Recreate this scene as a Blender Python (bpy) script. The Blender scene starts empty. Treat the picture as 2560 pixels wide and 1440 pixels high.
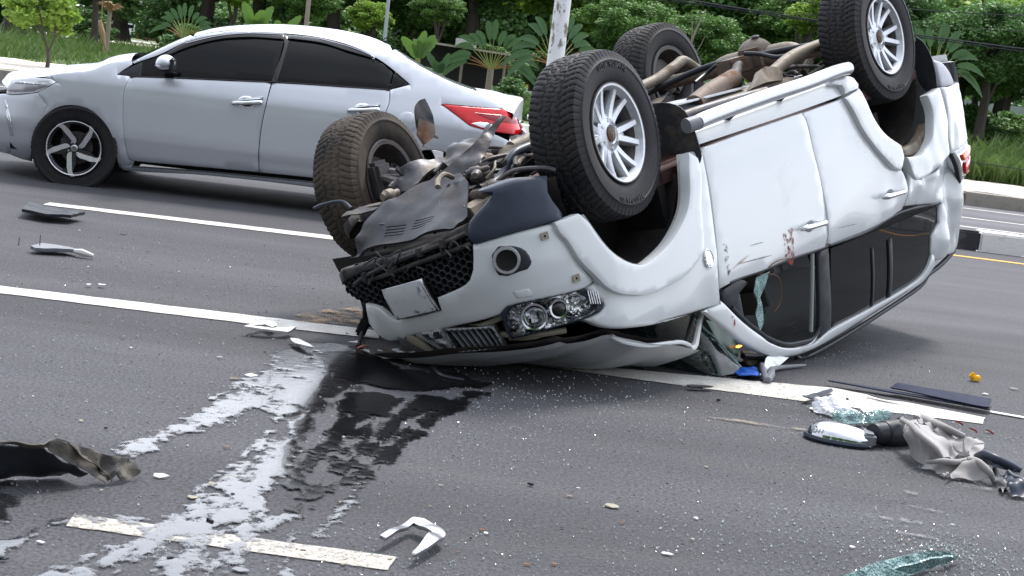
import bpy, bmesh, math, random
import numpy as np
from mathutils import Vector, Matrix, noise
from mathutils.geometry import delaunay_2d_cdt
from mathutils.bvhtree import BVHTree
random.seed(7)
sc=bpy.context.scene
COL=sc.collection
# ---------------------------------------------------------------- camera
cam_d=bpy.data.cameras.new('camera'); cam=bpy.data.objects.new('camera',cam_d); COL.objects.link(cam); sc.camera=cam
cam_d.sensor_width=36; cam_d.lens=3967.9/2560*36; cam_d.clip_end=2000; cam_d.clip_start=.05
cam.location=(0,0,1.4313)
cam.rotation_mode='XYZ'
cam.matrix_world=Matrix.Translation((0,0,1.4313))@Matrix.Rotation(math.pi/2-.143730,4,'X')@Matrix.Rotation(.125487,4,'Z')
cam_d.dof.use_dof=True; cam_d.dof.focus_distance=9.5; cam_d.dof.aperture_fstop=14
# ---------------------------------------------------------------- light
SUN_EL=math.radians(58); SUN_AZ=math.radians(20)    # behind the cars, a little to the right
w=bpy.data.worlds.new('World'); sc.world=w; w.use_nodes=True
nt=w.node_tree; nt.nodes.clear()
out=nt.nodes.new('ShaderNodeOutputWorld'); bg=nt.nodes.new('ShaderNodeBackground'); sky=nt.nodes.new('ShaderNodeTexSky')
sky.sky_type='NISHITA'; sky.sun_disc=False; sky.sun_elevation=SUN_EL; sky.sun_rotation=SUN_AZ; sky.air_density=1.2; sky.dust_density=2
mix=nt.nodes.new('ShaderNodeMixRGB'); tc=nt.nodes.new('ShaderNodeTexCoord'); cn=nt.nodes.new('ShaderNodeTexNoise')
mp=nt.nodes.new('ShaderNodeMapping'); mp.inputs['Scale'].default_value=(1,1,2.6)
cr_=nt.nodes.new('ShaderNodeValToRGB'); cr_.color_ramp.elements[0].position=.34; cr_.color_ramp.elements[0].color=(.62,.62,.62,1); cr_.color_ramp.elements[1].position=.62; cr_.color_ramp.elements[1].color=(.97,.97,.97,1)
cn.inputs['Scale'].default_value=2.2; cn.inputs['Detail'].default_value=6; cn.inputs['Roughness'].default_value=.55
L=nt.links.new
L(tc.outputs['Generated'],mp.inputs[0]); L(mp.outputs[0],cn.inputs['Vector']); L(cn.outputs['Fac'],cr_.inputs[0]); L(cr_.outputs[0],mix.inputs[0])
L(sky.outputs[0],mix.inputs[1]); mix.inputs[2].default_value=(8.6,8.95,9.8,1)
dp=nt.nodes.new('ShaderNodeVectorMath'); dp.operation='DOT_PRODUCT'; dp.inputs[1].default_value=(math.sin(SUN_AZ)*math.cos(.62),math.cos(SUN_AZ)*math.cos(.62),math.sin(.62)); L(tc.outputs['Generated'],dp.inputs[0])
mr=nt.nodes.new('ShaderNodeMapRange'); mr.interpolation_type='SMOOTHSTEP'; mr.inputs['From Min'].default_value=-.4; mr.inputs['From Max'].default_value=1.0; mr.inputs['To Min'].default_value=.78; mr.inputs['To Max'].default_value=2.1; L(dp.outputs['Value'],mr.inputs[0])
gm=nt.nodes.new('ShaderNodeVectorMath'); gm.operation='SCALE'; L(mix.outputs[0],gm.inputs[0]); L(mr.outputs[0],gm.inputs['Scale'])   # hazy cloud is brighter towards the sun
L(gm.outputs[0],bg.inputs[0]); bg.inputs[1].default_value=.1; L(bg.outputs[0],out.inputs[0])
sl=bpy.data.lights.new('sun','SUN'); sl.energy=3.1; sl.angle=math.radians(13); sl.color=(1,.95,.88)
so=bpy.data.objects.new('sun',sl); COL.objects.link(so)
so.rotation_euler=Vector((math.sin(SUN_AZ)*math.cos(SUN_EL),math.cos(SUN_AZ)*math.cos(SUN_EL),math.sin(SUN_EL))).to_track_quat('Z','Y').to_euler()
sc.view_settings.view_transform='Standard'; sc.view_settings.look='None'; sc.view_settings.exposure=.62; sc.view_settings.gamma=1
try: sc.view_settings.use_curve_mapping=False
except Exception: pass
sc.cycles.use_denoising=True
sc.cycles.max_bounces=8; sc.cycles.transparent_max_bounces=12
# ---------------------------------------------------------------- materials
class M_:
    def __init__(s,name,col=(.5,.5,.5),rough=.5,metal=0,**kw):
        m=bpy.data.materials.new(name); m.use_nodes=True; s.m=m; s.t=m.node_tree; s.b=s.t.nodes['Principled BSDF']
        s.b.inputs['Base Color'].default_value=(*col,1); s.b.inputs['Roughness'].default_value=rough; s.b.inputs['Metallic'].default_value=metal
        for k,v in kw.items(): s.b.inputs[k.replace('_',' ')].default_value=v
        s.co=None
    def n(s,typ,**kw):
        x=s.t.nodes.new('ShaderNode'+typ)
        for k,v in kw.items():
            if hasattr(x,k): setattr(x,k,v)
            else: x.inputs[k].default_value=v
        return x
    def l(s,a,b): s.t.links.new(a,b)
    def coord(s):
        if s.co is None: s.co=s.n('TexCoord').outputs['Object']
        return s.co
    def noise(s,scale,detail=4,rough=.55,stretch=None,dist=0):
        x=s.n('TexNoise'); x.inputs['Scale'].default_value=scale; x.inputs['Detail'].default_value=detail; x.inputs['Roughness'].default_value=rough; x.inputs['Distortion'].default_value=dist
        v=s.coord()
        if stretch:
            mp=s.n('Mapping'); mp.inputs['Scale'].default_value=stretch; s.l(v,mp.inputs[0]); v=mp.outputs[0]
        s.l(v,x.inputs['Vector']); return x.outputs['Fac']
    def ramp(s,f,p0,p1,c0=(0,0,0),c1=(1,1,1)):
        r=s.n('ValToRGB'); e=r.color_ramp.elements; e[0].position=p0; e[1].position=p1; e[0].color=(*c0,1); e[1].color=(*c1,1); s.l(f,r.inputs[0]); return r.outputs[0]
    def mixc(s,f,a,b,mode='MIX'):
        x=s.n('MixRGB'); x.blend_type=mode
        for i,v in ((0,f),(1,a),(2,b)):
            if isinstance(v,(int,float)): x.inputs[i].default_value=v
            elif isinstance(v,tuple): x.inputs[i].default_value=(*v,1)
            else: s.l(v,x.inputs[i])
        return x.outputs[0]
    def base(s,o): s.l(o,s.b.inputs['Base Color']); return s
    def rough(s,f,a,b):
        x=s.n('MapRange'); x.inputs['To Min'].default_value=a; x.inputs['To Max'].default_value=b; s.l(f,x.inputs[0]); s.l(x.outputs[0],s.b.inputs['Roughness']); return s
    def bump(s,h,strength=.3,dist=.01,prev=None):
        x=s.n('Bump'); x.inputs['Strength'].default_value=strength; x.inputs['Distance'].default_value=dist; s.l(h,x.inputs['Height'])
        if prev is not None: s.l(prev,x.inputs['Normal'])
        s.l(x.outputs[0],s.b.inputs['Normal']); return x.outputs[0]
def simple(name,col,rough=.5,metal=0,nz=0,nscale=20,bump=0,**kw):
    if rough>.3 and metal<.3 and 'Specular_IOR_Level' not in kw: kw['Specular_IOR_Level']=.25
    m=M_(name,col,rough,metal,**kw)
    if nz:
        f=m.noise(nscale,5); m.base(m.mixc(f,tuple(c*(1-nz) for c in col),tuple(min(1,c*(1+nz)) for c in col)))
        m.rough(f,max(0,rough-.12),min(1,rough+.12))
        if bump: m.bump(f,bump,.004)
    return m.m
def dusty(name,col,dust=(.23,.19,.15),lo=.42,hi=.62,rough=.5,metal=0,scale=6,bump=.3,**kw):
    kw.setdefault('Specular_IOR_Level',.28); m=M_(name,col,rough,metal,**kw); f=m.noise(scale,8,.65); f2=m.noise(scale*9,4)
    k=m.ramp(f,lo,hi); c=m.mixc(k,col,dust); c=m.mixc(m.ramp(f2,.35,.8),c,tuple(v*.55 for v in dust)) if False else c
    m.base(m.mixc(m.ramp(f2,.3,.75,(.75,.75,.75),(1.15,1.15,1.15)),c,c,'MIX') if False else m.mixc(.5,c,m.mixc(m.ramp(f2,.3,.75,(.6,.6,.6),(1,1,1)),(0,0,0),c)))
    m.rough(k,rough,min(1,rough+.35)); m.bump(f2,bump,.003); return m.m
MT={}
def paint(name,col,metal,rough,dirt=(.30,.26,.20),dlo=.66,dhi=.95,coat=.6,speck=.8):
    m=M_(name,col,rough,metal,Coat_Weight=coat,Coat_Roughness=.06)
    f=m.noise(1.7,9,.68); fine=m.noise(60,4,.7)
    k=m.ramp(f,dlo,dhi); sp=m.ramp(fine,.70,.78)
    c=m.mixc(m.mixc(.65,(0,0,0),k),col,dirt); c=m.mixc(m.mixc(speck,(0,0,0),sp),c,dirt)
    m.base(c); m.rough(f,rough,rough+.12); m.bump(m.noise(2.2,2),.03,.02); return m.m
MT['white']=paint('white_paint',(.55,.575,.59),0,.20,dlo=.60,dhi=.9)
MT['whitedirty']=paint('dirty_white_paint',(.66,.665,.66),0,.4,(.25,.19,.12),.50,.78,.1)
MT['silver']=paint('silver_paint',(.50,.525,.57),.55,.28,(.4,.4,.4),.9,1.0,.35,0)
MT['blackpl']=simple('black_plastic',(.022,.025,.031),.42,nz=.3,nscale=40,bump=.05)
MT['graypl']=simple('grey_plastic',(.16,.17,.19),.5,nz=.25,nscale=30)
MT['bluepl']=simple('blue_black_plastic',(.028,.036,.055),.38,nz=.25,nscale=15)
MT['dustypl']=dusty('dusty_plastic',(.03,.03,.034),(.13,.115,.10),.45,.7,.6,scale=7)
MT['liner']=dusty('arch_liner',(.014,.014,.016),(.06,.05,.042),.42,.72,.75,scale=4)
MT['metaldust']=dusty('dusty_steel',(.085,.085,.095),(.17,.145,.12),.45,.70,.42,.45,scale=7,bump=.5)
MT['skid']=dusty('dusty_skid_plate',(.032,.034,.042),(.11,.098,.088),.50,.74,.45,.2,scale=5,bump=.3)
MT['rust']=dusty('rusty_steel',(.13,.10,.08),(.13,.055,.028),.5,.68,.65,.2,scale=8,bump=.5)
MT['tan']=dusty('tan_steel',(.19,.165,.135),(.12,.085,.06),.5,.72,.6,.15,scale=8,bump=.5)
MT['darkunder']=dusty('under_body',(.02,.018,.02),(.10,.075,.06),.45,.75,.7,scale=6)
MT['maroon']=dusty('primer_floor',(.06,.025,.025),(.13,.10,.08),.5,.75,.6,scale=6)
MT['chrome']=simple('chrome',(.66,.68,.71),.08,1)
MT['satin']=simple('satin_alloy',(.42,.43,.45),.28,.9,nz=.15,nscale=30)
MT['alloy']=dusty('alloy_wheel',(.52,.54,.57),(.30,.23,.18),.60,.80,.30,.75,scale=9,bump=.15)
MT['alloyin']=dusty('alloy_barrel',(.10,.10,.11),(.20,.165,.13),.45,.7,.6,.4,scale=9)
MT['machined']=simple('machined_alloy',(.60,.61,.63),.25,.85,nz=.08)
MT['darkalloy']=simple('dark_alloy',(.018,.02,.025),.3,.3)
MT['glass_dk']=simple('tinted_glass',(.004,.005,.006),.02,0,Specular_IOR_Level=.20)
MT['bluematt']=simple('dark_blue_strip',(.014,.02,.045),.7,nz=.2,Specular_IOR_Level=.12)
MT['black']=simple('matt_black',(.008,.008,.009),.8)
MT['gloss']=simple('gloss_black',(.008,.008,.01),.12)
MT['int']=simple('dark_interior',(.014,.013,.012),.85,nz=.3)
MT['seat']=simple('grey_seat',(.06,.056,.052),.9,nz=.15)
MT['blue']=simple('blue_cloth',(.01,.09,.42),.6,nz=.2)
MT['blood']=simple('red_smear',(.22,.018,.008),.5,nz=.4,nscale=80)
MT['scuff']=simple('grey_scuff',(.10,.08,.07),.7,nz=.4,nscale=80)
MT['tan_smear']=simple('tan_smear',(.40,.30,.22),.7,nz=.3,nscale=60)
MT['amberon']=simple('amber_lamp',(.9,.35,.05),.3,Emission_Color=(1,.35,.05,1),Emission_Strength=3)
MT['orange']=simple('orange_lens',(.75,.10,.02),.15)
MT['red']=simple('red_lens',(.55,.005,.012),.1)
MT['darkred']=simple('dark_red_lens',(.22,.004,.008),.08)
MT['clearlens']=simple('clear_lens',(.75,.76,.80),.08,.3)
def tyre_mat():
    m=M_('tyre_rubber',(.022,.022,.024),.6,Specular_IOR_Level=.22); f=m.noise(3.5,7,.6); f2=m.noise(70,4)
    g=m.n('NewGeometry')
    c=m.mixc(m.ramp(f,.45,.8),(.010,.011,.014),(.030,.027,.025)); c=m.mixc(m.ramp(f2,.5,.9,(0,0,0),(.35,.35,.35)),c,(.07,.065,.06)); m.base(c); m.bump(f2,.25,.002); m.rough(f,.5,.75); return m.m
MT['tyre']=tyre_mat()
def tyre_dusty():
    m=M_('dusty_tyre_rubber',(.03,.03,.03),.8,Specular_IOR_Level=.2); f=m.noise(3.5,8,.65); f2=m.noise(60,4)
    c=m.mixc(m.ramp(f,.40,.68),(.022,.021,.020),(.085,.068,.052)); m.base(c); m.bump(f2,.4,.003); return m.m
MT['tyredust']=tyre_dusty()
MT['tyretext']=simple('tyre_lettering',(.035,.035,.037),.5)
def glassmat(name,col,alpha,rough=.05):
    m=M_(name,col,rough); m.b.inputs['Alpha'].default_value=alpha; return m.m
MT['lens']=glassmat('lamp_lens',(.02,.02,.02),.08,.02)
def crackmat():
    m=M_('shattered_windscreen',(.01,.016,.016),.06)
    k=None; r1=m.n('Mapping'); r1.inputs['Rotation'].default_value=(0,-.35,-(math.pi+.95)); m.l(m.coord(),r1.inputs[0])
    for sc_,st_,w_ in ((5,(1,9,9),.035),(8,(1.4,7,7),.02),(9,(1,2,2),.012)):
        v=m.n('TexVoronoi',feature='DISTANCE_TO_EDGE'); v.inputs['Scale'].default_value=sc_
        mp=m.n('Mapping'); mp.inputs['Scale'].default_value=st_; m.l(r1.outputs[0],mp.inputs[0])
        wv=m.n('TexNoise'); wv.inputs['Scale'].default_value=4; m.l(m.coord(),wv.inputs['Vector']); m.l(m.mixc(.10,mp.outputs[0],wv.outputs['Color']),v.inputs['Vector'])
        q=m.mixc(m.ramp(m.noise(5+sc_*.4,3),.44,.64),(0,0,0),m.ramp(v.outputs['Distance'],.004,w_,(1,1,1),(0,0,0))); k=q if k is None else m.mixc(1.0,k,q,'LIGHTEN')
    m.base(m.mixc(k,(.006,.010,.010),(.10,.15,.145))); m.rough(k,.05,.5); return m.m
MT['crack']=crackmat()
def crumb():
    m=M_('crumbled_safety_glass',(.25,.45,.42),.15,Specular_IOR_Level=.8)
    v=m.n('TexVoronoi'); v.inputs['Scale'].default_value=110; m.l(m.coord(),v.inputs['Vector'])
    ve=m.n('TexVoronoi',feature='DISTANCE_TO_EDGE'); ve.inputs['Scale'].default_value=110; m.l(m.coord(),ve.inputs['Vector'])
    c=m.mixc(m.ramp(ve.outputs['Distance'],.02,.12),(.36,.50,.49),(.07,.18,.175)); c=m.mixc(m.ramp(m.noise(9,4),.4,.65),c,(.05,.13,.13))
    m.base(c); m.bump(v.outputs['Distance'],.9,.004); return m.m
MT['crumb']=crumb()
MT['fragment']=simple('glass_fragment',(.36,.42,.41),.08,0,Specular_IOR_Level=1.0,Emission_Strength=0)
MT['bag']=glassmat('clear_plastic',(.85,.87,.92),.55,.15)
MT['paper']=simple('white_scrap',(.50,.50,.50),.6)
MT['cream']=simple('cream_scrap',(.24,.22,.175),.6,nz=.2,nscale=60)
MT['brown']=simple('brown_scrap',(.14,.11,.09),.7,nz=.2,nscale=60)
MT['leaf_scrap']=simple('dry_leaf',(.12,.06,.03),.7,nz=.3,nscale=60)
MT['yellow']=simple('yellow_plastic',(.80,.45,.02),.4)
def fabric():
    m=M_('grey_airbag_cloth',(.2,.19,.19),.75,Sheen_Weight=.3); f=m.noise(6,5); w=m.noise(400,2)
    c=m.mixc(m.ramp(f,.35,.7),(.27,.26,.262),(.155,.145,.14)); m.base(c); m.bump(w,.3,.001); return m.m
MT['cloth']=fabric()
# ---------------------------------------------------------------- object helpers
def link(o,parent=None):
    COL.objects.link(o)
    if parent is not None: o.parent=parent
    return o
def tag(o,label=None,cat=None,group=None,kind=None):
    if label: o['label']=label
    if cat: o['category']=cat
    if group: o['group']=group
    if kind: o['kind']=kind
    return o
def empty(name,label=None,cat=None,loc=(0,0,0),rz=0,group=None,parent=None):
    o=bpy.data.objects.new(name,None); o.location=loc; o.rotation_euler=(0,0,rz); o.empty_display_size=.1; link(o,parent); tag(o,label,cat,group); return o
HOOK=None
def mesh_obj(name,V,F,mat,parent=None,smooth=40,mats=None,mi=None):
    me=bpy.data.meshes.new(name); me.from_pydata([tuple(v) for v in V],[],[tuple(f) for f in F]); me.update()
    if HOOK is not None and parent is not None: HOOK(me)
    me.materials.append(MT[mat] if isinstance(mat,str) else mat)
    if mats:
        for m in mats: me.materials.append(MT[m] if isinstance(m,str) else m)
    if mi is not None: me.polygons.foreach_set('material_index',mi)
    if smooth: smooth_mesh(me,smooth)
    o=bpy.data.objects.new(name,me); link(o,parent); return o
def smooth_mesh(me,ang):
    me.polygons.foreach_set('use_smooth',[True]*len(me.polygons))
    try: me.set_sharp_from_angle(angle=math.radians(ang))
    except Exception: pass
class B:
    """collects simple solids into one mesh"""
    def __init__(s): s.V=[]; s.F=[]; s.I=[]; s.mi=0
    def add(s,V,F):
        n=len(s.V); s.V+= [tuple(v) for v in V]; s.F+=[tuple(i+n for i in f) for f in F]; s.I+=[s.mi]*len(F); return s
    def box(s,c,d,rot=None,bev=0):
        x,y,z=[v/2 for v in d]; R=rot or Matrix.Identity(3)
        if bev<=0:
            V=[Vector((a*x,b*y,e*z)) for a in(-1,1) for b in(-1,1) for e in(-1,1)]
            F=[(0,1,3,2),(4,6,7,5),(0,4,5,1),(2,3,7,6),(0,2,6,4),(1,5,7,3)]
        else:
            bm=bmesh.new(); bmesh.ops.create_cube(bm,size=1); bmesh.ops.scale(bm,vec=d,verts=bm.verts); bmesh.ops.bevel(bm,geom=bm.edges[:],offset=bev,segments=2,affect='EDGES')
            V=[v.co.copy() for v in bm.verts]; bm.verts.index_update(); F=[[v.index for v in f.verts] for f in bm.faces]; bm.free()
        return s.add([R@v+Vector(c) for v in V],F)
    def tube(s,P,r,n=10,cap=True,smooth=True,sub=5):
        P=[Vector(p) for p in P]; rr=r if isinstance(r,(list,tuple)) else [r]*len(P)
        if smooth and len(P)>2:
            Q=[];q=[]
            for i in range(len(P)-1):
                for j in range(sub):
                    t=j/sub; a,b,c,d=P[max(0,i-1)],P[i],P[i+1],P[min(len(P)-1,i+2)]
                    Q.append(.5*((2*b)+(c-a)*t+(2*a-5*b+4*c-d)*t*t+(3*b-a-3*c+d)*t**3)); q.append(rr[i]*(1-t)+rr[i+1]*t)
            Q.append(P[-1]); q.append(rr[-1]); P=Q; rr=q
        V=[];F=[]; up=None
        for i,p in enumerate(P):
            t=(P[min(i+1,len(P)-1)]-P[max(i-1,0)]).normalized()
            if up is None: up=Vector((0,0,1)) if abs(t.z)<.9 else Vector((1,0,0))
            a=t.cross(up).normalized(); up=a.cross(t).normalized()
            for k in range(n):
                an=2*math.pi*k/n; V.append(p+(a*math.cos(an)+up*math.sin(an))*rr[i])
        for i in range(len(P)-1):
            for k in range(n): F.append((i*n+k,i*n+(k+1)%n,(i+1)*n+(k+1)%n,(i+1)*n+k))
        if cap: F.append(tuple(range(n-1,-1,-1))); F.append(tuple((len(P)-1)*n+k for k in range(n)))
        return s.add(V,F)
    def lathe(s,prof,n=32,M=None,a0=0,a1=2*math.pi):   # prof: (radius, axial) round local Y axis
        V=[];F=[]; full=abs(a1-a0)>6.28; m=n if full else n+1
        for i in range(m):
            a=a0+(a1-a0)*i/n
            for r,y in prof: V.append(Vector((r*math.cos(a),y,r*math.sin(a))))
        k=len(prof)
        for i in range(n):
            for j in range(k-1):
                a=i*k+j; b=((i+1)%m)*k+j; F.append((a,b,b+1,a+1))
        if M is not None: V=[M@v for v in V]
        return s.add(V,F)
    def prism(s,poly,y0,y1,M=None):   # poly in x,z; extruded along y
        n=len(poly); V=[Vector((x,y0,z)) for x,z in poly]+[Vector((x,y1,z)) for x,z in poly]
        F=[tuple(range(n)),tuple(range(2*n-1,n-1,-1))]+[(i,i+n,(i+1)%n+n,(i+1)%n) for i in range(n)]
        if M is not None: V=[M@v for v in V]
        return s.add(V,F)
    def ob(s,name,mat,parent=None,smooth=40,mats=None):
        return mesh_obj(name,s.V,s.F,mat,parent,smooth,mats,s.I if mats else None)
def grid(name,rows,mat,parent=None,smooth=50,sub=0,fn=None):
    """rows: list of equally long rows of points"""
    if sub:
        R=[]
        for row in rows:
            o=[]
            for i in range(len(row)-1):
                for j in range(sub): o.append(cr(row,i+j/sub))
            o.append(list(row[-1])); R.append(o)
        C=[]
        for k in range((len(R)-1)*sub+1): C.append([cr([r[i] for r in R],k/sub) for i in range(len(R[0]))])
        rows=C
    n=len(rows[0]); V=[p for r in rows for p in r]; F=[(i*n+j,i*n+j+1,(i+1)*n+j+1,(i+1)*n+j) for i in range(len(rows)-1) for j in range(n-1)]
    if fn: V=[fn(*v) for v in V]
    return mesh_obj(name,V,F,mat,parent,smooth)
def open_smooth(P,k=6): return [tuple(cr(P,i/k)) for i in range((len(P)-1)*k+1)]
def poly_smooth(P,step,closed=True,corner=48):
    """resample a closed outline: round where it bends gently, keep sharp corners"""
    n=len(P); P=[np.array(p,float) for p in P]; sm=[]
    for i in range(n):
        a=P[i]-P[i-1]; b=P[(i+1)%n]-P[i]
        c=np.dot(a,b)/(np.linalg.norm(a)*np.linalg.norm(b)+1e-12); sm.append(math.degrees(math.acos(max(-1,min(1,c))))<corner)
    out=[]
    for i in range(n):
        p1,p2=P[i],P[(i+1)%n]; p0=P[i-1] if sm[i] else 2*p1-p2; p3=P[(i+2)%n] if sm[(i+1)%n] else 2*p2-p1
        L_=np.linalg.norm(p2-p1); k=max(1,int(round(L_/step)))
        # chord-limited tangents
        m1=(p2-p0)/2; m2=(p3-p1)/2
        if sm[i]: m1=m1/(np.linalg.norm(m1)+1e-12)*L_
        else: m1=p2-p1
        if sm[(i+1)%n]: m2=m2/(np.linalg.norm(m2)+1e-12)*L_
        else: m2=p2-p1
        for j in range(k):
            t=j/k; t2=t*t;t3=t2*t
            out.append((2*t3-3*t2+1)*p1+(t3-2*t2+t)*m1+(-2*t3+3*t2)*p2+(t3-t2)*m2)
    return np.array(out)
def inside(P,Q):
    """points P (n,2) inside polygon Q"""
    x,y=P[:,0],P[:,1]; r=np.zeros(len(P),bool); n=len(Q)
    for i in range(n):
        x1,y1=Q[i-1]; x2,y2=Q[i]
        c=((y1>y)!=(y2>y)); 
        with np.errstate(divide='ignore',invalid='ignore'): r^=c&(x<(x2-x1)*(y-y1)/(y2-y1+1e-15)+x1)
    return r
def dist(P,Q):
    d=np.full(len(P),1e9); n=len(Q)
    for i in range(n):
        a=Q[i-1]; b=Q[i]-a; L_=b@b+1e-15; t=np.clip(((P-a)@b)/L_,0,1); e=P-(a+t[:,None]*b); d=np.minimum(d,np.sqrt((e**2).sum(1)))
    return d
def area2(Q): return sum(Q[i-1][0]*Q[i][1]-Q[i][0]*Q[i-1][1] for i in range(len(Q)))
def triangulate(out,holes,res,rnd,step=None,corner=48):
    step=step or res*.7
    loops=[poly_smooth(out,step,corner=corner)]+[poly_smooth(h,step) for h in holes]
    if area2(loops[0])<0: loops[0]=loops[0][::-1]
    for i in range(1,len(loops)):
        if area2(loops[i])>0: loops[i]=loops[i][::-1]
    Q=loops[0]; lo,hi=Q.min(0),Q.max(0)
    X,Y=np.meshgrid(np.arange(lo[0],hi[0],res),np.arange(lo[1],hi[1],res*.87)); X[1::2]+=res/2
    G=np.stack([X.ravel(),Y.ravel()],1)
    if len(G):
        ok=inside(G,Q)
        for h in loops[1:]: ok&=~inside(G,h)
        G=G[ok]
    def D(P):
        d=np.full(len(P),1e9)
        for l_ in loops: d=np.minimum(d,dist(P,l_))
        return d
    if len(G): G=G[D(G)>rnd+res*.4]
    pts=[l_ for l_ in loops]; extra=[]
    if rnd>0:
        for l_ in loops:
            n=len(l_); t=np.roll(l_,-1,0)-np.roll(l_,1,0); t/=np.linalg.norm(t,axis=1)[:,None]+1e-12; nn=np.stack([-t[:,1],t[:,0]],1)
            for k in (.3,1.0):
                E=l_+nn*rnd*k; ok=inside(E,Q)
                for h in loops[1:]: ok&=~inside(E,h)
                E=E[ok]
                if len(E): E=E[D(E)>rnd*k*.85]
                if len(E): extra.append(E)
    A=np.concatenate(pts+extra+([G] if len(G) else [])); edges=[]; s=0
    for l_ in loops:
        n=len(l_); edges+=[(s+i,s+(i+1)%n) for i in range(n)]; s+=n
    r=delaunay_2d_cdt([Vector(a) for a in A],edges,[],0,1e-6)
    V=np.array([list(v) for v in r[0]]); T_=np.array([f for f in r[2] if len(f)==3]); c=V[T_].mean(1)
    ok=inside(c,Q)
    for h in loops[1:]: ok&=~inside(c,h)
    T_=T_[ok]; dd=D(V)
    ar=(V[T_[:,1],0]-V[T_[:,0],0])*(V[T_[:,2],1]-V[T_[:,0],1])-(V[T_[:,2],0]-V[T_[:,0],0])*(V[T_[:,1],1]-V[T_[:,0],1])
    T_=T_[np.abs(ar)>1e-9]; ar=ar[np.abs(ar)>1e-9] if len(ar)!=len(T_) else ar
    T_=np.array([t if a>0 else t[::-1] for t,a in zip(T_,ar)])
    return V,T_,dd
def skirt(F):
    from collections import Counter
    c={}
    for f in F:
        for i in range(3):
            e=(f[i],f[(i+1)%3]); c[e]=1
    return [e for e in c if (e[1],e[0]) not in c]
def panel(name,out,S,mat,parent,holes=(),res=.06,th=.018,rnd=.008,dent=None,lift=0,smooth=45,back=False,step=None):
    V,F,D=triangulate(out,holes,res,rnd,step)
    P=[];Q=[]
    for v,d in zip(V,D):
        o=lift
        if rnd>0 and d<rnd: k=1-d/rnd; o-=rnd*(1-math.sqrt(max(0,1-k*k)))
        o0=o
        if dent: o+=dent(v[0],v[1])
        P.append(S(v[0],v[1],o)); 
    F=[tuple(int(i) for i in f) for f in F]
    # orientation
    f=F[len(F)//2]; a,b,c=[Vector(P[i]) for i in f]; nrm=(b-a).cross(c-a); v=V[f[0]]; od=Vector(S(v[0],v[1],.1))-Vector(S(v[0],v[1],0))
    if nrm.dot(od)<0: F=[t[::-1] for t in F]
    be=skirt(F); idx={}
    for e in be:
        for i in e:
            if i not in idx:
                idx[i]=len(P); v=V[i]; o=lift-th+(dent(v[0],v[1]) if dent else 0)-(rnd if rnd>0 else 0); P.append(S(v[0],v[1],o))
    F2=[(e[1],e[0],idx[e[0]],idx[e[1]]) for e in be]
    return mesh_obj(name,P,F+F2,mat,parent,smooth)
def folds(x,y,seed=0,f=5):
    r=0
    for k in range(4):
        a=seed*1.7+k*1.13; ff=f*(1+.55*k); t=(x*math.cos(a)+y*math.sin(a))*ff+seed*.37+.6*noise.noise(Vector((x*f*.6,y*f*.6,k+seed))); r+=(abs((t%1)-.5)*2-.5)/(1+.7*k)
    return r
def sheet(name,pts,mat,parent,holes=(),th=.006,res=.04,rnd=.003,rough=0,rscale=8,smooth=45,ctrl=(),flip=False,bulge=0,nsd=0,crease=0,cf=5,corner=48):
    """a piece whose outline is given as points in space; heights interpolated between them"""
    P=[Vector(p) for p in pts]; c=sum(P,Vector())/len(P); n=Vector()
    for i in range(len(P)): n+=(P[i-1]-c).cross(P[i]-c)
    n.normalize(); u=(P[1]-P[0]); u=(u-n*u.dot(n)).normalized(); w_=n.cross(u)
    to=lambda p:((p-c).dot(u),(p-c).dot(w_)); O=[to(p) for p in P]; H=[[to(Vector(p)) for p in h] for h in holes]
    C=P+[Vector(p) for p in ctrl]; C2=np.array([to(p) for p in C]); Ch=np.array([(p-c).dot(n) for p in C])
    V,F,D=triangulate(O,H,res,rnd,corner=corner)
    sg=-1 if flip else 1; Pt=[];hh=[]
    for v,d in zip(V,D):
        dd=((C2-v)**2).sum(1)+1e-7; w2=1/dd**1.6; h=(w2*Ch).sum()/w2.sum()
        if rough: h+=rough*noise.noise(Vector((v[0]*rscale+nsd,v[1]*rscale,c.x*3)))*min(1,d/.02+.3)
        if crease: h+=crease*folds(v[0],v[1],nsd,cf)*min(1,d/.015+.4)
        if bulge: h+=sg*bulge*(1-math.exp(-d/.05))
        r=0
        if d<rnd: k=1-d/rnd; r=rnd*(1-math.sqrt(max(0,1-k*k)))
        hh.append(h); Pt.append(c+u*v[0]+w_*v[1]+n*(h-sg*r))
    F=[tuple(int(i) for i in f) for f in F]
    if sg<0: F=[f[::-1] for f in F]
    be=skirt(F); idx={}
    N0=len(Pt); F2=[]
    for i in range(N0): Pt.append(c+u*V[i][0]+w_*V[i][1]+n*(hh[i]-sg*th))
    F2=[tuple(i+N0 for i in f[::-1]) for f in F]+[(e[1],e[0],e[0]+N0,e[1]+N0) for e in be]
    return mesh_obj(name,Pt,F+F2,mat,parent,smooth)
import bisect
def cr(pts,t):
    n=len(pts)-1; t=max(0,min(n-1e-9,t)); i=int(t); f=t-i
    p=[pts[max(0,min(n,i+k))] for k in (-1,0,1,2)]
    return [0.5*((2*b)+(-a+c)*f+(2*a-5*b+4*c-d)*f*f+(-a+3*b-3*c+d)*f*f*f) for a,b,c,d in zip(*p)]
def lerp_tab(tab,x):
    if x<=tab[0][0]: return tab[0][1]
    for (a,b),(c,d) in zip(tab,tab[1:]):
        if x<=c:
            t=(x-a)/(c-a); return b+(d-b)*t
    return tab[-1][1]
def smooth_tab(tab,x,h=.04):
    return (lerp_tab(tab,x-h)+2*lerp_tab(tab,x)+lerp_tab(tab,x+h))/4
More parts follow.
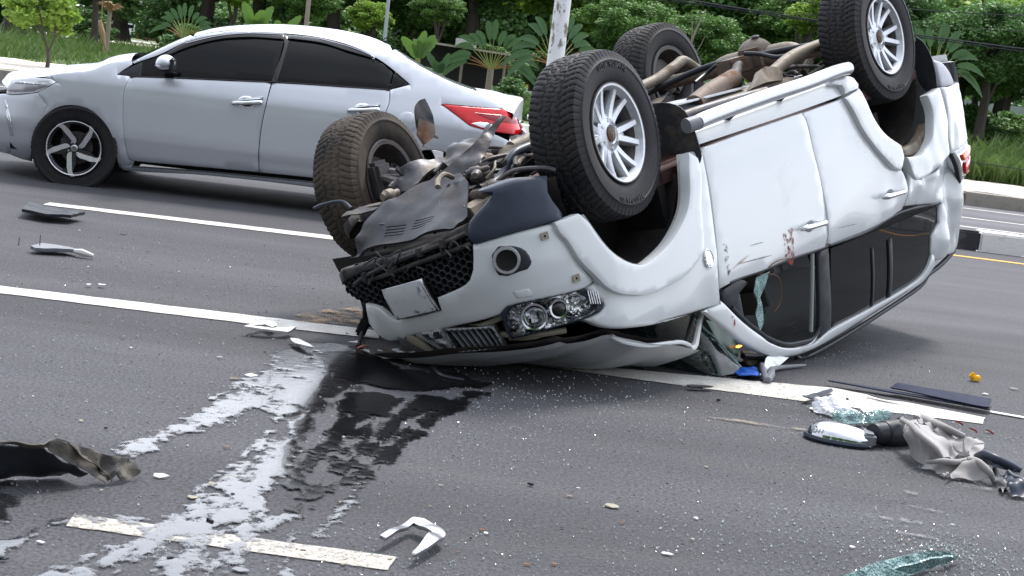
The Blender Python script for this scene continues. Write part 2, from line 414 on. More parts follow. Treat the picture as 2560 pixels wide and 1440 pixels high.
class Plan:
    """plan curve of a car body; s = metres from the first point"""
    def __init__(self,pts):
        self.P=[cr(pts,i/40) for i in range(0,(len(pts)-1)*40)]+[list(pts[-1])]
        self.S=[0]
        for a,b in zip(self.P,self.P[1:]): self.S.append(self.S[-1]+math.hypot(a[0]-b[0],a[1]-b[1]))
        self.L=self.S[-1]
    def at(self,s):
        S=self.S;P=self.P
        i=max(1,min(len(S)-1,bisect.bisect_left(S,s))); a,b=P[i-1],P[i]; d=S[i]-S[i-1]; t=(s-S[i-1])/d
        nx,ny=(b[1]-a[1])/d,-(b[0]-a[0])/d
        return a[0]+(b[0]-a[0])*t,a[1]+(b[1]-a[1])*t,nx,ny
SUV=Plan([(1.7,.84),(1.98,.72),(2.16,.5),(2.25,.22),(2.27,-.05),(2.26,-.32),(2.20,-.56),(2.05,-.75),(1.75,-.86),(1.3,-.895),(.6,-.905),(-.4,-.905),(-1.3,-.90),(-1.85,-.895),(-2.2,-.865),(-2.40,-.77),(-2.49,-.5),(-2.52,-.2),(-2.53,0)])
TUM=[(.2,.10),(.4,.035),(.6,.0),(.85,0),(1.05,.01),(1.2,.03),(1.35,.075),(1.6,.14),(1.75,.19),(1.88,.25),(1.94,.33),(1.99,.45)]
def suv(s,z,off=0):
    x,y,nx,ny=SUV.at(s)
    d=smooth_tab(TUM,z)-off
    # nose leans back with height
    f=max(0,min(1,(x-1.7)/.4)); d+=f*(max(0,z-.75)*.25)
    return (x+nx*d*1.0,y+ny*d*1.0,z)
SED=Plan([(2.16,0),(2.15,-.25),(2.09,-.5),(1.93,-.70),(1.66,-.80),(1.3,-.835),(.7,-.85),(0,-.85),(-.7,-.85),(-1.3,-.845),(-1.75,-.81),(-2.08,-.73),(-2.22,-.58),(-2.27,-.3),(-2.28,0)])
TSED=[(.12,.12),(.2,.06),(.28,.03),(.38,.018),(.42,.0),(.6,0),(.78,.0),(.84,.006),(.90,.03),(.96,.06),(1.06,.105),(1.2,.19),(1.3,.26),(1.37,.33),(1.41,.42),(1.45,.6)]
def sed(s,z,off=0):
    x,y,nx,ny=SED.at(s)
    d=smooth_tab(TSED,z,.015)-off
    f=max(0,min(1,(x-1.6)/.45)); d+=f*(max(0,z-.45)*.28)
    f=max(0,min(1,(-x-1.6)/.5)); d+=f*(max(0,z-.8)*.12)
    return (x+nx*d,-(y+ny*d),z)
o_fdoor=[(3.2,0.518),(3.623,0.524),(4.127,0.535),(4.224,0.538),(4.222,0.742),(4.238,0.917),(4.239,1.088),(4.239,1.259),(4.197,1.275),(3.791,1.236),(3.545,1.222),(3.347,1.203),(3.181,1.192),(3.108,1.193),(3.111,1.079),(3.128,0.969),(3.137,0.893),(3.165,0.715),(3.176,0.61)]
o_rdoor=[(4.239,1.259),(4.239,1.088),(4.238,0.917),(4.222,0.742),(4.227,0.541),(4.733,0.548),(4.754,0.673),(4.918,0.864),(5.061,0.973),(5.195,1.057),(5.249,1.175),(5.214,1.297),(4.739,1.308),(4.27,1.27)]
o_quarter=[(5.229,1.282),(5.265,1.186),(5.306,1.104),(5.37,1.152),(5.423,1.171),(5.552,1.177),(5.707,1.167),(5.879,1.14),(5.959,1.125),(6.32,1.1),(6.5,1.12),(6.52,1.3),(6.5,1.6),(6.45,1.78),(5.831,1.751),(5.728,1.692),(5.699,1.572),(5.81,1.514),(5.794,1.39)]
o_frame=[(2.969,1.263),(3.187,1.416),(3.356,1.537),(3.524,1.636),(3.706,1.714),(3.912,1.774),(4.138,1.81),(4.366,1.824),(4.738,1.831),(5.358,1.836),(5.63,1.844),(5.826,1.78),(5.737,1.679),(5.66,1.77),(5.498,1.802),(4.873,1.785),(4.326,1.758),(4.135,1.774),(3.825,1.701),(3.614,1.608),(3.544,1.562),(3.38,1.45),(3.233,1.34),(3.128,1.256),(3.118,1.268)]
o_fender=[(3.162,0.52),(3.2,0.518),(3.176,0.61),(3.165,0.715),(3.137,0.893),(3.112,1.149),(3.111,1.079),(3.108,1.193),(3.126,1.273),(2.963,1.254),(2.821,1.234),(2.577,1.2),(2.835,1.241),(2.562,1.206),(2.352,1.162),(2.244,1.13),(2.184,1.099),(2.122,1.053),(2.197,1.045),(2.229,1.02),(2.217,0.991),(2.145,0.919),(2.22,0.906),(2.171,0.843),(2.128,0.741),(2.11,0.691),(2.213,0.605),(2.233,0.646),(2.286,0.749),(2.34,0.818),(2.43,0.883),(2.539,0.917),(2.637,0.907),(2.761,0.874),(2.874,0.818),(2.949,0.76),(2.995,0.694),(3.034,0.598),(3.077,0.515)]
o_archF=[(3.077,0.515),(3.034,0.598),(2.995,0.694),(2.949,0.76),(2.874,0.818),(2.761,0.874),(2.637,0.907),(2.539,0.917),(2.43,0.883),(2.34,0.818),(2.286,0.749),(2.233,0.646),(2.213,0.605)]
o_flareF=[(3.044,0.512),(2.99,0.592),(2.951,0.688),(2.906,0.753),(2.831,0.811),(2.72,0.866),(2.597,0.899),(2.501,0.91),(2.395,0.876),(2.309,0.812),(2.257,0.744),(2.208,0.641),(2.17,0.591),(2.043,0.595),(2.051,0.643),(2.077,0.683),(2.117,0.783),(2.185,0.877),(2.232,0.94),(2.292,0.987),(2.368,1.017),(2.453,1.041),(2.548,1.053),(2.636,1.052),(2.757,1.047),(2.857,1.022),(2.97,0.973),(3.02,0.771),(3.062,0.685),(3.089,0.605),(3.095,0.548)]
o_bumper=[(1.676,0.601),(1.88,0.593),(2.107,0.602),(2.063,0.614),(2.109,0.729),(2.155,0.839),(2.203,0.901),(2.14,0.918),(1.942,0.908),(1.75,0.9),(1.71,0.928),(1.462,0.946),(1.218,0.965),(1.021,0.984),(0.969,0.947),(0.933,0.889),(0.983,0.79),(1.062,0.816),(1.1,0.868),(1.14,0.889),(1.426,0.865),(1.433,0.802),(1.564,0.775),(1.622,0.749),(1.649,0.706)]
o_fog=[(1.748,0.635),(1.786,0.628),(1.856,0.646),(1.896,0.678),(1.91,0.73),(1.896,0.76),(1.847,0.761),(1.789,0.768),(1.754,0.755),(1.74,0.715)]
o_fogring=[(1.805,0.696)]
o_washer=[(1.791,0.839),(1.867,0.843),(1.883,0.873),(1.874,0.879),(1.808,0.874)]
o_corner=[(1.681,0.599),(1.661,0.562),(1.685,0.502),(1.752,0.457),(1.809,0.419),(1.75,0.385),(1.95,0.375),(2.1,0.4),(2.072,0.468),(2.109,0.574),(2.096,0.595),(1.877,0.591)]
o_hl=[(1.71,0.922),(1.77,0.895),(1.941,0.899),(2.135,0.917),(2.148,0.926),(2.231,1.012),(2.219,1.034),(2.122,1.049),(1.914,1.051),(1.719,1.053),(1.707,1.019)]
o_hlin=[(1.739,0.937),(1.776,0.906),(1.939,0.909),(2.126,0.925),(2.163,0.958),(2.206,1.007),(2.159,1.034),(2.061,1.042),(1.862,1.039),(1.728,1.04)]
o_hlc=[(1.871,0.977),(2.0,0.971),(2.181,0.968)]
o_bad=[(3.025,1.022)]
o_handle=[(3.922,1.102),(4.174,1.128),(4.907,1.161),(5.166,1.186)]
o_blood=[(3.841,1.073),(3.864,1.156),(3.907,1.141),(3.94,1.194),(3.858,1.231),(3.778,1.229),(3.234,1.374),(3.258,1.405),(3.797,1.094)]
o_scuff=[(3.187,0.981),(3.169,1.128),(3.146,1.076)]
o_gf=[(3.14,1.209),(3.381,1.217),(3.58,1.236),(3.829,1.25),(4.238,1.289),(4.342,1.781),(4.009,1.743),(3.789,1.67),(3.58,1.565),(3.414,1.451),(3.267,1.34),(3.165,1.256)]
o_gr=[(4.327,1.302),(4.69,1.33),(5.123,1.363),(5.801,1.408),(5.828,1.515),(5.716,1.573),(5.746,1.694),(5.67,1.771),(5.513,1.796),(4.914,1.781),(4.364,1.756),(4.364,1.76)]
o_div=[(4.843,1.431),(4.9,1.787),(5.066,1.439),(5.129,1.795)]
o_pil=[(4.156,1.28),(4.28,1.288),(4.36,1.773),(4.26,1.785),(4.204,1.751)]
o_flareR1=[(4.666,0.544),(4.861,0.527),(4.928,0.703),(5.025,0.818),(5.207,0.926),(5.22,0.996),(5.162,1.063),(5.08,1.03),(4.998,0.968),(4.882,0.87),(4.774,0.746),(4.715,0.634)]
o_flareR0=[(4.587,0.42),(4.67,0.432),(4.744,0.437),(4.803,0.444),(4.857,0.476),(4.857,0.525),(4.686,0.527),(4.67,0.479),(4.562,0.449)]
o_flareR2=[(5.251,1.0),(5.335,1.018),(5.479,1.027),(5.594,0.993),(5.669,0.923),(5.713,0.822),(5.689,0.716),(5.878,0.702),(5.885,0.767),(5.895,0.919),(5.862,1.023),(5.87,1.112),(5.637,1.157),(5.484,1.17),(5.356,1.159),(5.309,1.117),(5.294,1.061)]
o_bumpR=[(5.928,0.707),(6.128,0.729),(6.45,0.72),(6.5,0.95),(6.5,1.1),(5.933,1.119),(5.913,1.03),(5.936,0.923),(5.935,0.772)]
o_bumpR2=[(5.984,0.537),(6.083,0.573),(6.19,0.649),(6.277,0.739),(6.005,0.713),(5.967,0.692),(5.96,0.611)]
o_tail=[(5.906,1.121),(6.05,1.142),(6.45,1.12),(6.5,1.3),(6.09,1.333),(6.01,1.225)]
o_lip=[(5.702,0.88),(5.771,0.905),(5.74,0.958),(5.556,1.038),(5.347,1.006),(5.352,0.969),(5.511,0.959),(5.614,0.933)]
o_gril=[(1.388,0.948),(1.658,0.973),(1.682,1.084),(1.421,1.073),(1.402,1.062)]
o_grilb=[(1.197,0.961),(1.269,0.943),(1.382,0.946),(1.395,1.072),(1.337,1.066),(1.256,1.007)]
o_d1=[(1.258,0.961),(1.302,0.963),(1.319,0.994),(1.289,0.996)]
o_d2=[(1.325,0.957),(1.373,0.956),(1.369,0.991),(1.324,0.997)]
o_d3=[(1.316,0.999),(1.369,1.023),(1.375,1.051),(1.337,1.033)]
o_mesh=[(0.859,0.645),(0.967,0.617),(1.26,0.596),(1.51,0.572),(1.636,0.56),(1.658,0.601),(1.608,0.762),(1.587,0.779),(1.417,0.8),(1.404,0.737),(1.351,0.712),(1.098,0.736),(1.088,0.825),(1.026,0.82),(0.927,0.781),(0.854,0.731),(0.818,0.689)]
o_plate=[(1.153,0.728),(1.398,0.703),(1.426,0.858),(1.164,0.88)]
o_bar1=[(0.961,0.694),(1.047,0.664),(1.224,0.623),(1.406,0.592),(1.534,0.572),(1.653,0.549)]
o_bar2=[(1.03,0.689),(1.154,0.671),(1.306,0.648),(1.443,0.627),(1.567,0.611),(1.667,0.597)]
o_beam=[(0.82,0.65),(0.857,0.621),(0.951,0.614),(1.161,0.596),(1.351,0.576),(1.478,0.554),(1.577,0.527),(1.65,0.516),(1.645,0.561),(1.567,0.571),(1.372,0.597),(1.15,0.631),(0.929,0.664),(0.831,0.696)]
p_skid=[(2.2,0.144,0.588),(2.18,0.115,0.494),(2.12,0.097,0.44),(2.02,0.067,0.386),(1.95,0.001,0.37),(1.9,-0.045,0.347),(1.85,-0.128,0.334),(1.8,-0.246,0.336),(1.9,-0.365,0.371),(2.1,-0.487,0.497),(2.18,-0.466,0.528),(2.2,-0.409,0.521),(2.2,-0.138,0.549)]
p_slot0=[(2.13,-0.037,0.484),(2.12,-0.141,0.477),(2.12,-0.137,0.488),(2.13,-0.032,0.496)]
p_slot1=[(2.14,-0.037,0.5),(2.13,-0.143,0.493),(2.13,-0.14,0.504),(2.14,-0.033,0.512)]
p_slot2=[(2.15,-0.038,0.516),(2.14,-0.146,0.509),(2.14,-0.142,0.52),(2.15,-0.034,0.528)]
p_slot3=[(2.16,-0.039,0.532),(2.15,-0.146,0.525),(2.15,-0.143,0.535),(2.16,-0.035,0.543)]
p_slot4=[(2.1,-0.183,0.473),(2.1,-0.301,0.468),(2.1,-0.298,0.478),(2.1,-0.179,0.485)]
p_slot5=[(2.11,-0.183,0.489),(2.11,-0.305,0.483),(2.11,-0.302,0.493),(2.11,-0.179,0.5)]
p_slot6=[(2.12,-0.183,0.504),(2.12,-0.306,0.498),(2.12,-0.303,0.507),(2.12,-0.179,0.516)]
p_slot7=[(2.13,-0.183,0.519),(2.13,-0.274,0.511),(2.13,-0.271,0.52),(2.13,-0.179,0.53)]
p_shield=[(1.9,-0.04,0.362),(1.85,-0.071,0.341),(1.8,-0.135,0.305),(1.7,-0.187,0.257),(1.6,-0.228,0.207),(1.5,-0.24,0.166),(1.45,-0.26,0.138),(1.45,-0.291,0.146),(1.5,-0.257,0.195),(1.6,-0.264,0.269),(1.7,-0.277,0.311),(1.75,-0.215,0.343),(1.85,-0.105,0.361)]
p_arm=[(1.728,0.3,0.355),(1.699,0.3,0.34),(1.607,0.3,0.329),(1.643,0.3,0.277),(1.575,0.28,0.273),(1.368,0.25,0.29),(1.35,0.2,0.312),(1.563,0.2,0.347),(1.656,0.2,0.38),(1.657,0.25,0.4),(1.665,0.3,0.397)]
p_shieldL=[(1.523,0.1,0.289),(1.433,0.1,0.227),(1.33,0.1,0.221),(1.35,0.0,0.227),(1.266,-0.05,0.165),(1.405,-0.1,0.232),(1.493,-0.05,0.27),(1.585,0.0,0.317)]
p_hose=[(1.828,-0.35,0.41),(1.78,-0.35,0.411),(1.697,-0.35,0.404),(1.63,-0.35,0.378),(1.581,-0.35,0.338),(1.502,-0.35,0.308),(1.373,-0.35,0.303)]
p_horn=[(1.122,-0.2,0.251),(2.334,0.0,-0.206)]
p_fin=[(1.186,0.5,0.023),(1.138,0.5,-0.013),(1.093,0.5,-0.016),(1.069,0.5,0.057),(1.072,0.5,0.131),(1.12,0.45,0.198),(1.125,0.5,0.178),(1.209,0.5,0.15)]
p_fin2=[(1.192,0.48,0.071),(1.092,0.48,0.125),(1.105,0.48,0.18),(1.229,0.48,0.211),(1.203,0.45,0.233),(1.239,0.48,0.147)]
p_bumL=[(2.337,0.1,0.962),(2.334,0.0,-0.206)]
p_stepbar=[(0.851,-0.93,0.389),(0.665,-0.93,0.384),(0.175,-0.93,0.386),(-0.25,-0.93,0.394),(-0.596,-0.93,0.39),(-0.769,-0.92,0.398)]
p_flapF=[(0.86,-0.705,0.258),(0.86,-0.744,0.26),(0.86,-0.81,0.271),(0.86,-0.869,0.303),(0.86,-0.901,0.352),(0.86,-0.913,0.411),(0.86,-0.92,0.479),(0.86,-0.923,0.547),(0.86,-0.9,0.584),(0.86,-0.861,0.582),(0.86,-0.86,0.528),(0.86,-0.828,0.518),(0.86,-0.688,0.504),(0.86,-0.7,0.377)]
p_flapR=[(-1.9,-0.831,0.373),(-1.9,-0.866,0.407),(-1.9,-0.897,0.492),(-1.9,-0.906,0.604),(-1.9,-0.897,0.706),(-1.9,-0.824,0.71),(-1.9,-0.788,0.646),(-1.9,-0.787,0.535)]
p_tank=[(0.214,-0.25,0.25),(0.173,-0.25,0.245),(-0.525,-0.25,0.295),(-0.44,-0.3,0.31),(0.059,-0.45,0.358),(0.267,-0.5,0.331),(0.444,-0.5,0.295),(0.572,-0.5,0.269)]
p_shaft=[(0.169,-0.5,0.355),(-0.077,-0.45,0.327),(-0.439,-0.4,0.299)]
p_prop=[(-0.439,-0.4,0.299),(-0.894,-0.2,0.277),(-1.343,0.0,0.266)]
p_armN=[(-0.563,-0.5,0.356),(-0.714,-0.5,0.325),(-0.995,-0.5,0.28),(-1.35,-0.5,0.212)]
p_brN=[(-0.276,-0.55,0.38),(-0.508,-0.5,0.302),(-0.544,-0.5,0.297),(-0.669,-0.5,0.323),(-0.723,-0.5,0.355),(-0.702,-0.5,0.403),(-0.442,-0.55,0.377)]
p_armF=[(-0.771,0.45,0.264),(-0.98,0.45,0.245),(-1.205,0.45,0.203),(-1.306,0.45,0.188),(-1.373,0.4,0.234)]
p_cross=[(-1.082,0.5,0.185),(-1.373,0.4,0.234),(-1.303,0.2,0.247),(-1.184,0.0,0.24)]
p_axle=[(-1.58,0.5,0.301),(-1.412,0.2,0.277),(-1.408,0.1,0.233),(-1.443,0.0,0.208),(-1.339,-0.15,0.233),(-1.268,-0.3,0.28),(-1.137,-0.45,0.282),(-0.915,-0.7,0.26)]
p_diff=[(-1.451,0.0,0.191),(-1.498,-0.03,0.191)]
p_box=[(-0.758,-0.15,0.181),(-0.957,-0.2,0.188),(-0.906,-0.25,0.265),(-0.87,-0.2,0.279),(-0.78,-0.15,0.261)]
p_cable=[(-0.949,-0.2,0.206),(-0.952,-0.3,0.229),(-0.946,-0.4,0.265),(-0.95,-0.5,0.273)]
p_cable2=[(-0.976,0.0,0.23),(-0.984,0.1,0.273),(-0.832,0.1,0.307)]
p_wire=[(2.402,0.0,0.749),(2.373,0.02,0.783),(2.397,0.02,0.8),(2.409,0.02,0.84),(2.408,0.02,0.875),(2.412,0.02,0.922)]
p_hood_top=[(2.252,0.0,1.013)]
p_ws=[(0.837,-0.7,1.31),(0.358,-0.68,1.673)]
gplane=[(7.556,-4.621,1.147),(-0.23048,-0.27626,-0.93304)]
e_fender=[(1.117,0.691),(1.212,0.752),(1.265,0.791),(1.206,0.812),(1.147,0.816),(1.296,0.862),(1.499,0.905),(1.602,0.962),(1.693,0.997),(1.81,1.023),(1.823,0.999),(1.719,0.905),(1.824,0.905),(1.798,0.805),(1.796,0.691),(1.813,0.498),(1.844,0.337),(1.872,0.248),(1.913,0.242),(1.897,0.199),(1.79,0.181),(1.77,0.267),(1.748,0.372),(1.708,0.463),(1.649,0.535),(1.571,0.594),(1.479,0.624),(1.39,0.624),(1.307,0.603),(1.237,0.557),(1.179,0.487),(1.201,0.605)]
e_bumper=[(0.798,0.641),(0.892,0.644),(0.99,0.66),(1.117,0.691),(1.201,0.605),(1.179,0.487),(1.141,0.413),(1.112,0.335),(1.095,0.258),(1.075,0.179),(1.059,0.133),(0.962,0.143),(0.87,0.164),(0.75,0.177),(0.9,0.17),(0,0.17),(0,0.62),(0.6,0.62)]
e_head=[(0.818,0.643),(0.835,0.711),(0.882,0.762),(1.015,0.789),(1.208,0.81),(1.262,0.792),(1.213,0.757),(1.119,0.695),(0.993,0.664),(0.896,0.647)]
e_fog=[(0.823,0.6),(0.842,0.597),(0.871,0.547),(0.913,0.458),(0.93,0.354),(0.931,0.322),(0.903,0.324),(0.889,0.402),(0.859,0.514)]
e_fdoor=[(1.824,0.905),(2.175,0.937),(2.576,0.968),(2.922,0.995),(2.905,0.828),(2.885,0.629),(2.884,0.432),(2.901,0.274),(2.484,0.262),(1.913,0.245),(1.872,0.252),(1.844,0.337),(1.813,0.498),(1.796,0.691),(1.798,0.805)]
e_rdoor=[(2.93,0.996),(3.222,1.015),(3.549,1.032),(3.859,1.049),(3.866,0.944),(3.831,0.819),(4.03,0.52),(3.93,0.45),(3.86,0.36),(3.84,0.27),(3.378,0.281),(2.905,0.273),(2.889,0.432),(2.89,0.63),(2.91,0.828)]
e_sill=[(1.79,0.181),(1.897,0.199),(2.486,0.228),(3.381,0.248),(3.84,0.24),(3.84,0.17),(3.377,0.201),(2.487,0.197),(1.829,0.155)]
e_body=[(1.819,1.018),(1.935,1.094),(2.082,1.182),(2.261,1.276),(2.445,1.341),(2.742,1.399),(3.062,1.432),(3.401,1.436),(3.66,1.411),(3.841,1.361),(4.025,1.279),(4.203,1.209),(4.384,1.154),(4.567,1.121),(4.767,1.059),(4.868,1.004),(4.567,0.995),(4.289,0.989),(4.448,0.899),(4.536,0.847),(4.64,0.831),(5.55,0.55),(5.45,0.3),(4.75,0.22),(4.72,0.35),(4.64,0.46),(4.5,0.56),(4.36,0.61),(4.2,0.61),(4.08,0.56),(3.835,0.819),(3.869,0.945),(3.866,1.048),(4.024,1.109),(3.768,1.262),(3.504,1.355),(3.246,1.389),(2.962,1.387),(2.672,1.358),(2.436,1.307),(2.206,1.22),(2.031,1.105),(1.837,1.007)]
e_gf=[(1.718,0.905),(1.838,0.991),(2.031,1.096),(2.206,1.21),(2.437,1.297),(2.673,1.348),(2.955,1.379),(2.968,1.324),(2.936,1.006),(2.413,0.961)]
e_gb=[(2.96,1.38),(2.99,1.38),(3.008,1.329),(2.969,1.005),(2.925,1.005),(2.976,1.275)]
e_gr=[(2.991,1.377),(3.248,1.379),(3.505,1.345),(3.734,1.262),(3.871,1.189),(3.853,1.056),(3.385,1.028),(2.96,1.006)]
e_gq=[(3.879,1.19),(4.016,1.111),(3.864,1.057)]
e_v1=[(2.029,1.084),(2.208,1.219),(2.438,1.305),(2.673,1.358),(2.961,1.385),(2.967,1.34),(2.681,1.321),(2.445,1.27),(2.216,1.176),(2.055,1.076)]
e_v2=[(2.995,1.381),(3.248,1.386),(3.505,1.351),(3.696,1.299),(3.691,1.279),(3.495,1.31),(3.255,1.35),(2.997,1.351)]
e_glim=[(2.884,1.166),(2.902,1.021),(3.566,1.155),(3.566,1.054)]
e_tail=[(4.292,0.987),(4.565,0.993),(4.854,1.002),(5.62,0.98),(5.62,0.8),(4.743,0.817),(4.534,0.848),(4.447,0.899)]
e_tw=[(4.541,0.865),(4.618,0.883),(4.741,0.869),(4.758,0.852),(4.636,0.84)]
e_hnd=[(2.64,0.795),(2.877,0.857),(2.746,0.795),(3.55,0.85),(3.799,0.912),(3.655,0.851)]
e_fuel=[(4.027,0.842),(3.966,0.835)]
e_mir=[(1.894,1.011),(2.032,1.012),(1.943,0.96),(1.849,0.941)]
e_crease=[(2.421,0.917)]
p_hinge=[(1.081,-0.75,1.425),(1.031,-0.75,1.421),(0.949,-0.75,1.332),(0.867,-0.75,1.266)]
p_hinge2=[(1.057,-0.72,1.411),(1.005,-0.72,1.351),(0.941,-0.72,1.294)]
p_hood=[(2.15,-0.62,1.081),(1.695,-0.75,1.155),(1.66,-0.75,1.196),(1.569,-0.75,1.255),(1.4,-0.75,1.322),(1.16,-0.75,1.379),(1.075,-0.75,1.422)]
p_tip=[(0.383,-0.72,1.688),(0.155,-0.7,1.765),(0.333,-0.74,1.758),(0.525,-0.78,1.735),(0.634,-0.8,1.717),(0.504,-0.76,1.711)]
o_tri=[(3.135,1.21),(3.324,1.205),(3.397,1.24),(3.314,1.266),(3.381,1.453),(3.258,1.34),(3.159,1.26)]
g_l1=[(-3.339,11.04),(-3.344,11.209),(-1.293,11.349),(-0.48,11.413),(-0.466,11.174),(-1.265,11.128)]
g_l2=[(-2.795,7.728),(-2.515,7.73),(-0.841,7.806),(-0.728,7.806),(-0.627,7.79),(-0.614,7.597),(-0.811,7.573),(-2.448,7.534),(-2.722,7.532)]
g_l3=[(0.155,7.539),(1.273,7.735),(1.65,7.811),(2.343,7.527),(2.285,7.368),(1.025,7.373),(0.275,7.406),(0.169,7.406)]
g_l4=[(-1.153,4.346),(-0.227,4.323),(-0.243,4.199),(-1.141,4.229)]
g_scr=[(2.418,7.711),(2.574,7.665),(2.561,7.623),(2.406,7.668)]
g_sand=[(-1.104,7.899),(-0.964,8.192),(-0.798,8.422),(-0.705,7.857),(-0.845,7.837),(-0.978,7.778),(-1.048,7.768)]
g_dust=[(0.894,6.723),(1.019,6.755),(1.191,6.735),(1.452,6.726),(1.271,6.684),(1.056,6.699)]
STREAMS=[[(-0.879,7.173,0.12),(-0.908,7.002,0.14),(-0.89,6.598,0.13),(-0.931,6.24,0.1),(-0.975,5.915,0.09),(-1.034,5.642,0.08),(-1.087,5.393,0.07),(-1.137,5.249,0.06),(-1.178,5.088,0.045),(-1.197,5.011,0.035)],[(-0.898,6.593,0.04),(-1.016,6.349,0.03),(-1.062,6.084,0.02),(-1.087,5.939,0.012)],[(-0.747,7.162,0.2),(-0.732,6.699,0.2),(-0.754,6.309,0.16),(-0.777,6.03,0.13),(-0.799,5.876,0.1)],[(-0.809,5.94,0.05),(-0.798,5.644,0.02),(-0.795,5.371,0.018),(-0.784,5.154,0.02),(-0.807,4.961,0.04),(-0.812,4.789,0.06)],[(-0.71,5.998,0.04),(-0.702,5.54,0.05),(-0.698,5.251,0.07),(-0.723,4.927,0.085),(-0.75,4.726,0.1),(-0.771,4.585,0.1),(-0.806,4.465,0.08)],[(-0.714,4.698,0.09),(-0.743,4.534,0.09),(-0.801,4.387,0.08)],[(-0.573,4.588,0.035),(-0.621,4.444,0.03),(-0.688,4.396,0.05)],[(-0.854,4.364,0.07),(-0.877,4.221,0.06),(-0.903,4.102,0.06),(-0.951,3.997,0.05),(-0.991,3.899,0.05),(-1.03,3.806,0.05)],[(-0.79,4.333,0.05),(-0.777,4.171,0.05),(-0.775,4.017,0.06),(-0.765,3.924,0.06)],[(-0.662,4.349,0.04),(-0.665,4.217,0.02),(-0.695,4.117,0.016),(-0.69,4.017,0.014),(-0.688,3.953,0.02)],[(-0.644,4.226,0.015),(-0.646,4.119,0.012),(-0.661,4.029,0.012)],[(-0.533,4.442,0.02),(-0.527,4.292,0.016),(-0.516,4.154,0.016),(-0.491,4.029,0.02)],[(-0.674,7.014,0.2),(-0.561,6.72,0.25),(-0.43,6.716,0.28),(-0.263,6.821,0.2),(-0.13,6.817,0.1)],[(-0.512,6.26,0.15),(-0.54,5.885,0.07),(-0.559,5.554,0.04),(-0.603,5.355,0.03),(-0.625,5.127,0.022),(-0.625,4.877,0.02)],[(-0.096,6.627,0.05),(-0.197,6.294,0.035),(-0.245,6.05,0.02),(-0.3,5.754,0.022),(-0.359,5.51,0.03),(-0.388,5.297,0.03),(-0.436,5.115,0.025),(-0.499,4.936,0.028),(-0.546,4.774,0.03),(-0.568,4.632,0.03)],[(-0.277,6.399,0.09),(-0.365,5.983,0.04),(-0.408,5.634,0.03)],[(-0.386,6.041,0.03),(-0.402,5.577,0.02),(-0.455,5.403,0.02),(-0.492,5.139,0.015)],[(-0.417,5.073,0.02),(-0.409,4.883,0.02),(-0.436,4.691,0.02),(-0.458,4.494,0.018),(-0.486,4.365,0.018),(-0.5,4.303,0.02)],[(-1.114,4.37,0.01),(-1.149,4.295,0.016),(-1.198,4.197,0.02),(-1.21,4.081,0.022),(-1.241,3.981,0.03),(-1.262,3.922,0.03)],[(-1.118,4.364,0.01),(-0.971,4.372,0.014),(-0.848,4.337,0.02)],[(-1.322,4.219,0.04),(-1.367,4.318,0.05),(-1.372,4.419,0.04),(-1.349,4.367,0.03)],[(-1.397,4.582,0.03),(-1.429,4.533,0.04),(-1.45,4.49,0.05)]]
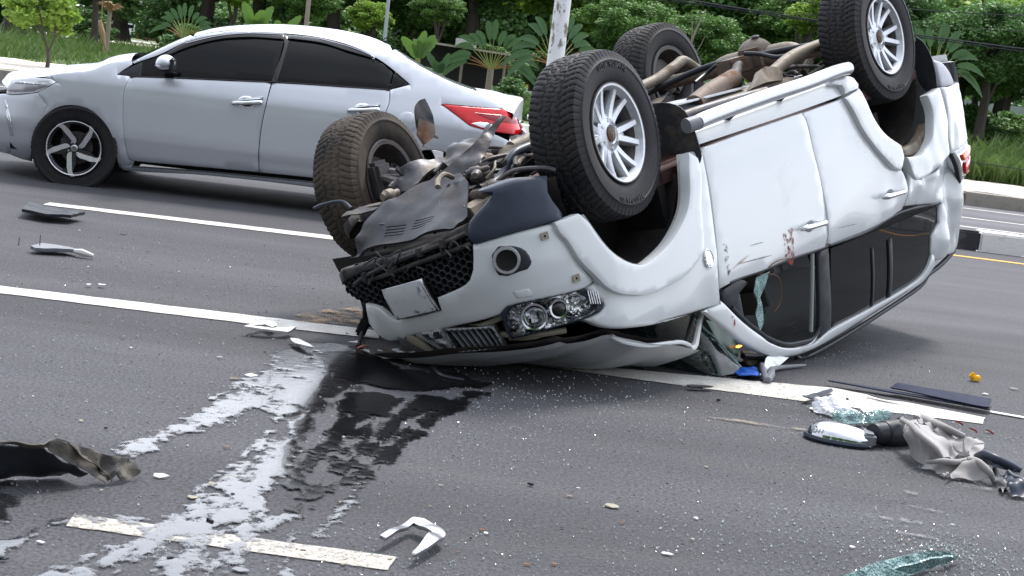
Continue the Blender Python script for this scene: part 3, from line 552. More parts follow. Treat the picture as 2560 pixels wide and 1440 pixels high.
SHARDS=[(-2.516,10.074,0.051,'k'),(-1.656,10.365,0.013,'k'),(-2.024,7.199,0.015,'k'),(-1.482,7.064,0.015,'g'),(-1.403,7.011,0.013,'k'),(-1.67,6.838,0.028,'k'),(-1.055,6.938,0.021,'k'),(-1.515,6.391,0.013,'k'),(-1.022,6.457,0.042,'k'),(-1.579,8.185,0.019,'k'),(-0.772,7.621,0.023,'k'),(-1.586,6.656,0.017,'w'),(-2.774,9.991,0.018,'w'),(-2.12,9.079,0.023,'g'),(-2.575,8.035,0.021,'g'),(-1.879,8.851,0.016,'w'),(-1.209,6.683,0.034,'g'),(-1.078,6.309,0.046,'b'),(-1.022,6.407,0.053,'m'),(-1.082,5.906,0.012,'b'),(-0.717,5.837,0.033,'c'),(-0.896,5.247,0.036,'b'),(-1.326,5.3,0.018,'k'),(-1.425,5.355,0.024,'c'),(-1.446,5.137,0.015,'c'),(-1.167,5.163,0.03,'c'),(-1.017,4.806,0.063,'w'),(-1.066,4.823,0.01,'k'),(-0.851,4.795,0.038,'c'),(-0.987,4.606,0.013,'k'),(-0.879,4.634,0.049,'c'),(-1.395,4.538,0.017,'c'),(-1.143,4.589,0.017,'c'),(-0.688,4.964,0.018,'k'),(-0.798,4.796,0.018,'k'),(-0.767,4.718,0.022,'k'),(-0.81,4.91,0.023,'c'),(-0.538,5.59,0.023,'w'),(-0.786,4.423,0.03,'k'),(-0.733,4.319,0.016,'b'),(-0.814,4.069,0.022,'k'),(-1.162,4.066,0.035,'w'),(-1.203,3.9,0.027,'k'),(-0.531,4.565,0.014,'k'),(-0.487,4.272,0.016,'r'),(-0.507,4.273,0.007,'k'),(-0.244,4.289,0.023,'c'),(-0.365,4.196,0.02,'c'),(-0.446,4.775,0.015,'c'),(-0.061,4.427,0.016,'r'),(0.002,4.67,0.025,'r'),(0.015,4.645,0.024,'w'),(-0.027,4.576,0.014,'k'),(-0.151,5.112,0.019,'c'),(-0.17,4.854,0.018,'b'),(-0.111,4.571,0.012,'b'),(-0.621,4.044,0.065,'g'),(0.81,5.832,0.026,'c'),(0.421,5.119,0.064,'c'),(0.569,4.667,0.052,'w'),(1.002,7.111,0.029,'k'),(0.692,6.06,0.014,'k'),(0.173,5.441,0.011,'k'),(0.149,5.258,0.027,'k'),(0.311,5.296,0.019,'w'),(0.445,4.941,0.018,'r'),(0.249,4.807,0.018,'k'),(0.388,6.062,0.013,'r'),(0.7,5.102,0.027,'w'),(0.664,4.855,0.023,'c'),(1.413,5.139,0.016,'r'),(1.678,7.54,0.023,'k'),(2.523,8.176,0.046,'w'),(2.208,7.987,0.037,'g'),(2.752,8.432,0.056,'k'),(2.255,7.165,0.044,'k'),(1.158,6.871,0.014,'k'),(1.199,4.992,0.029,'w'),(0.281,5.177,0.027,'b'),(1.395,5.194,0.014,'r'),(1.642,5.439,0.017,'w'),(0.14,4.397,0.028,'r'),(0.221,4.429,0.023,'r'),(1.037,5.358,0.017,'c'),(0.712,4.95,0.01,'g')]
DEB={'trim1':[(-3.231,10.245),(-3.309,10.629),(-3.152,10.586),(-2.887,10.493),(-2.906,10.24),(-3.04,10.165)],'trim2':[(-2.738,8.889),(-2.717,9.046),(-2.583,9.05),(-2.473,8.965),(-2.555,8.914),(-2.692,8.838)],'vee':[(-1.216,7.258),(-1.141,7.49),(-1.114,7.53),(-1.087,7.411),(-1.096,7.346),(-1.141,7.41),(-1.182,7.302),(-1.069,7.346),(-1.022,7.427),(-0.993,7.409),(-1.018,7.315),(-1.128,7.265)],'shardw':[(-0.989,7.215),(-0.951,7.224),(-0.887,7.106),(-0.854,7.052),(-0.879,7.048),(-0.953,7.113)],'shardw2':[(-0.735,7.339),(-0.69,7.389),(-0.682,7.32)],'chip1':[(-2.168,8.012),(-2.145,8.033),(-2.142,7.999),(-2.154,7.989)],'chip2':[(-2.118,8.056),(-2.083,8.072),(-2.078,8.041),(-2.107,8.03)],'tray':[(-1.6,4.923),(-1.575,4.963),(-1.467,5.033),(-1.439,5.104),(-1.324,5.04),(-1.217,4.988),(-1.162,4.976),(-1.108,4.889),(-1.122,4.725),(-1.147,4.682),(-1.236,4.777),(-1.335,4.877),(-1.434,4.93),(-1.537,4.851),(-1.562,4.813)],'ushape':[(-0.286,4.373),(-0.231,4.531),(-0.205,4.586),(-0.174,4.575),(-0.116,4.51),(-0.104,4.457),(-0.173,4.255),(-0.185,4.268),(-0.152,4.428),(-0.144,4.479),(-0.202,4.543),(-0.268,4.361)],'mircap':[(1.314,6.456),(1.376,6.595),(1.488,6.691),(1.612,6.702),(1.465,6.348),(1.377,6.32)],'sleeve':[(1.589,6.547),(1.781,6.682)],'bag':[(1.451,6.916),(1.636,7.039),(1.567,7.354)],'paper':[(1.649,7.147),(1.692,7.318),(1.706,7.199),(1.731,7.277),(1.731,7.119),(1.667,7.056)],'paper2':[(1.488,6.821),(1.531,6.844),(1.521,6.794),(1.481,6.779)],'gslab':[(1.469,6.868),(1.766,7.051)],'strip1':[(1.638,7.882),(1.958,7.837),(2.415,7.7),(2.394,7.644),(1.637,7.852)],'strip2':[(1.945,7.844),(1.99,7.89),(2.433,7.765),(2.388,7.641),(2.312,7.651)],'strip3':[(1.769,7.7),(1.866,7.641),(1.978,7.593),(1.858,7.605)],'strip4':[(1.416,7.332),(1.516,7.503),(1.613,7.663),(1.621,7.64),(1.551,7.478),(1.471,7.351),(1.426,7.307)],'strip5':[(0.868,7.305),(0.899,7.333),(1.003,7.369),(0.984,7.33),(0.885,7.279)],'yellow':[(2.574,8.557)],'blue':[(1.151,7.768),(1.209,7.907),(1.28,7.942),(1.283,7.816),(1.259,7.717),(1.165,7.717)],'roll':[(1.1,4.672),(1.224,4.857),(1.47,5.081),(1.542,5.078),(1.566,5.056),(1.511,4.982),(1.309,4.753)],'gasket':[(1.3,7.903),(1.302,7.704),(1.311,7.833),(1.396,8.068),(1.596,8.307)],'cloth':[(1.936,7.266),(1.911,6.786),(1.999,6.653),(2.156,6.877),(2.088,6.664),(1.99,6.193),(1.797,6.162),(1.739,6.29),(1.746,6.456),(1.84,6.897)],'dark':[(2.058,6.648),(2.177,6.674),(2.202,6.485),(2.16,6.306),(2.066,5.995),(1.996,6.048),(2.031,6.369)],'vis':[(2.466,8.757),(2.533,8.888)],'f1':[(1.954,7.238),(1.991,7.111),(2.046,6.997),(2.076,6.875),(2.151,6.881)],'f2':[(1.9,7.19),(1.913,6.961),(1.935,6.768),(1.974,6.642)],'f3':[(1.851,7.163),(1.847,6.996),(1.847,6.857),(1.816,6.641),(1.749,6.33)],'f4':[(1.776,6.313),(1.81,6.243),(1.923,6.445),(2.018,6.585)],'f5':[(1.794,6.179),(1.891,6.183),(1.963,6.176),(2.02,6.12)],'f6':[(1.992,6.619),(2.049,6.728),(2.112,6.844),(2.161,6.903)],'f7':[(2.008,6.534),(2.029,6.498),(2.03,6.35),(2.017,6.174)],'d1':[(2.064,6.624),(2.112,6.57),(2.138,6.462),(2.176,6.421)],'d2':[(2.08,6.418),(2.072,6.298),(2.1,6.241),(2.136,6.188)],'d3':[(2.024,6.261),(2.003,6.113),(2.009,6.022),(2.075,6.013)],'sk':[(1.861,7.187),(1.91,7.214),(1.923,7.002),(1.959,6.814),(1.992,6.635),(2.033,6.624),(1.972,6.485),(1.853,6.264),(1.794,6.179),(1.751,6.215),(1.725,6.274),(1.745,6.448),(1.829,6.813)],'sk2':[(1.787,6.393),(1.802,6.211),(2.023,6.588),(2.034,6.501),(1.996,6.164),(1.946,6.181),(1.794,6.165)],'sk3':[(1.97,7.285),(2.04,7.137),(2.098,6.99),(2.167,6.923),(2.098,6.819),(2.011,6.661),(1.972,6.787),(1.947,7.015)],'dk':[(2.06,6.654),(2.132,6.643),(2.192,6.473),(2.177,6.349),(2.079,6.002),(2.017,5.986),(2.003,6.085),(2.043,6.356),(2.052,6.525)],'conn':[(-0.74,8.149),(-0.695,7.594),(-0.649,7.276)],'tubeloop':[(-0.326,7.33),(-0.314,7.073),(-0.256,6.861),(-0.158,6.827)]}
b_polew=[(0.331,27.0,2.543),(0.291,27.0,1.604),(0.28,27.0,1.266)]
b_pole1=[(-3.072,31.0,2.279),(-3.059,31.0,1.475)]
b_pole2=[(-4.612,31.0,2.088),(-4.601,31.0,1.537)]
b_sap=[(-8.742,28.5,0.235),(-8.895,28.5,0.962)]
b_trav=[(-1.06,36.0,0.492),(-1.112,36.0,1.133)]
b_ban1=[(-2.56,34.0,1.114),(-2.673,34.0,1.86)]
b_ban2=[(-6.434,36.0,1.347),(-6.497,36.0,1.963)]
b_palm1=[(-7.578,34.0,0.954),(-7.597,34.0,1.331)]
b_drypalm=[(-10.256,38.0,0.533),(-10.341,38.0,1.278)]
b_hang=[(-10.212,37.0,1.539),(-10.052,37.0,0.456)]
b_trunk=[(-15.916,48.0,0.226),(-15.932,48.0,0.881)]
b_car1=[(-15.677,52.0,0.23)]
b_car2=[(-15.673,54.0,0.26)]
b_car3=[(-15.739,60.0,0.338)]
b_crate=[(-15.204,62.0,0.341)]
b_person=[(-10.348,42.0,0.299)]
b_shed=[(-3.084,42.0,1.446),(-1.459,42.0,1.544)]
b_box=[(-2.203,41.0,1.587),(-1.695,41.0,1.65)]
b_moto=[(-1.439,40.0,0.705)]
b_people=[(-0.44,46.0,0.346),(-0.315,46.0,0.361)]
b_yel=[(-0.216,50.0,0.472)]
b_dead=[(3.454,40.0,1.766),(3.866,40.0,3.104)]
b_w1=[(1.583,24.0,2.556),(4.231,24.0,2.483)]
b_w2=[(5.429,24.0,2.49),(7.349,24.0,2.481)]
b_w3=[(5.371,24.0,2.849),(7.263,24.0,2.978)]
b_w4=[(6.318,24.0,0.734),(7.656,24.0,0.709)]
b_w5=[(5.405,24.0,2.641),(7.303,24.0,2.747)]
b_trav2=[(0.222,32.0,1.779),(-0.302,32.0,2.426)]
b_rpalm=[(8.305,34.0,2.554),(8.073,34.0,3.197)]
b_tr2=[(16.999,60.0,0.641),(17.009,60.0,2.367)]
b_bare=[(-1.478,45.0,2.699)]
b_yel2=[(23.191,85.0,0.519)]
t_lip=[(-1.45,4.458,0.15),(-1.422,4.48,0.15),(-1.314,4.51,0.15),(-1.292,4.572,0.15),(-1.306,4.566,0.13),(-1.32,4.542,0.13),(-1.421,4.478,0.14),(-1.448,4.454,0.14)]
t_band=[(-1.32,4.542,0.13),(-1.296,4.527,0.15),(-1.289,4.573,0.15),(-1.255,4.593,0.13),(-1.219,4.649,0.08),(-1.178,4.691,0.04),(-1.146,4.685,0.012),(-1.15,4.645,0.01),(-1.198,4.633,0.04),(-1.255,4.588,0.08),(-1.298,4.564,0.11)]
t_crum=[(-1.289,4.573,0.15),(-1.247,4.609,0.13),(-1.208,4.647,0.11),(-1.148,4.705,0.08),(-1.115,4.774,0.06),(-1.079,4.763,0.04),(-1.081,4.783,0.012),(-1.091,4.733,0.01),(-1.113,4.69,0.01),(-1.131,4.68,0.03),(-1.137,4.664,0.01),(-1.147,4.674,0.02),(-1.169,4.657,0.05),(-1.21,4.615,0.09),(-1.255,4.593,0.13)]
t_in=[(-1.448,4.454,0.14),(-1.421,4.478,0.14),(-1.32,4.542,0.13),(-1.298,4.564,0.11),(-1.255,4.588,0.08),(-1.198,4.633,0.04),(-1.295,4.679,0.012),(-1.371,4.631,0.012),(-1.474,4.558,0.012)]
q_c1=[(1.714,6.624,0.12),(1.723,6.45,0.13),(1.718,6.318,0.13),(1.765,6.247,0.1),(1.8,6.242,0.06),(1.79,6.278,0.04),(1.754,6.276,0.03),(1.721,6.248,0.01),(1.735,6.404,0.01),(1.752,6.527,0.06),(1.696,6.463,0.1)]
q_c2=[(1.732,6.556,0.13),(1.768,6.611,0.13),(1.798,6.483,0.12),(1.867,6.433,0.09),(1.946,6.486,0.04),(1.926,6.476,0.03),(1.888,6.411,0.02),(1.8,6.242,0.06),(1.765,6.247,0.1),(1.718,6.318,0.13)]
q_c3=[(1.846,6.888,0.08),(1.884,6.928,0.08),(1.908,6.678,0.1),(1.991,6.638,0.08),(1.998,6.665,0.05),(1.971,6.562,0.02),(1.915,6.597,0.05),(1.866,6.731,0.07)]
q_c4=[(1.991,6.654,0.06),(2.005,6.653,0.07),(2.066,6.71,0.06),(2.092,6.678,0.05),(2.039,6.645,0.04),(2.001,6.569,0.03),(1.987,6.578,0.01)]
q_c5=[(2.001,6.569,0.03),(2.025,6.597,0.05),(2.091,6.672,0.05),(2.07,6.613,0.04),(2.022,6.541,0.02),(1.985,6.491,0.02)]
q_c6=[(1.754,6.276,0.03),(1.788,6.192,0.06),(1.851,6.209,0.06),(1.957,6.375,0.05),(1.861,6.227,0.03),(1.786,6.137,0.01),(1.772,6.216,0.01),(1.719,6.24,0.01)]
q_c7=[(1.769,6.069,0.03),(1.847,6.182,0.04),(1.911,6.259,0.07),(1.925,6.169,0.08),(1.963,6.13,0.05),(1.991,6.152,0.01),(1.911,6.128,0.01),(1.84,6.136,0.01)]
q_c8=[(1.742,6.955,0.03),(1.754,6.93,0.05),(1.758,6.814,0.09),(1.77,6.787,0.04),(1.737,6.825,0.01),(1.727,6.889,0.01)]
q_k1=[(1.97,6.373,0.06),(1.965,6.243,0.1),(1.992,6.183,0.1),(2.06,6.178,0.08),(2.093,6.161,0.07),(2.11,6.21,0.04),(2.028,6.115,0.07),(1.984,6.164,0.07),(1.981,6.327,0.05)]
q_k2=[(1.996,6.373,0.04),(1.999,6.209,0.06),(2.058,6.205,0.05),(2.043,6.21,0.02),(2.058,6.157,0.01),(1.975,5.97,0.01),(1.995,6.173,0.02),(2.011,6.3,0.03)]
q_k3=[(2.028,6.115,0.07),(2.04,6.074,0.06),(2.062,6.017,0.06),(2.08,5.97,0.02),(2.061,5.951,0.012),(2.003,5.944,0.01),(2.0,6.025,0.02),(2.0,5.983,0.05),(2.017,6.1,0.05)]
q_r1=[(1.085,4.606,0.02),(1.159,4.64,0.05),(1.265,4.739,0.06),(1.408,4.868,0.06),(1.491,4.913,0.05),(1.544,4.986,0.02),(1.493,4.944,0.01),(1.325,4.748,0.01),(1.225,4.662,0.01),(1.122,4.604,0.01)]
q_r2=[(1.25,4.666,0.05),(1.378,4.733,0.08),(1.471,4.822,0.07),(1.463,4.83,0.05),(1.327,4.718,0.03)]
w_glass=[(1.316,-0.5,1.252),(1.087,-0.6,1.274),(0.916,-0.68,1.289),(0.841,-0.68,1.379),(0.739,-0.68,1.482),(0.651,-0.69,1.605),(0.623,-0.739,1.702),(0.829,-0.715,1.644),(0.92,-0.553,1.573),(0.993,-0.377,1.503),(1.174,-0.276,1.429)]
w_edge=[(0.916,-0.68,1.289),(0.841,-0.68,1.379),(0.739,-0.68,1.482),(0.651,-0.69,1.605),(0.623,-0.739,1.702)]
w_green=[(0.647,-0.58,1.397),(0.522,-0.58,1.46),(0.389,-0.58,1.626),(0.437,-0.58,1.659),(0.564,-0.58,1.555)]
w_amber=[(0.431,-0.6,1.606)]
w_cream=[(0.434,-0.6,1.631),(0.259,-0.6,1.686),(0.32,-0.6,1.726),(0.405,-0.6,1.736)]
w_dark=[(1.336,-0.36,1.252),(1.107,-0.46,1.274),(0.8,-0.54,1.28),(0.5,-0.5,1.62),(0.42,-0.5,1.7),(0.623,-0.619,1.682),(0.829,-0.595,1.624),(0.92,-0.433,1.553),(0.993,-0.257,1.483),(1.174,-0.156,1.409)]
def asphalt(name='asphalt',k=.60):
    m=M_(name,(.07,.07,.075),.8)
    f=m.noise(.35,5,.6); g=m.noise(72,6,.72); h=m.noise(150,3,.7)
    st=m.noise(1.3,6,.6,(.35,1.8,1))
    c=m.mixc(m.ramp(g,.34,.66),tuple(v*k for v in (.030,.030,.036)),tuple(v*k for v in (.200,.204,.228)))
    c=m.mixc(m.mixc(.5,(0,0,0),m.ramp(f,.35,.7)),c,(.085*k,.082*k,.086*k))
    c=m.mixc(m.mixc(.75,(0,0,0),m.ramp(h,.64,.70)),c,(.55*k,.55*k,.56*k)); c=m.mixc(m.mixc(.4,(0,0,0),m.ramp(st,.52,.8)),c,(.135*k,.13*k,.125*k))
    lf=m.noise(.9,5,.6,(.14,1.3,1)); c=m.mixc(1.0,c,m.ramp(lf,.32,.68,(.72,.72,.73),(1.17,1.17,1.18)),'MULTIPLY')
    m.base(c); b=m.bump(g,.7,.009); m.bump(h,.5,.004,b); m.rough(g,.60,.92); m.b.inputs['Specular IOR Level'].default_value=.14; return m.m
MT['asphalt']=asphalt()
def struct(o): o['kind']='structure'; return o
def flat(name,P,z,mat,kind='structure'):
    o=mesh_obj(name,[(a,b,z) for a,b in P],[tuple(range(len(P)))],mat,smooth=0); 
    if kind: o['kind']=kind
    return o
GZ=.21
flat('road',[(-70,-8),(70,-8),(70,17.0),(-70,17.0)],0,'asphalt')
flat('far_road',[(-120,17.3),(140,17.3),(140,25.45),(-120,25.45)],.0,asphalt('worn_asphalt',.85))
def roadpaint():
    m=M_('road_paint',(.78,.78,.76),.6); f=m.noise(6,6,.65); g=m.noise(55,5,.75); e=m.noise(130,3)
    k=m.ramp(g,.56,.66); k2=m.mixc(m.ramp(f,.45,.75),k,m.ramp(e,.50,.70))
    m.base(m.mixc(m.ramp(f,.3,.75),(.53,.53,.51),(.37,.35,.31))); iv=m.n('Invert'); m.l(m.mixc(.7,(0,0,0),k2),iv.inputs['Color']); m.l(iv.outputs[0],m.b.inputs['Alpha']); m.bump(g,.3,.004); return m.m
MT['roadpaint']=roadpaint()
def worn():
    m=M_('worn_road_paint',(.6,.58,.54),.7); f=m.noise(5,6,.65); g=m.noise(38,6,.75); e=m.noise(110,3)
    k=m.mixc(m.ramp(f,.35,.7),m.ramp(g,.50,.58),m.ramp(e,.50,.60))
    m.base(m.mixc(m.ramp(f,.3,.7),(.42,.40,.37),(.31,.285,.25))); iv=m.n('Invert'); m.l(m.mixc(.62,(0,0,0),k),iv.inputs['Color']); m.l(iv.outputs[0],m.b.inputs['Alpha']); m.bump(g,.2,.003); return m.m
MT['worn']=worn()
def striped(P,z,mat,name='lane_line'):
    """painted line with slightly ragged edges"""
    Q=poly_smooth(P,.05,corner=20); Q=[(a+.006*noise.noise(Vector((a*9,b*30,0)))*1.0,b+.010*noise.noise(Vector((a*11,b*5,4)))) for a,b in Q]
    V,F,Dd=triangulate(Q,[],.6,0,step=.05)
    o=mesh_obj(name,[(v[0],v[1],z) for v in V],[tuple(int(i) for i in f) for f in F],mat,smooth=0); o['kind']='structure'; return o
striped(g_l1,.004,'roadpaint'); striped(g_l2,.004,'roadpaint'); striped(g_l3,.004,'roadpaint'); striped(g_l4,.004,'worn')
flat('lane_line',[(-14,16.05),(14,16.05),(14,16.17),(-14,16.17)],.004,simple('yellow_paint',(.62,.30,.03),.6,nz=.2,nscale=30))
for yy in (20.4,22.2,24.4): flat('lane_line',[(-20,yy),(30,yy),(30,yy+.12),(-20,yy+.12)],.004,'roadpaint')
def stain(P,z,col,lo,hi,name,sc_=9,a=.8):
    m=M_(name+'_mat',col,.9); f=m.noise(sc_,7,.7); m.l(m.ramp(f,lo,hi,(0,0,0),(a,a,a)),m.b.inputs['Alpha']); 
    o=mesh_obj(name,[(x,y,z) for x,y in P],[tuple(range(len(P)))],m.m,smooth=0); o['kind']='structure'
stain([(x,y) for x,y in g_sand],.0075,(.30,.21,.13),.42,.60,'sand_stain',7,.8)
stain(g_dust,.0075,(.26,.23,.18),.42,.62,'dust_stain',9,.6)
stain(g_scr,.008,(.6,.6,.6),.2,.4,'scratch_mark',5,.9)
random.seed(31)
for i in range(8):
    xx=random.uniform(1.3,2.3); yy=random.uniform(5.2,7.1); l=random.uniform(.05,.2); h=random.uniform(.006,.03)
    stain([(xx,yy-h),(xx+l,yy-h*.5-.02),(xx+l*1.1,yy+h-.02),(xx+.02,yy+h)],.0085,(.30,.30,.31),.45,.65,'scratch_mark',20,.45)
# kerbs
def kerbmat(name,c1,c2):
    m=M_(name,c1,.8); f=m.noise(4,7,.7); g=m.noise(30,4); k=m.ramp(f,.50,.66); m.base(m.mixc(m.mixc(.7,(0,0,0),k),c1,c2)); m.bump(g,.4,.01); return m.m
MT['kerbw']=kerbmat('white_kerb',(.66,.66,.65),(.25,.24,.22)); MT['kerbk']=kerbmat('black_kerb',(.022,.022,.028),(.10,.10,.10)); MT['kerbg']=kerbmat('concrete_kerb',(.27,.25,.22),(.13,.12,.11))
med_=empty('median_kerb','black and white painted concrete median kerb with yellow line at its foot','kerb',(0,17,0))
x0=-14.08
while x0<16:
    b=B(); b.box((x0+.2475,.17,.10),(.495,.34,.22),bev=.02); col='kerbw' if math.floor((x0+.01-4.92)/.5)%8<4 else 'kerbk'
    b.ob('kerb_block',col,med_); x0+=.5
fk=empty('far_kerb','grey concrete kerb along the far pavement beyond the second carriageway','kerb',(0,25.45,0))
x0=-22
while x0<26:
    b=B(); b.box((x0+.495,.12,.095),(.985,.24,.23),bev=.02); b.ob('kerb_block','kerbg',fk); x0+=1.0
# pavement with diamond tiles where they can be told apart
flat('pavement',[(-60,25.69),(80,25.69),(80,30.5),(-60,30.5)],.17,simple('pavement_bed',(.20,.19,.17),.9))
MT['tile']=kerbmat('pavement_tile',(.56,.52,.46),(.40,.36,.31)); MT['tile2']=kerbmat('pavement_tile_warm',(.60,.54,.47),(.44,.38,.32))
pave=bpy.data.objects['pavement']
tm=[]
for mt in ('tile','tile2'):
    b=B(); b.box((0,0,0),(.68,.68,.05),Matrix.Rotation(math.pi/4,3,'Z'),bev=.012); o=b.ob('t',mt); me=o.data; bpy.data.objects.remove(o); tm.append(me)
cnt=0
for ix in range(-30,30):
    for iy in range(0,10):
        xx=ix*1.0+(.5 if iy%2 else 0); yy=26.2+iy*.5
        if yy>30.2: continue
        if not (xx< -7 or 6.2<xx<13): continue
        if xx<-12.5: continue
        o=bpy.data.objects.new('paving_tile',tm[(ix*7+iy*3)%2]); link(o,pave); o.location=(xx,yy,.185+random.uniform(-.004,.004)); cnt+=1
# ================================================================= overturned white SUV
SR=Matrix(((-0.5646009,-0.7429786,0.3594560),(-0.7925301,0.6096417,0.0152664),(-0.2304820,-0.2762603,-0.9330372)))
ST_=Vector((0.42043,8.78826,1.53527))
SUVM=Matrix.Translation(ST_)@SR.to_4x4()
suv_root=bpy.data.objects.new('overturned_suv',None); COL.objects.link(suv_root); suv_root.matrix_world=SUVM; suv_root.empty_display_size=.2
tag(suv_root,'white SUV lying upside down on its crushed roof with its wheels in the air','car')
upc=SR.transposed()@Vector((0,0,1))
def clampg(me):
    for v in me.vertices:
        z=(SR@v.co+ST_).z
        lim=.006+.012*abs(noise.noise(v.co*9))
        if z<lim: v.co+=upc*(lim-z)
HOOK=clampg
W='white'
U=suv_root
def dn(s,z):
    d=.004*noise.noise(Vector((s*2.2,z*2.2,3)))
    if s>4.9:   # crumpled rear quarter
        k=min(1,(s-4.9)/.5); v=noise.noise(Vector((s*4.5,z*4.5,1.3))); d+=k*.05*(abs(v)-.22); d-=k*.035*math.exp(-((s-5.9)**2+(z-1.25)**2)/.02)
        d+=k*.012*folds(s,z,3,3.0)
    if 4.1<s<5.3 and z>.8: d+=.008*math.sin((z*1.0+s*.6)*9)*min(1,(z-.8)/.3)
    return d
def dent2(s,z): return .005*noise.noise(Vector((s*3,z*3,8)))-.02*math.exp(-((s-3.0)**2+(z-1.26)**2)/.01)
panel('front_door',o_fdoor,suv,W,U,res=.07,rnd=.007,dent=lambda s,z:.004*noise.noise(Vector((s*2.2,z*2.2,3))))
panel('rear_door',o_rdoor,suv,W,U,res=.05,rnd=.007,dent=dn)
quarter=panel('rear_quarter_panel',o_quarter,suv,W,U,res=.024,rnd=.007,dent=dn)
fr=[p for p in o_frame]
panel('roof_side_frame',fr,suv,W,U,res=.05,rnd=.014,dent=lambda s,z:.006*noise.noise(Vector((s*5,z*5,8))))
panel('front_fender',o_fender,suv,W,U,res=.05,rnd=.014,dent=dent2,th=.03)
def archpts(r,cx=3.2,cz=.35): return
# fender upper band between the flare and the sill already in o_fender; rust lip inside the arch
def ribbon(name,pts,S,o0,o1,mat,parent,closed=False):
    P=[S(s,z,o0) for s,z in pts]+[S(s,z,o1) for s,z in pts]; n=len(pts)
    return mesh_obj(name,P,[(i,i+1,i+1+n,i+n) for i in range(n-1)],mat,parent)
ar_s=open_smooth(o_archF)
ribbon('arch_lip',[p for p in ar_s],suv,.004,-.07,'whitedirty',U)
panel('front_wheel_arch_flare',o_flareF,suv,W,U,res=.03,rnd=.006,lift=.030,th=.05,smooth=28)
fe=[(2.04,.60),(2.075,.69),(2.12,.785),(2.19,.88),(2.24,.94),(2.28,.97)]
# ---- front bumper
BH=[list(p) for p in [(a,b) for a,b in o_fog]]
panel('front_bumper',o_bumper,suv,'white',U,holes=[],res=.05,rnd=.012,th=.02,dent=lambda s,z:.004*noise.noise(Vector((s*6,z*6,2)))-(.03*abs(noise.noise(Vector((s*9,z*9,1)))) if s<1.15 else 0))
fog=panel('fog_lamp_surround',o_fog,suv,'blackpl',U,res=.04,rnd=.012,lift=.004)
def frame_at(s,z,off=0,S=suv):
    p=Vector(S(s,z,off)); n=(Vector(S(s,z,off+.1))-p).normalized(); t=(Vector(S(s+.05,z,off))-p).normalized(); b=n.cross(t).normalized()
    return p,t,b,n
p,t,b_,n_=frame_at(*o_fogring[0],.01)
Mf=Matrix((( t.x,n_.x,b_.x,p.x),(t.y,n_.y,b_.y,p.y),(t.z,n_.z,b_.z,p.z),(0,0,0,1)))
x=B(); x.lathe([(.046,-.02),(.044,.004),(.047,.009),(.056,.009),(.060,.003),(.060,-.01)],40,Mf); x.ob('fog_lamp_ring','satin',fog)
x=B(); x.lathe([(.0,-.004),(.030,-.002),(.0465,.006)],32,Mf); o=x.ob('fog_lamp_glass','black',fog)
panel('headlamp_washer_cover',o_washer,suv,'white',U,res=.03,rnd=.004,lift=.004,th=.006)
panel('bumper_corner_cladding',o_corner,suv,'bluepl',U,res=.05,rnd=.02,lift=.016,th=.10)
for q in ((1.99,.64),(2.10,.86)):
    p,t,bb,n=frame_at(q[0],q[1],.004); x=B(); M=Matrix(((t.x,n.x,bb.x,p.x),(t.y,n.y,bb.y,p.y),(t.z,n.z,bb.z,p.z),(0,0,0,1)))
    x.prism([(-.018,-.016),(.018,-.016),(.018,.016),(-.018,.016)],0,.004,M); x.ob('trim_clip','cream',U)
    x=B(); x.lathe([(0,.0062),(.005,.006),(.006,.0)],10,M); x.ob('clip_hole','black',U)
# ---- honeycomb lower grille
mesh_back=panel('lower_grille_back',o_mesh,suv,'black',U,res=.08,rnd=0,lift=-.07)
hb=B(); om=np.array(o_mesh); cell=.034
hx=[]
for i in range(60):
    for j in range(40):
        s=.8+i*cell*1.5/1.0*.58; z=.45+j*cell+ (cell/2 if i%2 else 0); hx.append((s,z))
ok=inside(np.array(hx),om)
for (s,z),k in zip(hx,ok):
    if not k: continue
    a=[(s+.0205*math.cos(q*math.pi/3),z+.0195*math.sin(q*math.pi/3)) for q in range(6)]; b2=[(s+.0165*math.cos(q*math.pi/3),z+.0155*math.sin(q*math.pi/3)) for q in range(6)]
    jt=.004*noise.noise(Vector((s*9,z*9,0)))
    V=[suv(*q,-.035+jt) for q in a]+[suv(*q,-.033+jt) for q in b2]+[suv(*q,-.06) for q in b2]
    hb.add(V,[(q,(q+1)%6,6+(q+1)%6,6+q) for q in range(6)]+[(6+q,6+(q+1)%6,12+(q+1)%6,12+q) for q in range(6)])
o=hb.ob('honeycomb_grille','blackpl',U,30); o['kind']='stuff'
pl=panel('license_plate',o_plate,suv,'satin',U,res=.05,rnd=.004,lift=.018,th=.012)
def platemat():
    m=M_('blurred_plate',(.6,.61,.63),.4); f=m.noise(28,3,.5); z=m.noise(9,2)
    k=m.mixc(m.ramp(f,.48,.60),(0,0,0),m.ramp(z,.50,.58)); m.base(m.mixc(k,(.52,.535,.555),(.07,.075,.12))); return m.m
MT['plate']=platemat()
pc=np.array(o_plate).mean(0); panel('plate_face',[tuple(pc+(np.array(q)-pc)*.93) for q in o_plate],suv,'plate',pl,res=.05,rnd=0,lift=.0195,th=.002)
x=B()
for off,ptss in ((-.012,o_bar1),(-.02,o_bar2)): x.tube([suv(s,z,off) for s,z in ptss],.011,8)
for s,z in o_bar1[1:5]: x.box(suv(s,z,-.012),(.03,.03,.04),bev=.004)
x.ob('grille_crossbar','dustypl',U)
panel('bumper_beam_strip',o_beam,suv,'dustypl',U,res=.05,rnd=.01,lift=-.02,th=.08,dent=lambda s,z:.012*noise.noise(Vector((s*14,z*20,0))))
x=B()
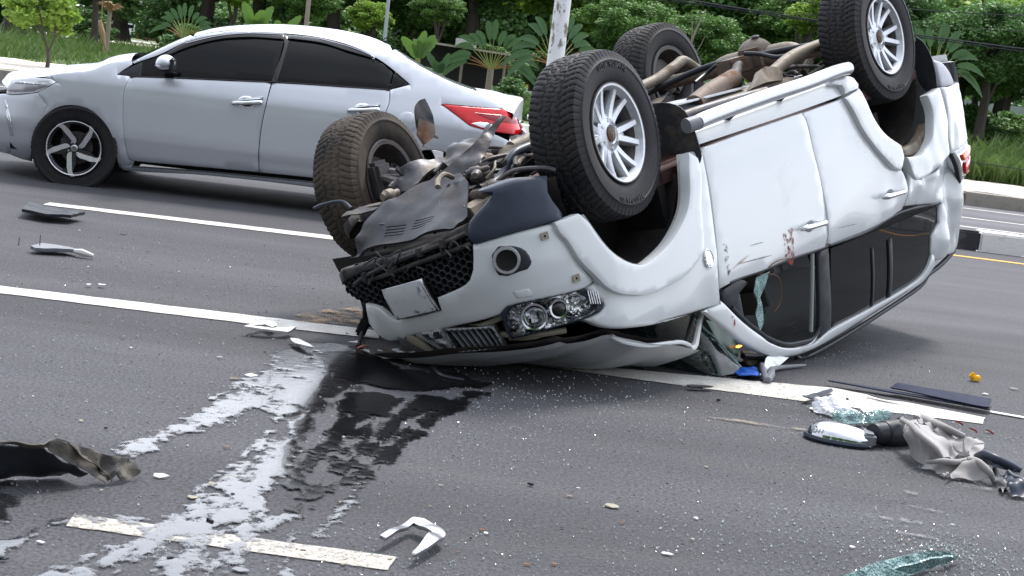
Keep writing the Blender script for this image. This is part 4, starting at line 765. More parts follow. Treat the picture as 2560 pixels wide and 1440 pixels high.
for i in range(14):
    s=.88+.9*random.random()*.9; z=.56+.17*(1-(s-.9)/.8)*random.random()+.03; p=Vector(suv(s,z,.0)); x.tube([p,p+Vector((random.uniform(-.03,.05),random.uniform(-.05,.05),random.uniform(-.05,.03))),p+Vector((random.uniform(-.05,.05),random.uniform(-.08,.08),random.uniform(-.06,.04)))],.004,6)
x.ob('broken_clips','dustypl',U)['kind']='stuff'
# ---- headlamp
hl=panel('headlight',o_hl,suv,'bluepl',U,res=.05,rnd=.008,lift=.0,th=.10,holes=[o_hlin])
ribbon('bowl_wall',[tuple(q) for q in poly_smooth(o_hlin,.03)]+[o_hlin[0]],suv,0,-.07,'chrome',hl)
def refl():
    m=M_('lamp_reflector',(.75,.77,.78),.08,1); v=m.noise(38,2,.5,dist=1.2); m.bump(v,.8,.012); f=m.noise(24,2); m.base(m.mixc(m.ramp(f,.48,.56),(.8,.82,.84),(.16,.17,.16))); return m.m
MT['refl']=refl()
panel('reflector_back',o_hlin,suv,'refl',hl,res=.02,rnd=0,lift=-.06,th=.002,dent=lambda s,z:.02*noise.noise(Vector((s*17,z*17,0))))
for i,(q,r) in enumerate(zip(o_hlc[:2],(.050,.038))):
    p,t,bb,n=frame_at(q[0],q[1],-.008 if i else -.012); M=Matrix(((t.x,n.x,bb.x,p.x),(t.y,n.y,bb.y,p.y),(t.z,n.z,bb.z,p.z),(0,0,0,1)))
    if i==0:
        x=B(); x.lathe([(.012,-.045),(.03,-.035),(.048,-.012),(r,0),(r+.008,.001),(r+.009,-.03)],32,M); x.ob('reflector_bowl','chrome',hl)
        x=B(); x.lathe([(0,-.005),(.009,-.008),(.012,-.03)],16,M); x.box(p+n*-.015,(.02,.02,.05)); x.ob('bulb_cap','satin',hl)
    else:
        x=B(); x.lathe([(r-.008,-.02),(r-.004,.0),(r+.004,.001),(r+.010,-.006),(r+.012,-.05)],32,M); x.ob('projector_ring','chrome',hl)
        x=B(); x.lathe([(0,.012),(.015,.010),(.028,.002),(.036,-.014)],24,M); x.ob('projector_lens','gloss',hl)
q=o_hlc[2]
for k in range(5):
    p,t,bb,n=frame_at(q[0]-.03+k*.012,q[1]-.008+.004*k,.004); x=B(); M=Matrix(((t.x,n.x,bb.x,p.x),(t.y,n.y,bb.y,p.y),(t.z,n.z,bb.z,p.z),(0,0,0,1)))
    x.prism([(-.002,-.03),(.002,-.03),(.002,.03),(-.002,.03)],0,.003,M); x.ob('lens_rib','clearlens',hl)
panel('lens_cover',o_hl,suv,'lens',hl,res=.05,rnd=.01,lift=.012,th=.01)
# ---- upper grille
gr=panel('grille_frame',o_gril,suv,'satin',U,res=.04,rnd=.004,lift=.006,th=.05,holes=[[tuple(np.array(o_gril).mean(0)+(np.array(q)-np.array(o_gril).mean(0))*np.array((.90,.80))) for q in o_gril]])
panel('grille_back',o_gril,suv,'black',gr,res=.05,rnd=0,lift=-.03)
g=np.array(o_gril)
def gp(u,v): return tuple((g[0]*(1-u)+g[1]*u)*(1-v)+(g[3]*(1-u)+g[2]*u)*v)
for k in range(7):
    u0=.10+k*.12; x=[gp(u0,.1),gp(u0+.035,.1),gp(u0+.055,.5),gp(u0+.06,.93),gp(u0+.02,.93),gp(u0+.015,.5)]
    panel('grille_slat',x,suv,'graypl',gr,res=.03,rnd=.004,lift=-.002,th=.02)
gb=panel('grille_centre',o_grilb,suv,simple('silver_trim',(.40,.41,.42),.35,.4),U,res=.04,rnd=.006,lift=-.002)
em=empty('emblem',parent=U)
for d in (o_d1,o_d2,o_d3): panel('diamond',d,suv,'chrome',em,res=.03,rnd=.003,lift=.012,th=.02)
for i,dd in enumerate(((-.05,.0),(-.10,.01))):
    panel('grille_trim',[(o_grilb[0][0]+a+dd[0],o_grilb[0][1]+b+dd[1]) for a,b in ((0,-.01),(.06,.02),(.12,.10),(.09,.10),(.0,.03))],suv,['cream','satin'][i],U,res=.04,rnd=.003,lift=0)
# dark filler behind the nose
panel('radiator_support',[(.95,.7),(1.3,.62),(1.7,.6),(2.12,.95),(2.13,1.03),(1.75,1.14),(1.3,1.1),(.98,1.02)],suv,'darkunder',U,res=.08,rnd=0,lift=-.13,th=.1)
x=B()
for (s0,z0,s1,z1) in ((1.62,1.02,2.05,1.085),(1.7,1.05,1.95,1.07),(1.45,.97,1.7,.95)): x.tube([suv(s0,z0,-.05),suv((s0+s1)/2,(z0+z1)/2+.01,-.04),suv(s1,z1,-.06)],.014,8)
x.ob('lamp_bracket','cream',U)
# ---- hood
def hz(xx,y):
    tab=[(.95,1.47),(1.075,1.425),(1.16,1.38),(1.4,1.315),(1.6,1.225),(1.7,1.165),(2.0,1.115),(2.15,1.085),(2.3,1.045)]
    e=smooth_tab(tab,xx,.05); k=abs(y)/.78
    return e+.10*(1-k**3.2)*min(1,max(.0,(2.24-xx)/.35))
rows=[]
for i in range(25):
    t=i/24; row=[]
    for j in range(31):
        y=-.77+1.05*j/30; xf=2.235-.22*abs((y+.02)/.8)**2.2; xb=1.03; xx=xf+(xb-xf)*t
        z=hz(xx,y)+.02*noise.noise(Vector((xx*3,y*3,4)))
        if t<.03: z-=.012
        row.append((xx,y,z))
    rows.append(row)
grid('hood',rows,'white',U,60)
rows2=[[(p[0],p[1]+.012,p[2]-.028) for p in r] for r in rows]
grid('hood_inner',rows2,'darkunder',U,60)
x=B(); x.tube([Vector(q)+Vector((0,0,-.01)) for q in p_hood[2:]],.012,8); x.ob('hood_edge','white',U)
x=B(); P_=[Vector(q) for q in p_hinge]
x.tube(P_,[.016,.018,.014,.008],8); x.ob('fender_rail','whitedirty',U)
x=B(); x.tube([Vector(q) for q in p_hinge2],[.012,.010,.008],8); x.ob('hood_strut','dustypl',U)
# ---- windscreen and dark cabin
ws=[]
for i in range(13):
    t=i/12; row=[]
    for j in range(21):
        y=-.72+1.42*j/20; k=(y+.01)/.72
        row.append((1.12*(1-t)+.42*t+.10*(1-k*k),y*(1-.14*t),1.20*(1-t)+1.63*t+.02*(1-k*k)+.012*noise.noise(Vector((t*5,y*5,0)))))
    ws.append(row)
wsn=[r for r in ws]
V=[p for r in wsn for p in r]; F=[]
for i in range(12):
    for j in range(20):
        if j<6: continue
        F.append((i*21+j,i*21+j+1,(i+1)*21+j+1,(i+1)*21+j))
mesh_obj('windscreen',V,F,'glass_dk',U,60)
def between(name,A,Bq,mat,n=26,m=9,rough=.006,shift=(0,0,0)):
    def rs_(P,t):
        P=[Vector(p) for p in P]; L_=[0]
        for a,b in zip(P,P[1:]): L_.append(L_[-1]+(b-a).length)
        d=t*L_[-1]
        for i in range(len(P)-1):
            if d<=L_[i+1]+1e-9: return P[i].lerp(P[i+1],(d-L_[i])/max(1e-9,L_[i+1]-L_[i]))
        return P[-1]
    rows=[]
    for i in range(m+1): rows.append([rs_(A,j/n).lerp(rs_(Bq,j/n),i/m)+Vector(shift)+Vector((0,rough*noise.noise(Vector((j*.5,i*.6,1))),0)) for j in range(n+1)])
    return grid(name,rows,mat,U,60)
between('shattered_windscreen',w_glass[:6],w_glass[:5:-1],'crack')
x=B(); x.tube([Vector(q)+Vector((0,-.004,.012*noise.noise(Vector(q)*20))) for q in open_smooth(w_edge,4)],.006,6); x.ob('shattered_edge','crumb',U)
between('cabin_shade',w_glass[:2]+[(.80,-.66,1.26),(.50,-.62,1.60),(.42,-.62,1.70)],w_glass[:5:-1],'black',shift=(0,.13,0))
sheet('dashboard_trim',w_cream,simple('beige_trim',(.30,.27,.22),.7,nz=.3,nscale=30),U,th=.02,res=.03,rough=.01,rscale=20)
sheet('green_film',w_green,simple('green_film',(.006,.07,.04),.3),U,th=.004,res=.03,rough=.01)
x=B(); a_=Vector(w_amber[0]); x.tube([a_+Vector((.02,0,-.004)),a_,a_+Vector((-.03,0,.006))],[.004,.008,.003],8); x.ob('cabin_lamp','amberon',U)
# roof
rr=[]
for i in range(25):
    xx=.38-2.62*i/24; row=[]
    for j in range(25):
        k=-1+2*j/24; ze=smooth_tab([(-2.45,1.70),(-2.2,1.78),(-1.5,1.80),(-.5,1.79),(0,1.775),(.3,1.71),(.5,1.63)],xx,.05)
        row.append((xx,k*(.665-.10*max(0,(-xx-1.7)/.55)),ze+.055*(1-abs(k)**2.5)+.012*noise.noise(Vector((xx*3,k*2,0)))))
    rr.append(row)
grid('roof',rr,'white',U,60)
x=B(); x.tube([(a,-.645,b-.01) for a,b in ((.48,1.655),(.25,1.735),(0,1.80),(-.5,1.83),(-1.2,1.84),(-1.9,1.83),(-2.2,1.79))],.016,8); x.ob('roof_gutter','blackpl',U)
x=B(); x.tube([(a,-.60,b) for a,b in ((-.1,1.83),(-.2,1.865),(-.6,1.885),(-1.2,1.89),(-1.7,1.885),(-1.85,1.85))],.014,8); x.ob('roof_rail','blackpl',U)
sheet('roof_corner',p_tip,'white',U,th=.01,res=.03,rough=.02)
# cabin shell: far side, floor, firewall, tailgate
def suvL(s,z,off=0):
    a=suv(s,z,off); return (a[0],-a[1],a[2])
sideL=[(2.98,.62),(3.0,1.27),(3.55,1.6),(4.1,1.78),(6.4,1.80),(6.5,1.1),(6.4,.6),(6.1,.6),(5.95,.85),(5.6,.98),(5.2,.9),(4.95,.55),(4.8,.42),(3.2,.42)]
panel('left_side_body',sideL,suvL,W,U,res=.12,rnd=.01,holes=[[(3.25,1.28),(3.6,1.52),(4.05,1.66),(4.2,1.68),(4.2,1.3)],[(4.3,1.3),(4.3,1.68),(5.0,1.70),(5.1,1.34)]])
panel('left_window',[(3.22,1.26),(3.6,1.54),(4.05,1.68),(5.85,1.70),(5.95,1.4),(4.2,1.28)],suvL,'glass_dk',U,res=.15,rnd=0,lift=-.02)
tg=[]
for i in range(9):
    z=.55+1.25*i/8; tg.append([Vector(suv(s,z,0)) for s in (6.4,6.6,6.8,7.0,7.2)]+[Vector(suvL(s,z,0)) for s in (7.2,7.0,6.8,6.6,6.4)])
grid('tailgate',tg,W,U)
x=B(); x.box((-.2,0,.60),(3.3,1.56,.06)); x.box((-2.0,0,.62),(.9,1.3,.05)); x.ob('floor_pan','maroon',U)
x=B(); x.box((1.45,0,.80),(.9,1.0,.35)); x.ob('engine_bay_block','black',U)
x=B(); x.box((1.05,0,.9),(.06,1.56,.7)); x.ob('firewall','black',U)
x=B(); x.box((.80,.1,1.12),(.4,1.3,.22),bev=.05); x.ob('dashboard','int',U)
def seat(xx,y):
    s=B(); s.box((xx+.25,y,.78),(.52,.50,.16),bev=.05); s.box((xx-.08,y,1.08),(.14,.48,.62),Matrix.Rotation(-.25,3,'Y'),bev=.05); so_=s.ob('seat','seat',U)
    h=B(); h.box((xx-.20,y,1.47),(.10,.27,.19),Matrix.Rotation(-.2,3,'Y'),bev=.04); h.ob('headrest','seat',so_)
seat(.15,-.40); seat(.15,.40); seat(-.85,-.40); seat(-.85,.40)
x=B(); x.box((-.2,-.70,.96),(2.4,.04,.46)); x.ob('door_trim','int',U)
# ---- side glass
tri=panel('mirror_base_trim',o_tri,suv,'blackpl',U,res=.05,rnd=.004,lift=-.012)
gr_=panel('rear_door_window',o_gr,suv,'glass_dk',U,res=.08,rnd=0,lift=-.022)
d=o_div
panel('window_divider',[d[0],(d[0][0]+.025,d[0][1]),(d[1][0]+.025,d[1][1]),d[1]],suv,'blackpl',gr_,res=.05,rnd=.003,lift=-.014,th=.01)
panel('window_divider',[d[2],(d[2][0]+.05,d[2][1]),(d[3][0]+.05,d[3][1]+.02),d[3]],suv,'blackpl',gr_,res=.05,rnd=.003,lift=-.012,th=.01)
panel('b_pillar_trim',o_pil,suv,'blackpl',U,res=.06,rnd=.004,lift=-.010)
def band(name,pts,w,mat,parent,lift):
    x=B(); x.tube([suv(s,z,lift) for s,z in pts],w,8); return x.ob(name,mat,parent)
band('belt_weatherstrip',[(4.26,1.262),(4.197,1.268),(3.791,1.229),(3.545,1.215),(3.347,1.196),(3.2,1.187)],.008,'blackpl',U,-.004)
band('belt_weatherstrip',[(4.27,1.272),(4.739,1.312),(5.214,1.302+.01),(5.8,1.392)],.009,'blackpl',U,-.004)
lowe=[(4.21,1.70),(4.135,1.745),(3.95,1.715),(3.80,1.675),(3.62,1.59),(3.54,1.54),(3.38,1.43),(3.24,1.32)]
band('window_frame_seal',lowe,.010,'blackpl',U,-.012)
band('window_frame_seal',[(a,b+.025) for a,b in lowe[:6]],.006,'satin',U,-.014)
band('window_channel',[(4.10,1.27),(4.11,1.45),(4.12,1.70)],.012,simple('grey_seal',(.30,.33,.33),.5),U,-.02)
# crumbled glass hanging in the front window
sheet('hanging_glass',[suv(s,z,-.02) for s,z in ((3.48,1.235),(3.62,1.24),(3.58,1.30),(3.53,1.35),(3.56,1.42),(3.565,1.50),(3.53,1.52),(3.49,1.43),(3.50,1.36),(3.46,1.30))],'crumb',U,th=.005,res=.02,rnd=.002,rough=.012,rscale=30)
x=B(); x.tube([suv(3.5,1.23,-.01),suv(3.65,1.20,.01),suv(3.78,1.22,.03)],.003,6); x.tube([suv(3.6,1.25,-.01),suv(3.7,1.30,.0),suv(3.72,1.42,.0),suv(3.66,1.46,0)],.003,6); x.ob('torn_wire','leaf_scrap',U)
# ---- handles, badge, marks
for (a,b,rz) in ((o_handle[0],o_handle[1],0),(o_handle[2],o_handle[3],0)):
    s0,z0=a; s1,z1=b; P_=[suv(s0+(s1-s0)*k,z0+(z1-z0)*k,l) for k,l in ((0,.006),(.08,.034),(.5,.042),(.92,.034),(1,.006))]
    cup=panel('handle_cup',[(s0+(s1-s0)*.5+.06*math.cos(q*.628),(z0+z1)/2+.035*math.sin(q*.628)) for q in range(10)],suv,'graypl',U,res=.03,rnd=.012,lift=.002,th=.004)
    x=B(); x.tube(P_,[.009,.017,.015,.017,.009],10); x.ob('door_handle','chrome',U)
p,t,bb,n=frame_at(*o_bad[0],0); M=Matrix(((t.x,n.x,bb.x,p.x),(t.y,n.y,bb.y,p.y),(t.z,n.z,bb.z,p.z),(0,0,0,1)))
x=B(); x.lathe([(.040,0),(.040,.008),(.036,.012),(.032,.009)],28,M@Matrix.Diagonal((.9,1,1.15,1))); bo=x.ob('side_marker_lamp','chrome',U)
x=B(); x.lathe([(0,.014),(.015,.013),(.032,.009)],24,M@Matrix.Diagonal((.9,1,1.15,1))); x.ob('marker_lens','chrome',bo)
def smear(cx,cz,w,h,n,mat,seed,nm):
    random.seed(seed); x=B()
    for k in range(n):
        a=random.gauss(0,.35); s=cx+random.uniform(-w,w)*.5; z=cz+random.uniform(-h,h)*.5; l=random.uniform(.008,.042); ww=random.uniform(.0015,.005)
        dx,dz=math.sin(a),math.cos(a); P_=[(s-dz*ww*.4,z),(s+dx*l*.5-dz*ww,z+dz*l*.5),(s+dx*l,z+dz*l),(s+dx*l*.5+dz*ww,z+dz*l*.5)]
        x.add([suv(a_,b_2,.0022+.0003*k/n) for a_,b_2 in P_],[(0,1,2,3)])
    return x.ob(nm,mat,U)
bl=o_blood
cx,cz=bl[0]; 
smear((bl[0][0]+bl[5][0])/2,(bl[0][1]+bl[5][1])/2-.01,.10,abs(bl[5][1]-bl[0][1])*.9,60,'blood',3,'red_smear')
x=B(); x.add([suv(a,b,.003) for a,b in ((bl[4][0],bl[4][1]),(bl[4][0]-.03,bl[4][1]+.035),(bl[5][0],bl[5][1]+.008),(bl[5][0]+.01,bl[5][1]-.01),(bl[4][0]-.02,bl[4][1]+.012))],[(0,1,2,3,4)]); x.ob('red_smear','blood',U)
smear(bl[6][0],bl[6][1],.03,.04,8,'blood',4,'red_smear')
random.seed(9)
def scrape(s0,z0,s1,z1,w,mt,seed):
    random.seed(seed); x=B(); n=14; P_=[];Q_=[]
    for i in range(n+1):
        t=i/n; a=s0+(s1-s0)*t; b2=z0+(z1-z0)*t; ww=w*math.sin(math.pi*min(1,t+.02))**.4*random.uniform(.3,1); P_.append(suv(a,b2-ww,lift_at(a,b2))); Q_.append(suv(a,b2+ww,lift_at(a,b2)))
    V=P_+Q_; x.add(V,[(i,i+1,i+2+n,i+1+n) for i in range(n)]); return x.ob('scrape_mark',mt,U)
def lift_at(s,z): return .0045
for k,(a,b2,c2,d2,w_) in enumerate(((3.3,1.12,3.62,1.16,.0025),(3.42,1.06,3.55,1.075,.002),(3.28,.98,3.30,1.12,.002),(4.35,1.20,4.60,1.235,.002),(3.22,1.13,3.40,1.10,.004))): scrape(a,b2,c2,d2,w_,'scuff' if k<4 else 'tan_smear',k)
smear(o_scuff[0][0]+.01,(o_scuff[0][1]+o_scuff[1][1])/2,.02,abs(o_scuff[1][1]-o_scuff[0][1]),16,'scuff',5,'scuff_mark')
random.seed(7)
# ---- rear flares, bumper, tail lamp
panel('rear_wheel_arch_flare',o_flareR1,suv,W,U,res=.04,rnd=.007,lift=.028,th=.05,smooth=28)
panel('sill_end_cap',o_flareR0,suv,'white',U,res=.04,rnd=.015,lift=.036,th=.03)
panel('rear_arch_flare_end',o_flareR2,suv,W,U,res=.03,rnd=.007,lift=.028,th=.05,smooth=28,dent=lambda s,z:.008*noise.noise(Vector((s*8,z*8,3))))
panel('rear_bumper',o_bumpR,suv,W,U,res=.03,rnd=.012,lift=.012,th=.03,dent=lambda s,z:.025*abs(noise.noise(Vector((s*9,z*3,3))))+.008*folds(s,z,2,4),smooth=30)
panel('rear_bumper_lower',o_bumpR2,suv,simple('light_grey_bumper',(.33,.34,.38),.4,nz=.1),U,res=.04,rnd=.015,lift=.0,th=.05)
x=panel('arch_inner_lip',o_lip,suv,'tan',U,res=.03,rnd=.01,lift=-.03,th=.04,dent=lambda s,z:.008*noise.noise(Vector((s*12,z*12,3))))
tl=panel('tail_light',o_tail,suv,'chrome',U,res=.04,rnd=.01,lift=.02,th=.05)
panel('orange_lens',[(6.06,1.155),(6.2,1.15),(6.44,1.14),(6.45,1.19),(6.1,1.20)],suv,'orange',tl,res=.03,rnd=.006,lift=.034,th=.012)
panel('red_lens',[(6.13,1.215),(6.3,1.21),(6.45,1.20),(6.46,1.29),(6.2,1.30),(6.14,1.26)],suv,'red',tl,res=.03,rnd=.006,lift=.034,th=.012)
panel('lamp_edge',[(5.90,1.118),(5.95,1.118),(6.06,1.21),(6.11,1.33),(6.07,1.335),(5.99,1.225)],suv,'blackpl',tl,res=.03,rnd=.004,lift=.026,th=.02)
# bumper side around to the back
bb_=[[Vector(suv(s,.57,-.25)) for s in (6.3,6.45,6.6,6.9,7.2)]+[Vector(suvL(s,.57,-.25)) for s in (7.2,6.9,6.6,6.4,6.0)]]
for i in range(5):
    z=.60+.16*i/4; bb_.append([Vector(suv(s,z,.02)) for s in (6.3,6.45,6.6,6.9,7.2)]+[Vector(suvL(s,z,.02)) for s in (7.2,6.9,6.6,6.4,6.0)])
grid('rear_bumper_back',bb_,W,U)
# sill under the doors
panel('sill',[(3.17,.50),(3.17,.43),(4.72,.44),(4.72,.535),(4.1,.525)],suv,W,U,res=.06,rnd=.012,lift=.0,th=.12)
panel('sill_underside',[(3.17,.42),(3.17,.39),(4.75,.40),(4.75,.43)],suv,'cream',U,res=.06,rnd=.0,lift=-.03,th=.1)
x=B(); P_=[Vector(q) for q in p_stepbar]; x.tube(P_,.036,14); 
x.ob('side_step','alloy',U)
x=B(); x.tube([P_[0]+Vector((.07,.02,.0)),P_[0]+Vector((-.002,0,0))],.0365,14); x.ob('step_end_cap','graypl',U)
for k in (.22,.55,.9):
    q=P_[0].lerp(P_[-1],k); x=B(); x.tube([q+Vector((0,.0,.01)),q+Vector((-.03,.12,.06)),q+Vector((-.04,.25,.07))],.018,8); x.ob('step_bracket','blackpl',U)
# arch liners
def liner(cx,cz,r,nm):
    V=[];F=[];n=28
    for i in range(n+1):
        a=-.1+(math.pi-.2)*i/n
        for y in (-.80,-.62,-.42,-.40):
            rr_=r if y<-.41 else r*.2
            V.append((cx+rr_*math.cos(a)+.006*noise.noise(Vector((i*.7,y*8,0))),y,cz+rr_*math.sin(a)))
    for i in range(n):
        for j in range(3): F.append((i*4+j,i*4+j+1,(i+1)*4+j+1,(i+1)*4+j))
    return mesh_obj(nm,V,F,'liner',U,60)
liner(1.37,.46,.47,'wheel_arch_liner'); liner(-1.37,.48,.49,'wheel_arch_liner')
for sx in (1.37,-1.37):
    x=B(); x.lathe([(.42,.42),(.42,.74)],24,Matrix.Translation((sx,0,.55)),.2,math.pi-.2); x.ob('wheel_arch_liner','liner',U)
sheet('mud_flap',p_flapF,'dustypl',U,th=.008,res=.04,rough=.01)
sheet('mud_flap',p_flapR,'blackpl',U,th=.008,res=.05,rough=.01)
for q in ((.868,-.90,.45),(.868,-.87,.56),(.868,-.80,.50)):
    x=B(); x.lathe([(0,.004),(.008,.003),(.009,0)],10,Matrix.Translation(q)@Matrix.Rotation(-math.pi/2,4,'Z')); x.ob('flap_screw','metaldust',U)
# ================= under-body
holes=[globals()['p_slot%d'%i] for i in range(8)]
x=sheet('skid_plate',p_skid,'skid',U,holes=holes,th=.012,res=.018,rough=.004,crease=.0,cf=5,rscale=13,corner=16,rnd=.002,bulge=.0)
def onskid(u,v,h=.010):   # u across the plate, v from the front edge back
    A_=Vector(p_skid[0]).lerp(Vector(p_skid[-3]),u); B_=Vector(p_skid[3]).lerp(Vector(p_skid[7]),u); return A_.lerp(B_,v)+Vector((0,0,-h))
for u in (.05,.29,.56,.80):
    x=B(); x.tube([onskid(u,.04,0),onskid(u,.15),onskid(u,.55),onskid(u,.92,0)],[.005,.012,.012,.005],8); x.ob('pressed_ridge','skid',U)
for k in range(9):
    for v in (.62,.80):
        x=B(); x.tube([onskid(.12+.09*k,v,.006),onskid(.14+.09*k,v+.03,.012),onskid(.16+.09*k,v+.06,.006)],[.003,.007,.003],6); x.ob('pressed_dimple','skid',U)
sk_=[Vector(q) for q in p_skid]
for k in range(5):
    a_=sk_[0].lerp(sk_[2],.18+.15*k).lerp(Vector(p_slot0[0]),.18); b__=a_.lerp(Vector(p_slot0[0]),.62)+Vector((0,0,0)); b__=a_+(Vector(p_slot0[1])-Vector(p_slot0[0]))*.9
    x=B(); x.tube([a_-Vector((0,0,-.004)),a_.lerp(b__,.1)-Vector((0,0,.006)),a_.lerp(b__,.9)-Vector((0,0,.006)),b__],[.004,.010,.010,.004],8); x.ob('pressed_rib','skid',U)
x=sheet('engine_undershield',p_shield,'metaldust',U,th=.008,res=.016,rough=.01,crease=.010,cf=5,rscale=16,corner=20,rnd=.004)
sheet('engine_undershield',p_shieldL,'metaldust',U,th=.008,res=.016,rough=.01,crease=.010,cf=5,rscale=16,corner=20,rnd=.004,nsd=4)
sheet('lower_control_arm',p_arm,'metaldust',U,th=.03,res=.03,rough=.008,rscale=10,rnd=.008,holes=[])
x=B(); x.tube([Vector(q) for q in p_hose],.022,12); x.ob('coolant_hose','bluepl',U)
sheet('bent_splash_shield',p_fin,'skid',U,th=.01,res=.02,rough=.01,rscale=20)
sheet('shield_bracket',p_fin2,'rust',U,th=.008,res=.03,rough=.01,rscale=20)
# front frame, crossmembers, engine lumps
def lumps(seed,n,x0,x1,y0,y1,z0,z1,mats,nm,parent):
    random.seed(seed)
    for k in range(n):
        p=Vector((random.uniform(x0,x1),random.uniform(y0,y1),random.uniform(z0,z1))); x=B(); R=Matrix.Rotation(random.uniform(-.6,.6),3,random.choice('XYZ'))
        t=random.random()
        if t<.22: x.box(p,(random.uniform(.05,.18),random.uniform(.03,.10),random.uniform(.02,.06)),R,bev=.008)
        elif t<.5:
            r=random.uniform(.018,.045); x.lathe([(0,-.06),(r*.6,-.06),(r*.7,-.045),(r,-.035),(r,.0),(r*.9,.006),(r*.6,.01),(r*.6,.045),(r*.4,.05),(0,.055)],16,Matrix.Translation(p)@Matrix.Rotation(random.uniform(0,3),4,random.choice('XYZ')))
        elif t<.62:
            q=[p+R@Vector((a*.09*random.uniform(.6,1.3),b*.06*random.uniform(.6,1.3),.01*random.uniform(-1,1))) for a,b in ((-1,-1),(.2,-1.2),(1,-.7),(1.1,.5),(.3,1.1),(-.8,.9))]
            sheet(nm,q,random.choice(mats),parent,th=.006,res=.03,rough=.02,rscale=20,rnd=.002); continue
        else:
            d=Vector((random.uniform(-.28,.28),random.uniform(-.28,.28),random.uniform(-.04,.06))); x.tube([p,p+d*.3+Vector((random.uniform(-.04,.04),0,-.03)),p+d*.7+Vector((0,random.uniform(-.04,.04),-.02)),p+d],random.uniform(.005,.014),8)
        x.ob(nm,random.choice(mats),parent)
    random.seed(7)
lumps(11,60,1.0,1.9,-.52,.50,.31,.46,['darkunder','metaldust','dustypl','metaldust','tan','bluepl'],'drivetrain_piece',U)
lumps(12,20,1.5,2.0,-.62,-.25,.36,.5,['dustypl','metaldust','darkunder'],'drivetrain_piece',U)
lumps(15,16,.3,1.1,-.45,.4,.30,.42,['darkunder','metaldust','tan','rust'],'drivetrain_piece',U)
for y in (-.46,.46):
    x=B(); x.tube([(1.86 if y>0 else 2.05,y*.95,.50),(1.8,y,.48),(1.3,y,.50),(.8,y*1.1,.42),(-.6,y*1.1,.42),(-1.0,y,.46),(-1.45,y,.54),(-2.2,y,.50)],.055,8); x.ob('chassis_rail','darkunder' if y>0 else 'tan',U)
for xx,z in ((1.75,.44),(1.0,.40),(.2,.42),(-.7,.44),(-1.9,.5)):
    x=B(); x.box((xx,0,z),(.12,.96,.07),bev=.012); x.ob('crossmember','metaldust',U)
# front suspension to the wheels
for y in (-1,1):
    x=B(); x.tube([(1.45,y*.30,.42),(1.40,y*.68,.30)],.026,8); x.tube([(1.25,y*.30,.40),(1.38,y*.66,.28)],.022,8); x.ob('lower_control_arm','metaldust',U)
    x=B(); x.tube([(1.40,y*.22,.38),(1.40,y*.66,.31)],.02,10); x.lathe([(.02,-.06),(.05,-.04),(.035,0),(.05,.02),(.03,.06)],14,Matrix.Translation((1.40,y*.30,.37))); x.ob('drive_shaft','dustypl',U)
    x=B(); x.box((1.40,y*.64,.33),(.12,.08,.2),bev=.02); x.ob('steering_knuckle','metaldust',U)
    x=B(); x.lathe([(.0,-.16),(.035,-.16),(.035,.16),(0,.16)],14,Matrix.Translation((1.33,y*.52,.50))@Matrix.Rotation(math.pi/2,4,'X')); x.ob('shock_absorber','dustypl',U)
for k in range(5):
    x=B(); x.tube([(1.62-.05*k,-.42+.03*k,.36),(1.52-.05*k,-.36,.33+.01*k),(1.38-.03*k,-.38,.36)],.012,8); x.ob('brake_hose','tan' if k%2 else 'dustypl',U)
# fuel tank
tk=[Vector(q) for q in p_tank]
x=B(); cx=sum(q.x for q in tk)/len(tk)
x.box((.10,-.30,.395),(.78,.44,.11),Matrix.Rotation(.05,3,'Y'),bev=.02); tko=x.ob('fuel_tank','bluepl',U)
x=B(); x.box((.10,-.30,.335),(.82,.48,.012),Matrix.Rotation(.05,3,'Y'),bev=.004); x.ob('tank_flange','alloy',tko)
x=B(); x.tube([Vector(q) for q in p_shaft],.05,16); x.ob('exhaust_silencer','rust',U)
x=B(); x.tube([Vector(p_shaft[-1]),Vector((-.6,-.3,.33)),Vector((-1.0,-.12,.26)),Vector((-1.3,0,.28))],.032,12); x.lathe([(.03,-.05),(.055,-.03),(.055,.03),(.03,.05)],14,Matrix.Translation((-.55,-.32,.33))@Matrix.Rotation(.9,4,'Z')); x.ob('propeller_shaft','dustypl',U)
x=B(); x.tube([(.9,-.60,.40),(.5,-.62,.38),(.1,-.64,.385),(-.3,-.66,.40)],.028,10); x.ob('exhaust_pipe','metaldust',U)
# rear axle
x=B(); x.tube([(-1.42,-.72,.31),(-1.42,-.35,.30),(-1.42,-.2,.285),(-1.42,.2,.285),(-1.42,.35,.30),(-1.42,.72,.31)],[.042,.042,.075,.075,.042,.042],14); ax=x.ob('rear_axle','tan',U)
x=B(); x.lathe([(0,.10),(.06,.095),(.12,.05),(.145,0),(.12,-.05),(.06,-.09),(0,-.10)],26,Matrix.Translation((-1.42,0,.29))@Matrix.Rotation(math.pi/2,4,'Z')); x.ob('differential_housing','tan',ax)
x=B(); x.lathe([(0,.012),(.022,.010),(.028,0)],14,Matrix.Translation((-1.42,-.02,.145))@Matrix.Rotation(-math.pi/2,4,'X')); x.ob('drain_plug','metaldust',ax)
x=B(); an=[Vector(q) for q in p_armN]; x.tube([an[0],an[1],an[2],Vector((-1.42,-.52,.27))],[.034,.034,.038,.04],10); x.ob('trailing_arm','tan',U)
x=B(); af=[Vector(q) for q in p_armF]; x.tube([Vector((.55,.46,.36)),Vector((-.3,.46,.31)),af[0],af[1],af[2],af[3],Vector((-1.42,.44,.26))],.034,10); x.ob('trailing_arm','tan',U)
x=B(); x.box((-.45,.46,.30),(.07,.10,.18),bev=.01); x.box((-.62,.48,.27),(.12,.12,.06),bev=.01); x.ob('arm_bracket','tan',U)
sheet('arm_bracket',p_brN,'tan',U,th=.05,res=.04,rough=.004)
